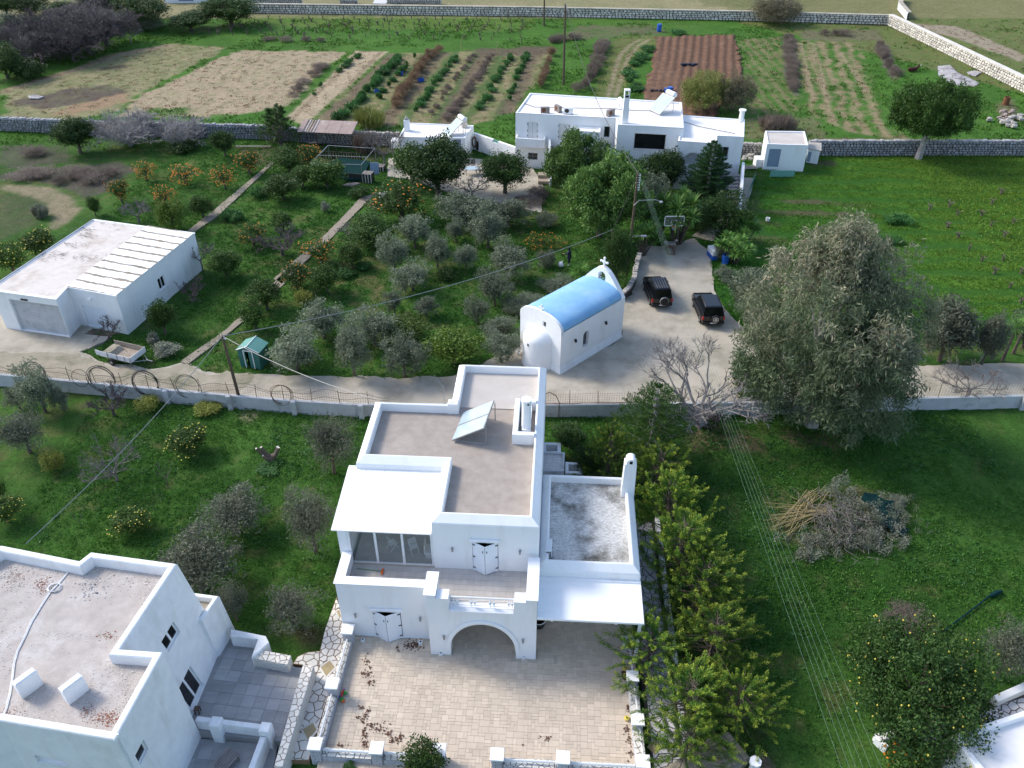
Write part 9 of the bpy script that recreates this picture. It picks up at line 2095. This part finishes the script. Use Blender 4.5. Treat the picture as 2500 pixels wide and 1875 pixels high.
rocks('rock_pile',3,0,2040,905,80,50,16,.15,.32,'small reddish heap of stones below the rusty drum','rusty_sheet',1)
rocks('rock_pile',3,0,2110,940,120,70,24,.2,.45,'larger pale heap of stones below the rusty drum','stone',2)
rocks('rock_pile',2,0,1990,1215,80,60,14,.15,.4,'loose stones heaped between the farmhouse and the white shed','stone',3)
rocks('rock_pile',1,0,1040,1520,60,60,6,.15,.3,'few broken slabs by the sunny end of the garden path','stone_pale',4)
# blue crates, barrel, bins, white tank
def crate(label,cc,rr_,x,y,s=.6,m_='blue_plastic',h=.35,n=1,seed=0):
    p=gc(cc,rr_,x,y); rs=random.Random(seed); t=thing('crate',label,'crate',(p[0],p[1],0),rs.uniform(0,1.5)); b=MB(); q=s/2
    b.ring([(-q,-q*.7),(q,-q*.7),(q,q*.7),(-q,q*.7)],[(0,0),(0,h),(.03,h),(.03,.04)],0,0); b.build('tub',m_,t); b=MB(); b.ring([(-q-.02,-q*.7-.02),(q+.02,-q*.7-.02),(q+.02,q*.7+.02),(-q-.02,q*.7+.02)],[(0,h-.05),(0,h+.02),(.03,h+.02)]); b.build('rim_band',m_,t)
crate('blue crate in the second vegetable row',1,0,1020,712,.9,seed=1); crate('blue-green crate near the top of the vegetable rows',1,0,1198,575,.8,'blue_plastic',seed=2); crate('dark blue crate beside the rusty stalks',1,0,1352,625,.9,'blue_plastic',seed=3)
rs=random.Random(12); t=thing('crate_stack','bright blue crates heaped at the lower end of the ploughed soil','crates',gc(2,0,1372,705))
for k in range(4): b=MB(); b.box(-.35,.35,-.25,.25,0,.32); o=b.build('crate','blue_plastic',t,loc=(rs.uniform(-.7,.7),rs.uniform(-.6,.6),.3*(k//3))); o.rotation_euler=(0,0,rs.uniform(0,3))
t=thing('crate_stack','dark bundle of crates in the middle of the ploughed soil','crates',gc(2,0,1520,508))
for k in range(3): b=MB(); b.box(-.5,.5,-.25,.25,0,.3); o=b.build('crate','cloth_navy',t,loc=(-.8+k*.8,rs.uniform(-.2,.2),.1)); o.rotation_euler=(0,0,rs.uniform(0,.6))
t=thing('rag_heap','dark cloth heap at the lower edge of the ploughed soil','rags',gc(2,0,1290,710))
for k in range(4): b=MB(); b.ball(0,0,0,.35,7,sz=.5,jit=.3,rs=rs); b.build('cloth','cloth_navy',t,loc=(-.9+k*.6,rs.uniform(-.2,.2),.18))
x,y,_=gc(2,0,1292,240); b=MB(); b.lathe([(0,0),(.4,0),(.43,.3),(.40,.5),(.43,.8),(.38,1.2),(0,1.22)],seg=14); tag(b.build('blue_barrel','blue_plastic',None,True,(x,y,0)),'blue plastic barrel on the grass below the long stone wall','barrel')
x,y,_=gc(1,0,1168,1190); t=thing('water_tank','white cube water tank on a stand at the left end of the outbuilding','tank',(x,y,0)); b=MB(); b.box(-.55,.55,-.5,.5,.9,1.9,bev=.15); b.build('tank','white_plastic',t); b=MB()
for sx in (-.5,.42):
    for sy in (-.45,.4): b.box(sx,sx+.08,sy,sy+.08,0,.9)
b.build('stand','wood_grey',t)
for k,(x,y,h,m_,lb) in enumerate(((1800,1155,1.1,'plastic_black','black bin with open lid against the white yard wall, left one'),(1870,1165,1.05,'plastic_black','round black bin against the white yard wall, right one'),(1838,1160,.75,'white_plastic','small white gas bottle between the two black bins'))):
    p=gc(1,0,x,y); b=MB(); b.lathe([(0,0),(.36 if m_!='white_plastic' else .2,0),(.40 if m_!='white_plastic' else .22,h*.5),(.38 if m_!='white_plastic' else .18,h),(0,h+.03)],seg=12); tag(b.build('yard_bin' if k<2 else 'gas_bottle',m_,None,True,(p[0],p[1],.02)),lb,'bin' if k<2 else 'gas bottle')
x,y,_=gc(1,0,1765,1165); b=MB(); rs=random.Random(4)
for k in range(9):
    rr_=rs.uniform(.35,.55); b.tube([(rr_*.5*math.cos(t/14*6.283)+rs.uniform(-.05,.05),rs.uniform(-.1,.1),1.0+rr_*1.3*math.sin(t/14*6.283)) for t in range(15)],.03,4,cap=False)
tag(b.build('hanging_hose','wire_rust',None,loc=(x,y,.1)),'brown tangled hose hanging at the corner of the outbuilding','hose')
x,y,_=gc(1,0,1740,1345); t=thing('garden_table','pale glass-topped garden table on the yard','table',(x,y,.02),.2); b=MB(); b.prism([(.95*math.cos(k*.52),.6*math.sin(k*.52)) for k in range(12)],.70,.74); b.build('table_top','panel_glass',t); b=MB()
for sx in (-.6,.6):
    for sy in (-.35,.35): b.tube([(sx,sy,0),(sx*.9,sy*.9,.7)],.025,5)
b.build('leg','iron_dark',t)
def chair(cc,rr_,x,y,rz,label):
    p=gc(cc,rr_,x,y); t=thing('garden_chair',label,'chair',(p[0],p[1],.02),rz); b=MB(); b.box(-.24,.24,-.22,.22,.42,.46); b.build('seat','wood_grey',t); b=MB(); b.box(-.24,.24,.2,.25,.5,1.0); b.build('backrest','wood_grey',t)
    b=MB()
    for sx in (-.22,.19):
        for sy in (-.2,.2): b.box(sx,sx+.03,sy,sy+.03,0,.42 if sy<0 else 1.0)
    b.build('leg_frame','iron_dark',t)
chair(1,0,1708,1300,0,'grey garden chair behind the pale table, left one'); chair(1,0,1755,1302,0,'grey garden chair behind the pale table, right one'); chair(1,0,1815,1345,-1.4,'dark garden chair at the right end of the pale table'); chair(1,0,1190,1300,.9,'grey garden chair by the path near the white tank')
# green pipe frame with planted beds
FRM=thing('garden_pergola','pale green pipe frame over the raised beds, in front of the rusty shed','frame')
tp=[gc(1,0,*q,2.2) for q in ((500,1262),(635,1122),(995,1145),(890,1270))]; zt_=2.2
b=MB()
for i in range(4): b.tube([tp[i],tp[(i+1)%4]],.035,6)
m1=Vector(tp[0]).lerp(Vector(tp[1]),.45);m2=Vector(tp[3]).lerp(Vector(tp[2]),.45); b.tube([m1,m2],.03,6); b.build('top_rail','metal_grey',FRM)
for q in tp: b=MB(); b.tube([(q[0],q[1],0),q],.035,6); b.build('post','metal_grey',FRM)
b=MB()
for k in range(16):
    p=gc(1,0,590+k*20,1215+k*1.2); b.box(p[0]-.09,p[0]+.09,p[1]-.05,p[1]+.05,-.1,.8)
    p=gc(1,0,770+k*12,1385+k*1.0); b.box(p[0]-.07,p[0]+.07,p[1]-.05,p[1]+.05,-.1,.8)
b.build('picket','iron_dark',FRM,kind='stuff'); b=MB(); q=[gc(1,0,*p)[:2] for p in ((600,1290),(740,1230),(960,1260),(900,1400),(780,1400))]; b.prism(ccw(q),-.05,.25); b.build('net_cover','net_green',FRM)
for k,(x,y,lb) in enumerate(((950,1400,'wooden pallet crate beside the sunny path, front one'),(1040,1310,'low pallet crate behind the front pallet crate'))):
    p=gc(1,0,x,y); t=thing('pallet_crate',lb,'crate',(p[0],p[1],0),R(-12)); h=1.0 if k==0 else .5
    for i in range(5): b=MB(); b.box(-.55+i*.22,-.38+i*.22,-.5,.5,h,h+.04); b.build('slat','wood_grey',t)
    for i in range(4): b=MB(); b.box(-.55+i*.33,-.46+i*.33,-.53,-.50,0,h); b.build('slat','stone_pale',t)
    b=MB(); b.box(-.52,.52,-.48,.48,.05,h-.02); b.build('box_inside','iron_dark',t)
p=gc(1,0,995,1345); b=MB(); b.prism_x([(0,0),(.06,0),(.5,1.2),(.44,1.2)],-.5,.5); tag(b.build('blue_board','door_blue',None,loc=(p[0],p[1],0)),'dark blue board leaning against the pallet crates','board')
p=gc(1,0,820,1430); b=MB(); b.prism([(-1,-.2),(.2,-.45),(.9,.3),(.3,.5),(-.5,.25)],0,.16,bev=.06); tag(b.build('plaster_sheet','rusty_sheet',None,loc=(p[0],p[1],.02)),'grey crumpled sheet lying in the grass below the green frame','sheet')
# debris and planks near the frame
rs=random.Random(31)
for k,(x,y,a,L,lb) in enumerate(((60,1140,.05,4.2,'old plank lying by the head of the straight garden path'),(600,1110,.2,3.6,'long grey plank beneath the open shed'),(720,1120,-.15,3.0,'thin bent plank beneath the open shed'))):
    p=gc(1,0,x,y); b=MB(); b.box(-L/2,L/2,-.12,.12,.05,.12); o=b.build('plank','wood_grey',None,loc=(p[0],p[1],.1)); o.rotation_euler=(0,.02,a); tag(o,lb,'plank')
p=gc(2,0,1992,1300); t=thing('pallet','worn wooden pallet on the ground left of the white shed','pallet',(p[0],p[1],.05),.1)
for k in range(6): b=MB(); b.box(-.7,.7,-.5+k*.18,-.39+k*.18,.1,.13); b.build('slat','wood_grey',t)
b=MB(); b.box(-.7,-.6,-.5,.5,0,.1); b.box(.6,.7,-.5,.5,0,.1); b.build('bearer','wood_grey',t)
# green net fence in front of the shed, and by the ramp
b=MB(); p0=gc(3,0,250,1365);p1=gc(3,0,440,1370); b.box(p0[0],p1[0],p0[1],p0[1]+.04,0,.75); tag(b.build('net_screen','glass_green' if 'glass_green' in M else 'green_roof_sheet'),'low green net screen in front of the small white shed','net')
b=MB(); rr2=[gc(2,0,*q)[:2] for q in ((2030,1380),(1990,1480),(1960,1640))]
for k in range(2): bw(b,rr2[k],rr2[k+1],.05,-.1,.7,.0)
tag(b.build('net_screen','green_sheet'),'low green mesh along the concrete ramp','net')
p=gc(3,1,232,282); b=MB(); b.lathe([(0,0),(.18,0),(.22,.35),(.19,.35),(.16,.05)],seg=12); tag(b.build('white_bucket','white_plastic',None,True,(p[0],p[1],0)),'small white bucket in the field right of the yuccas','bucket')
p=gc(2,1,208,1310); b=MB(); b.lathe([(0,0),(.15,0),(.2,.28),(.17,.28),(.14,.05)],seg=12); tag(b.build('white_pot','white_plastic',None,True,(p[0],p[1],.02)),'small white pot on the bare earth beside the chapel apse','pot')
p=gc(2,1,1700,560); t=thing('wrapped_box','white and blue wrapped box at the right edge of the courtyard','box',(p[0],p[1],.0),R(12)); b=MB(); b.box(-.28,.28,-.7,.6,.45,.95,bev=.05); b.build('cover','white_plastic',t); b=MB(); b.box(-.28,.28,-.7,.6,0,.449); b.build('lower_box','blue_plastic',t)
p=gc(2,1,1800,610); b=MB(); b.lathe([(0,0),(.3,0),(.34,.9),(.3,.9)],seg=12); tag(b.build('blue_drum','blue_plastic',None,True,(p[0],p[1],0)),'blue-green plastic drum half hidden by the courtyard shrub','barrel')
# tractor roll bar behind the fig
p=gc(2,1,1930,1500); t=thing('small_tractor','small black tractor with a square roll bar, hidden behind the bare fig tree','tractor',(p[0],p[1],0),R(-12))
b=MB(); b.tube([(-.55,0,.6),(-.55,0,2.0),(.55,0,2.0),(.55,0,.6)],.05,6); b.tube([(-.55,0,1.5),(.55,0,1.5)],.03,5); b.build('roll_bar','iron_dark',t); b=MB(); b.box(-.3,.3,.3,1.8,.55,1.1,bev=.1); b.box(-.25,.25,-.2,.25,.8,.9); b.build('bonnet','plastic_black',t)
for s_ in (-1,1):
    for y_,r_ in ((0,.5),(1.5,.3)): b=MB(); b.lathe([(0,-.12),(r_*.6,-.12),(r_,-.09),(r_,.09),(r_*.6,.12),(0,.12)],seg=16,axis='x'); b.build('wheel','tyre',t,True,(s_*.55,y_,r_))
b=MB(); p0=gc(2,1,1300,900); 
# wood pile under the fig
t=thing('log_pile','heap of cut dead branches under the bare fig tree','wood pile'); b=MB(); rs=random.Random(8)
for k in range(90):
    p=gc(2,2,1650+rs.gauss(0,60),410+rs.gauss(0,24)); a=rs.uniform(0,6.28); L=rs.uniform(.5,1.1); z=rs.uniform(.05,.7); b.tube([(p[0],p[1],z),(p[0]+L*math.cos(a),p[1]+L*math.sin(a),z+rs.uniform(-.15,.2))],[.03,.015],4)
b.build('branches','twig_dark',t,kind='stuff')
# stakes in the vegetable plot
for k,(x,y) in enumerate(((1555,540),(1232,530),(968,670),(1040,570),(1935,420),(1660,390),(890,710),(2020,640))):
    p=gc(1,0,x,y); b=MB(); b.tube([(0,0,-.1),(.1,0,2.0)],.035,5); o=b.build('cane_stake','twig_tan',None,loc=(p[0],p[1],0)); tag(o,'thin pale cane stake in the vegetable rows, %s'%('by the rusty stalks','by the second row','in the thick green row','at the middle of the thick row','near the dark row','at the top edge','at the bottom of the thick row','near the farmhouse')[k],'stake','cane stakes in the vegetable plot')
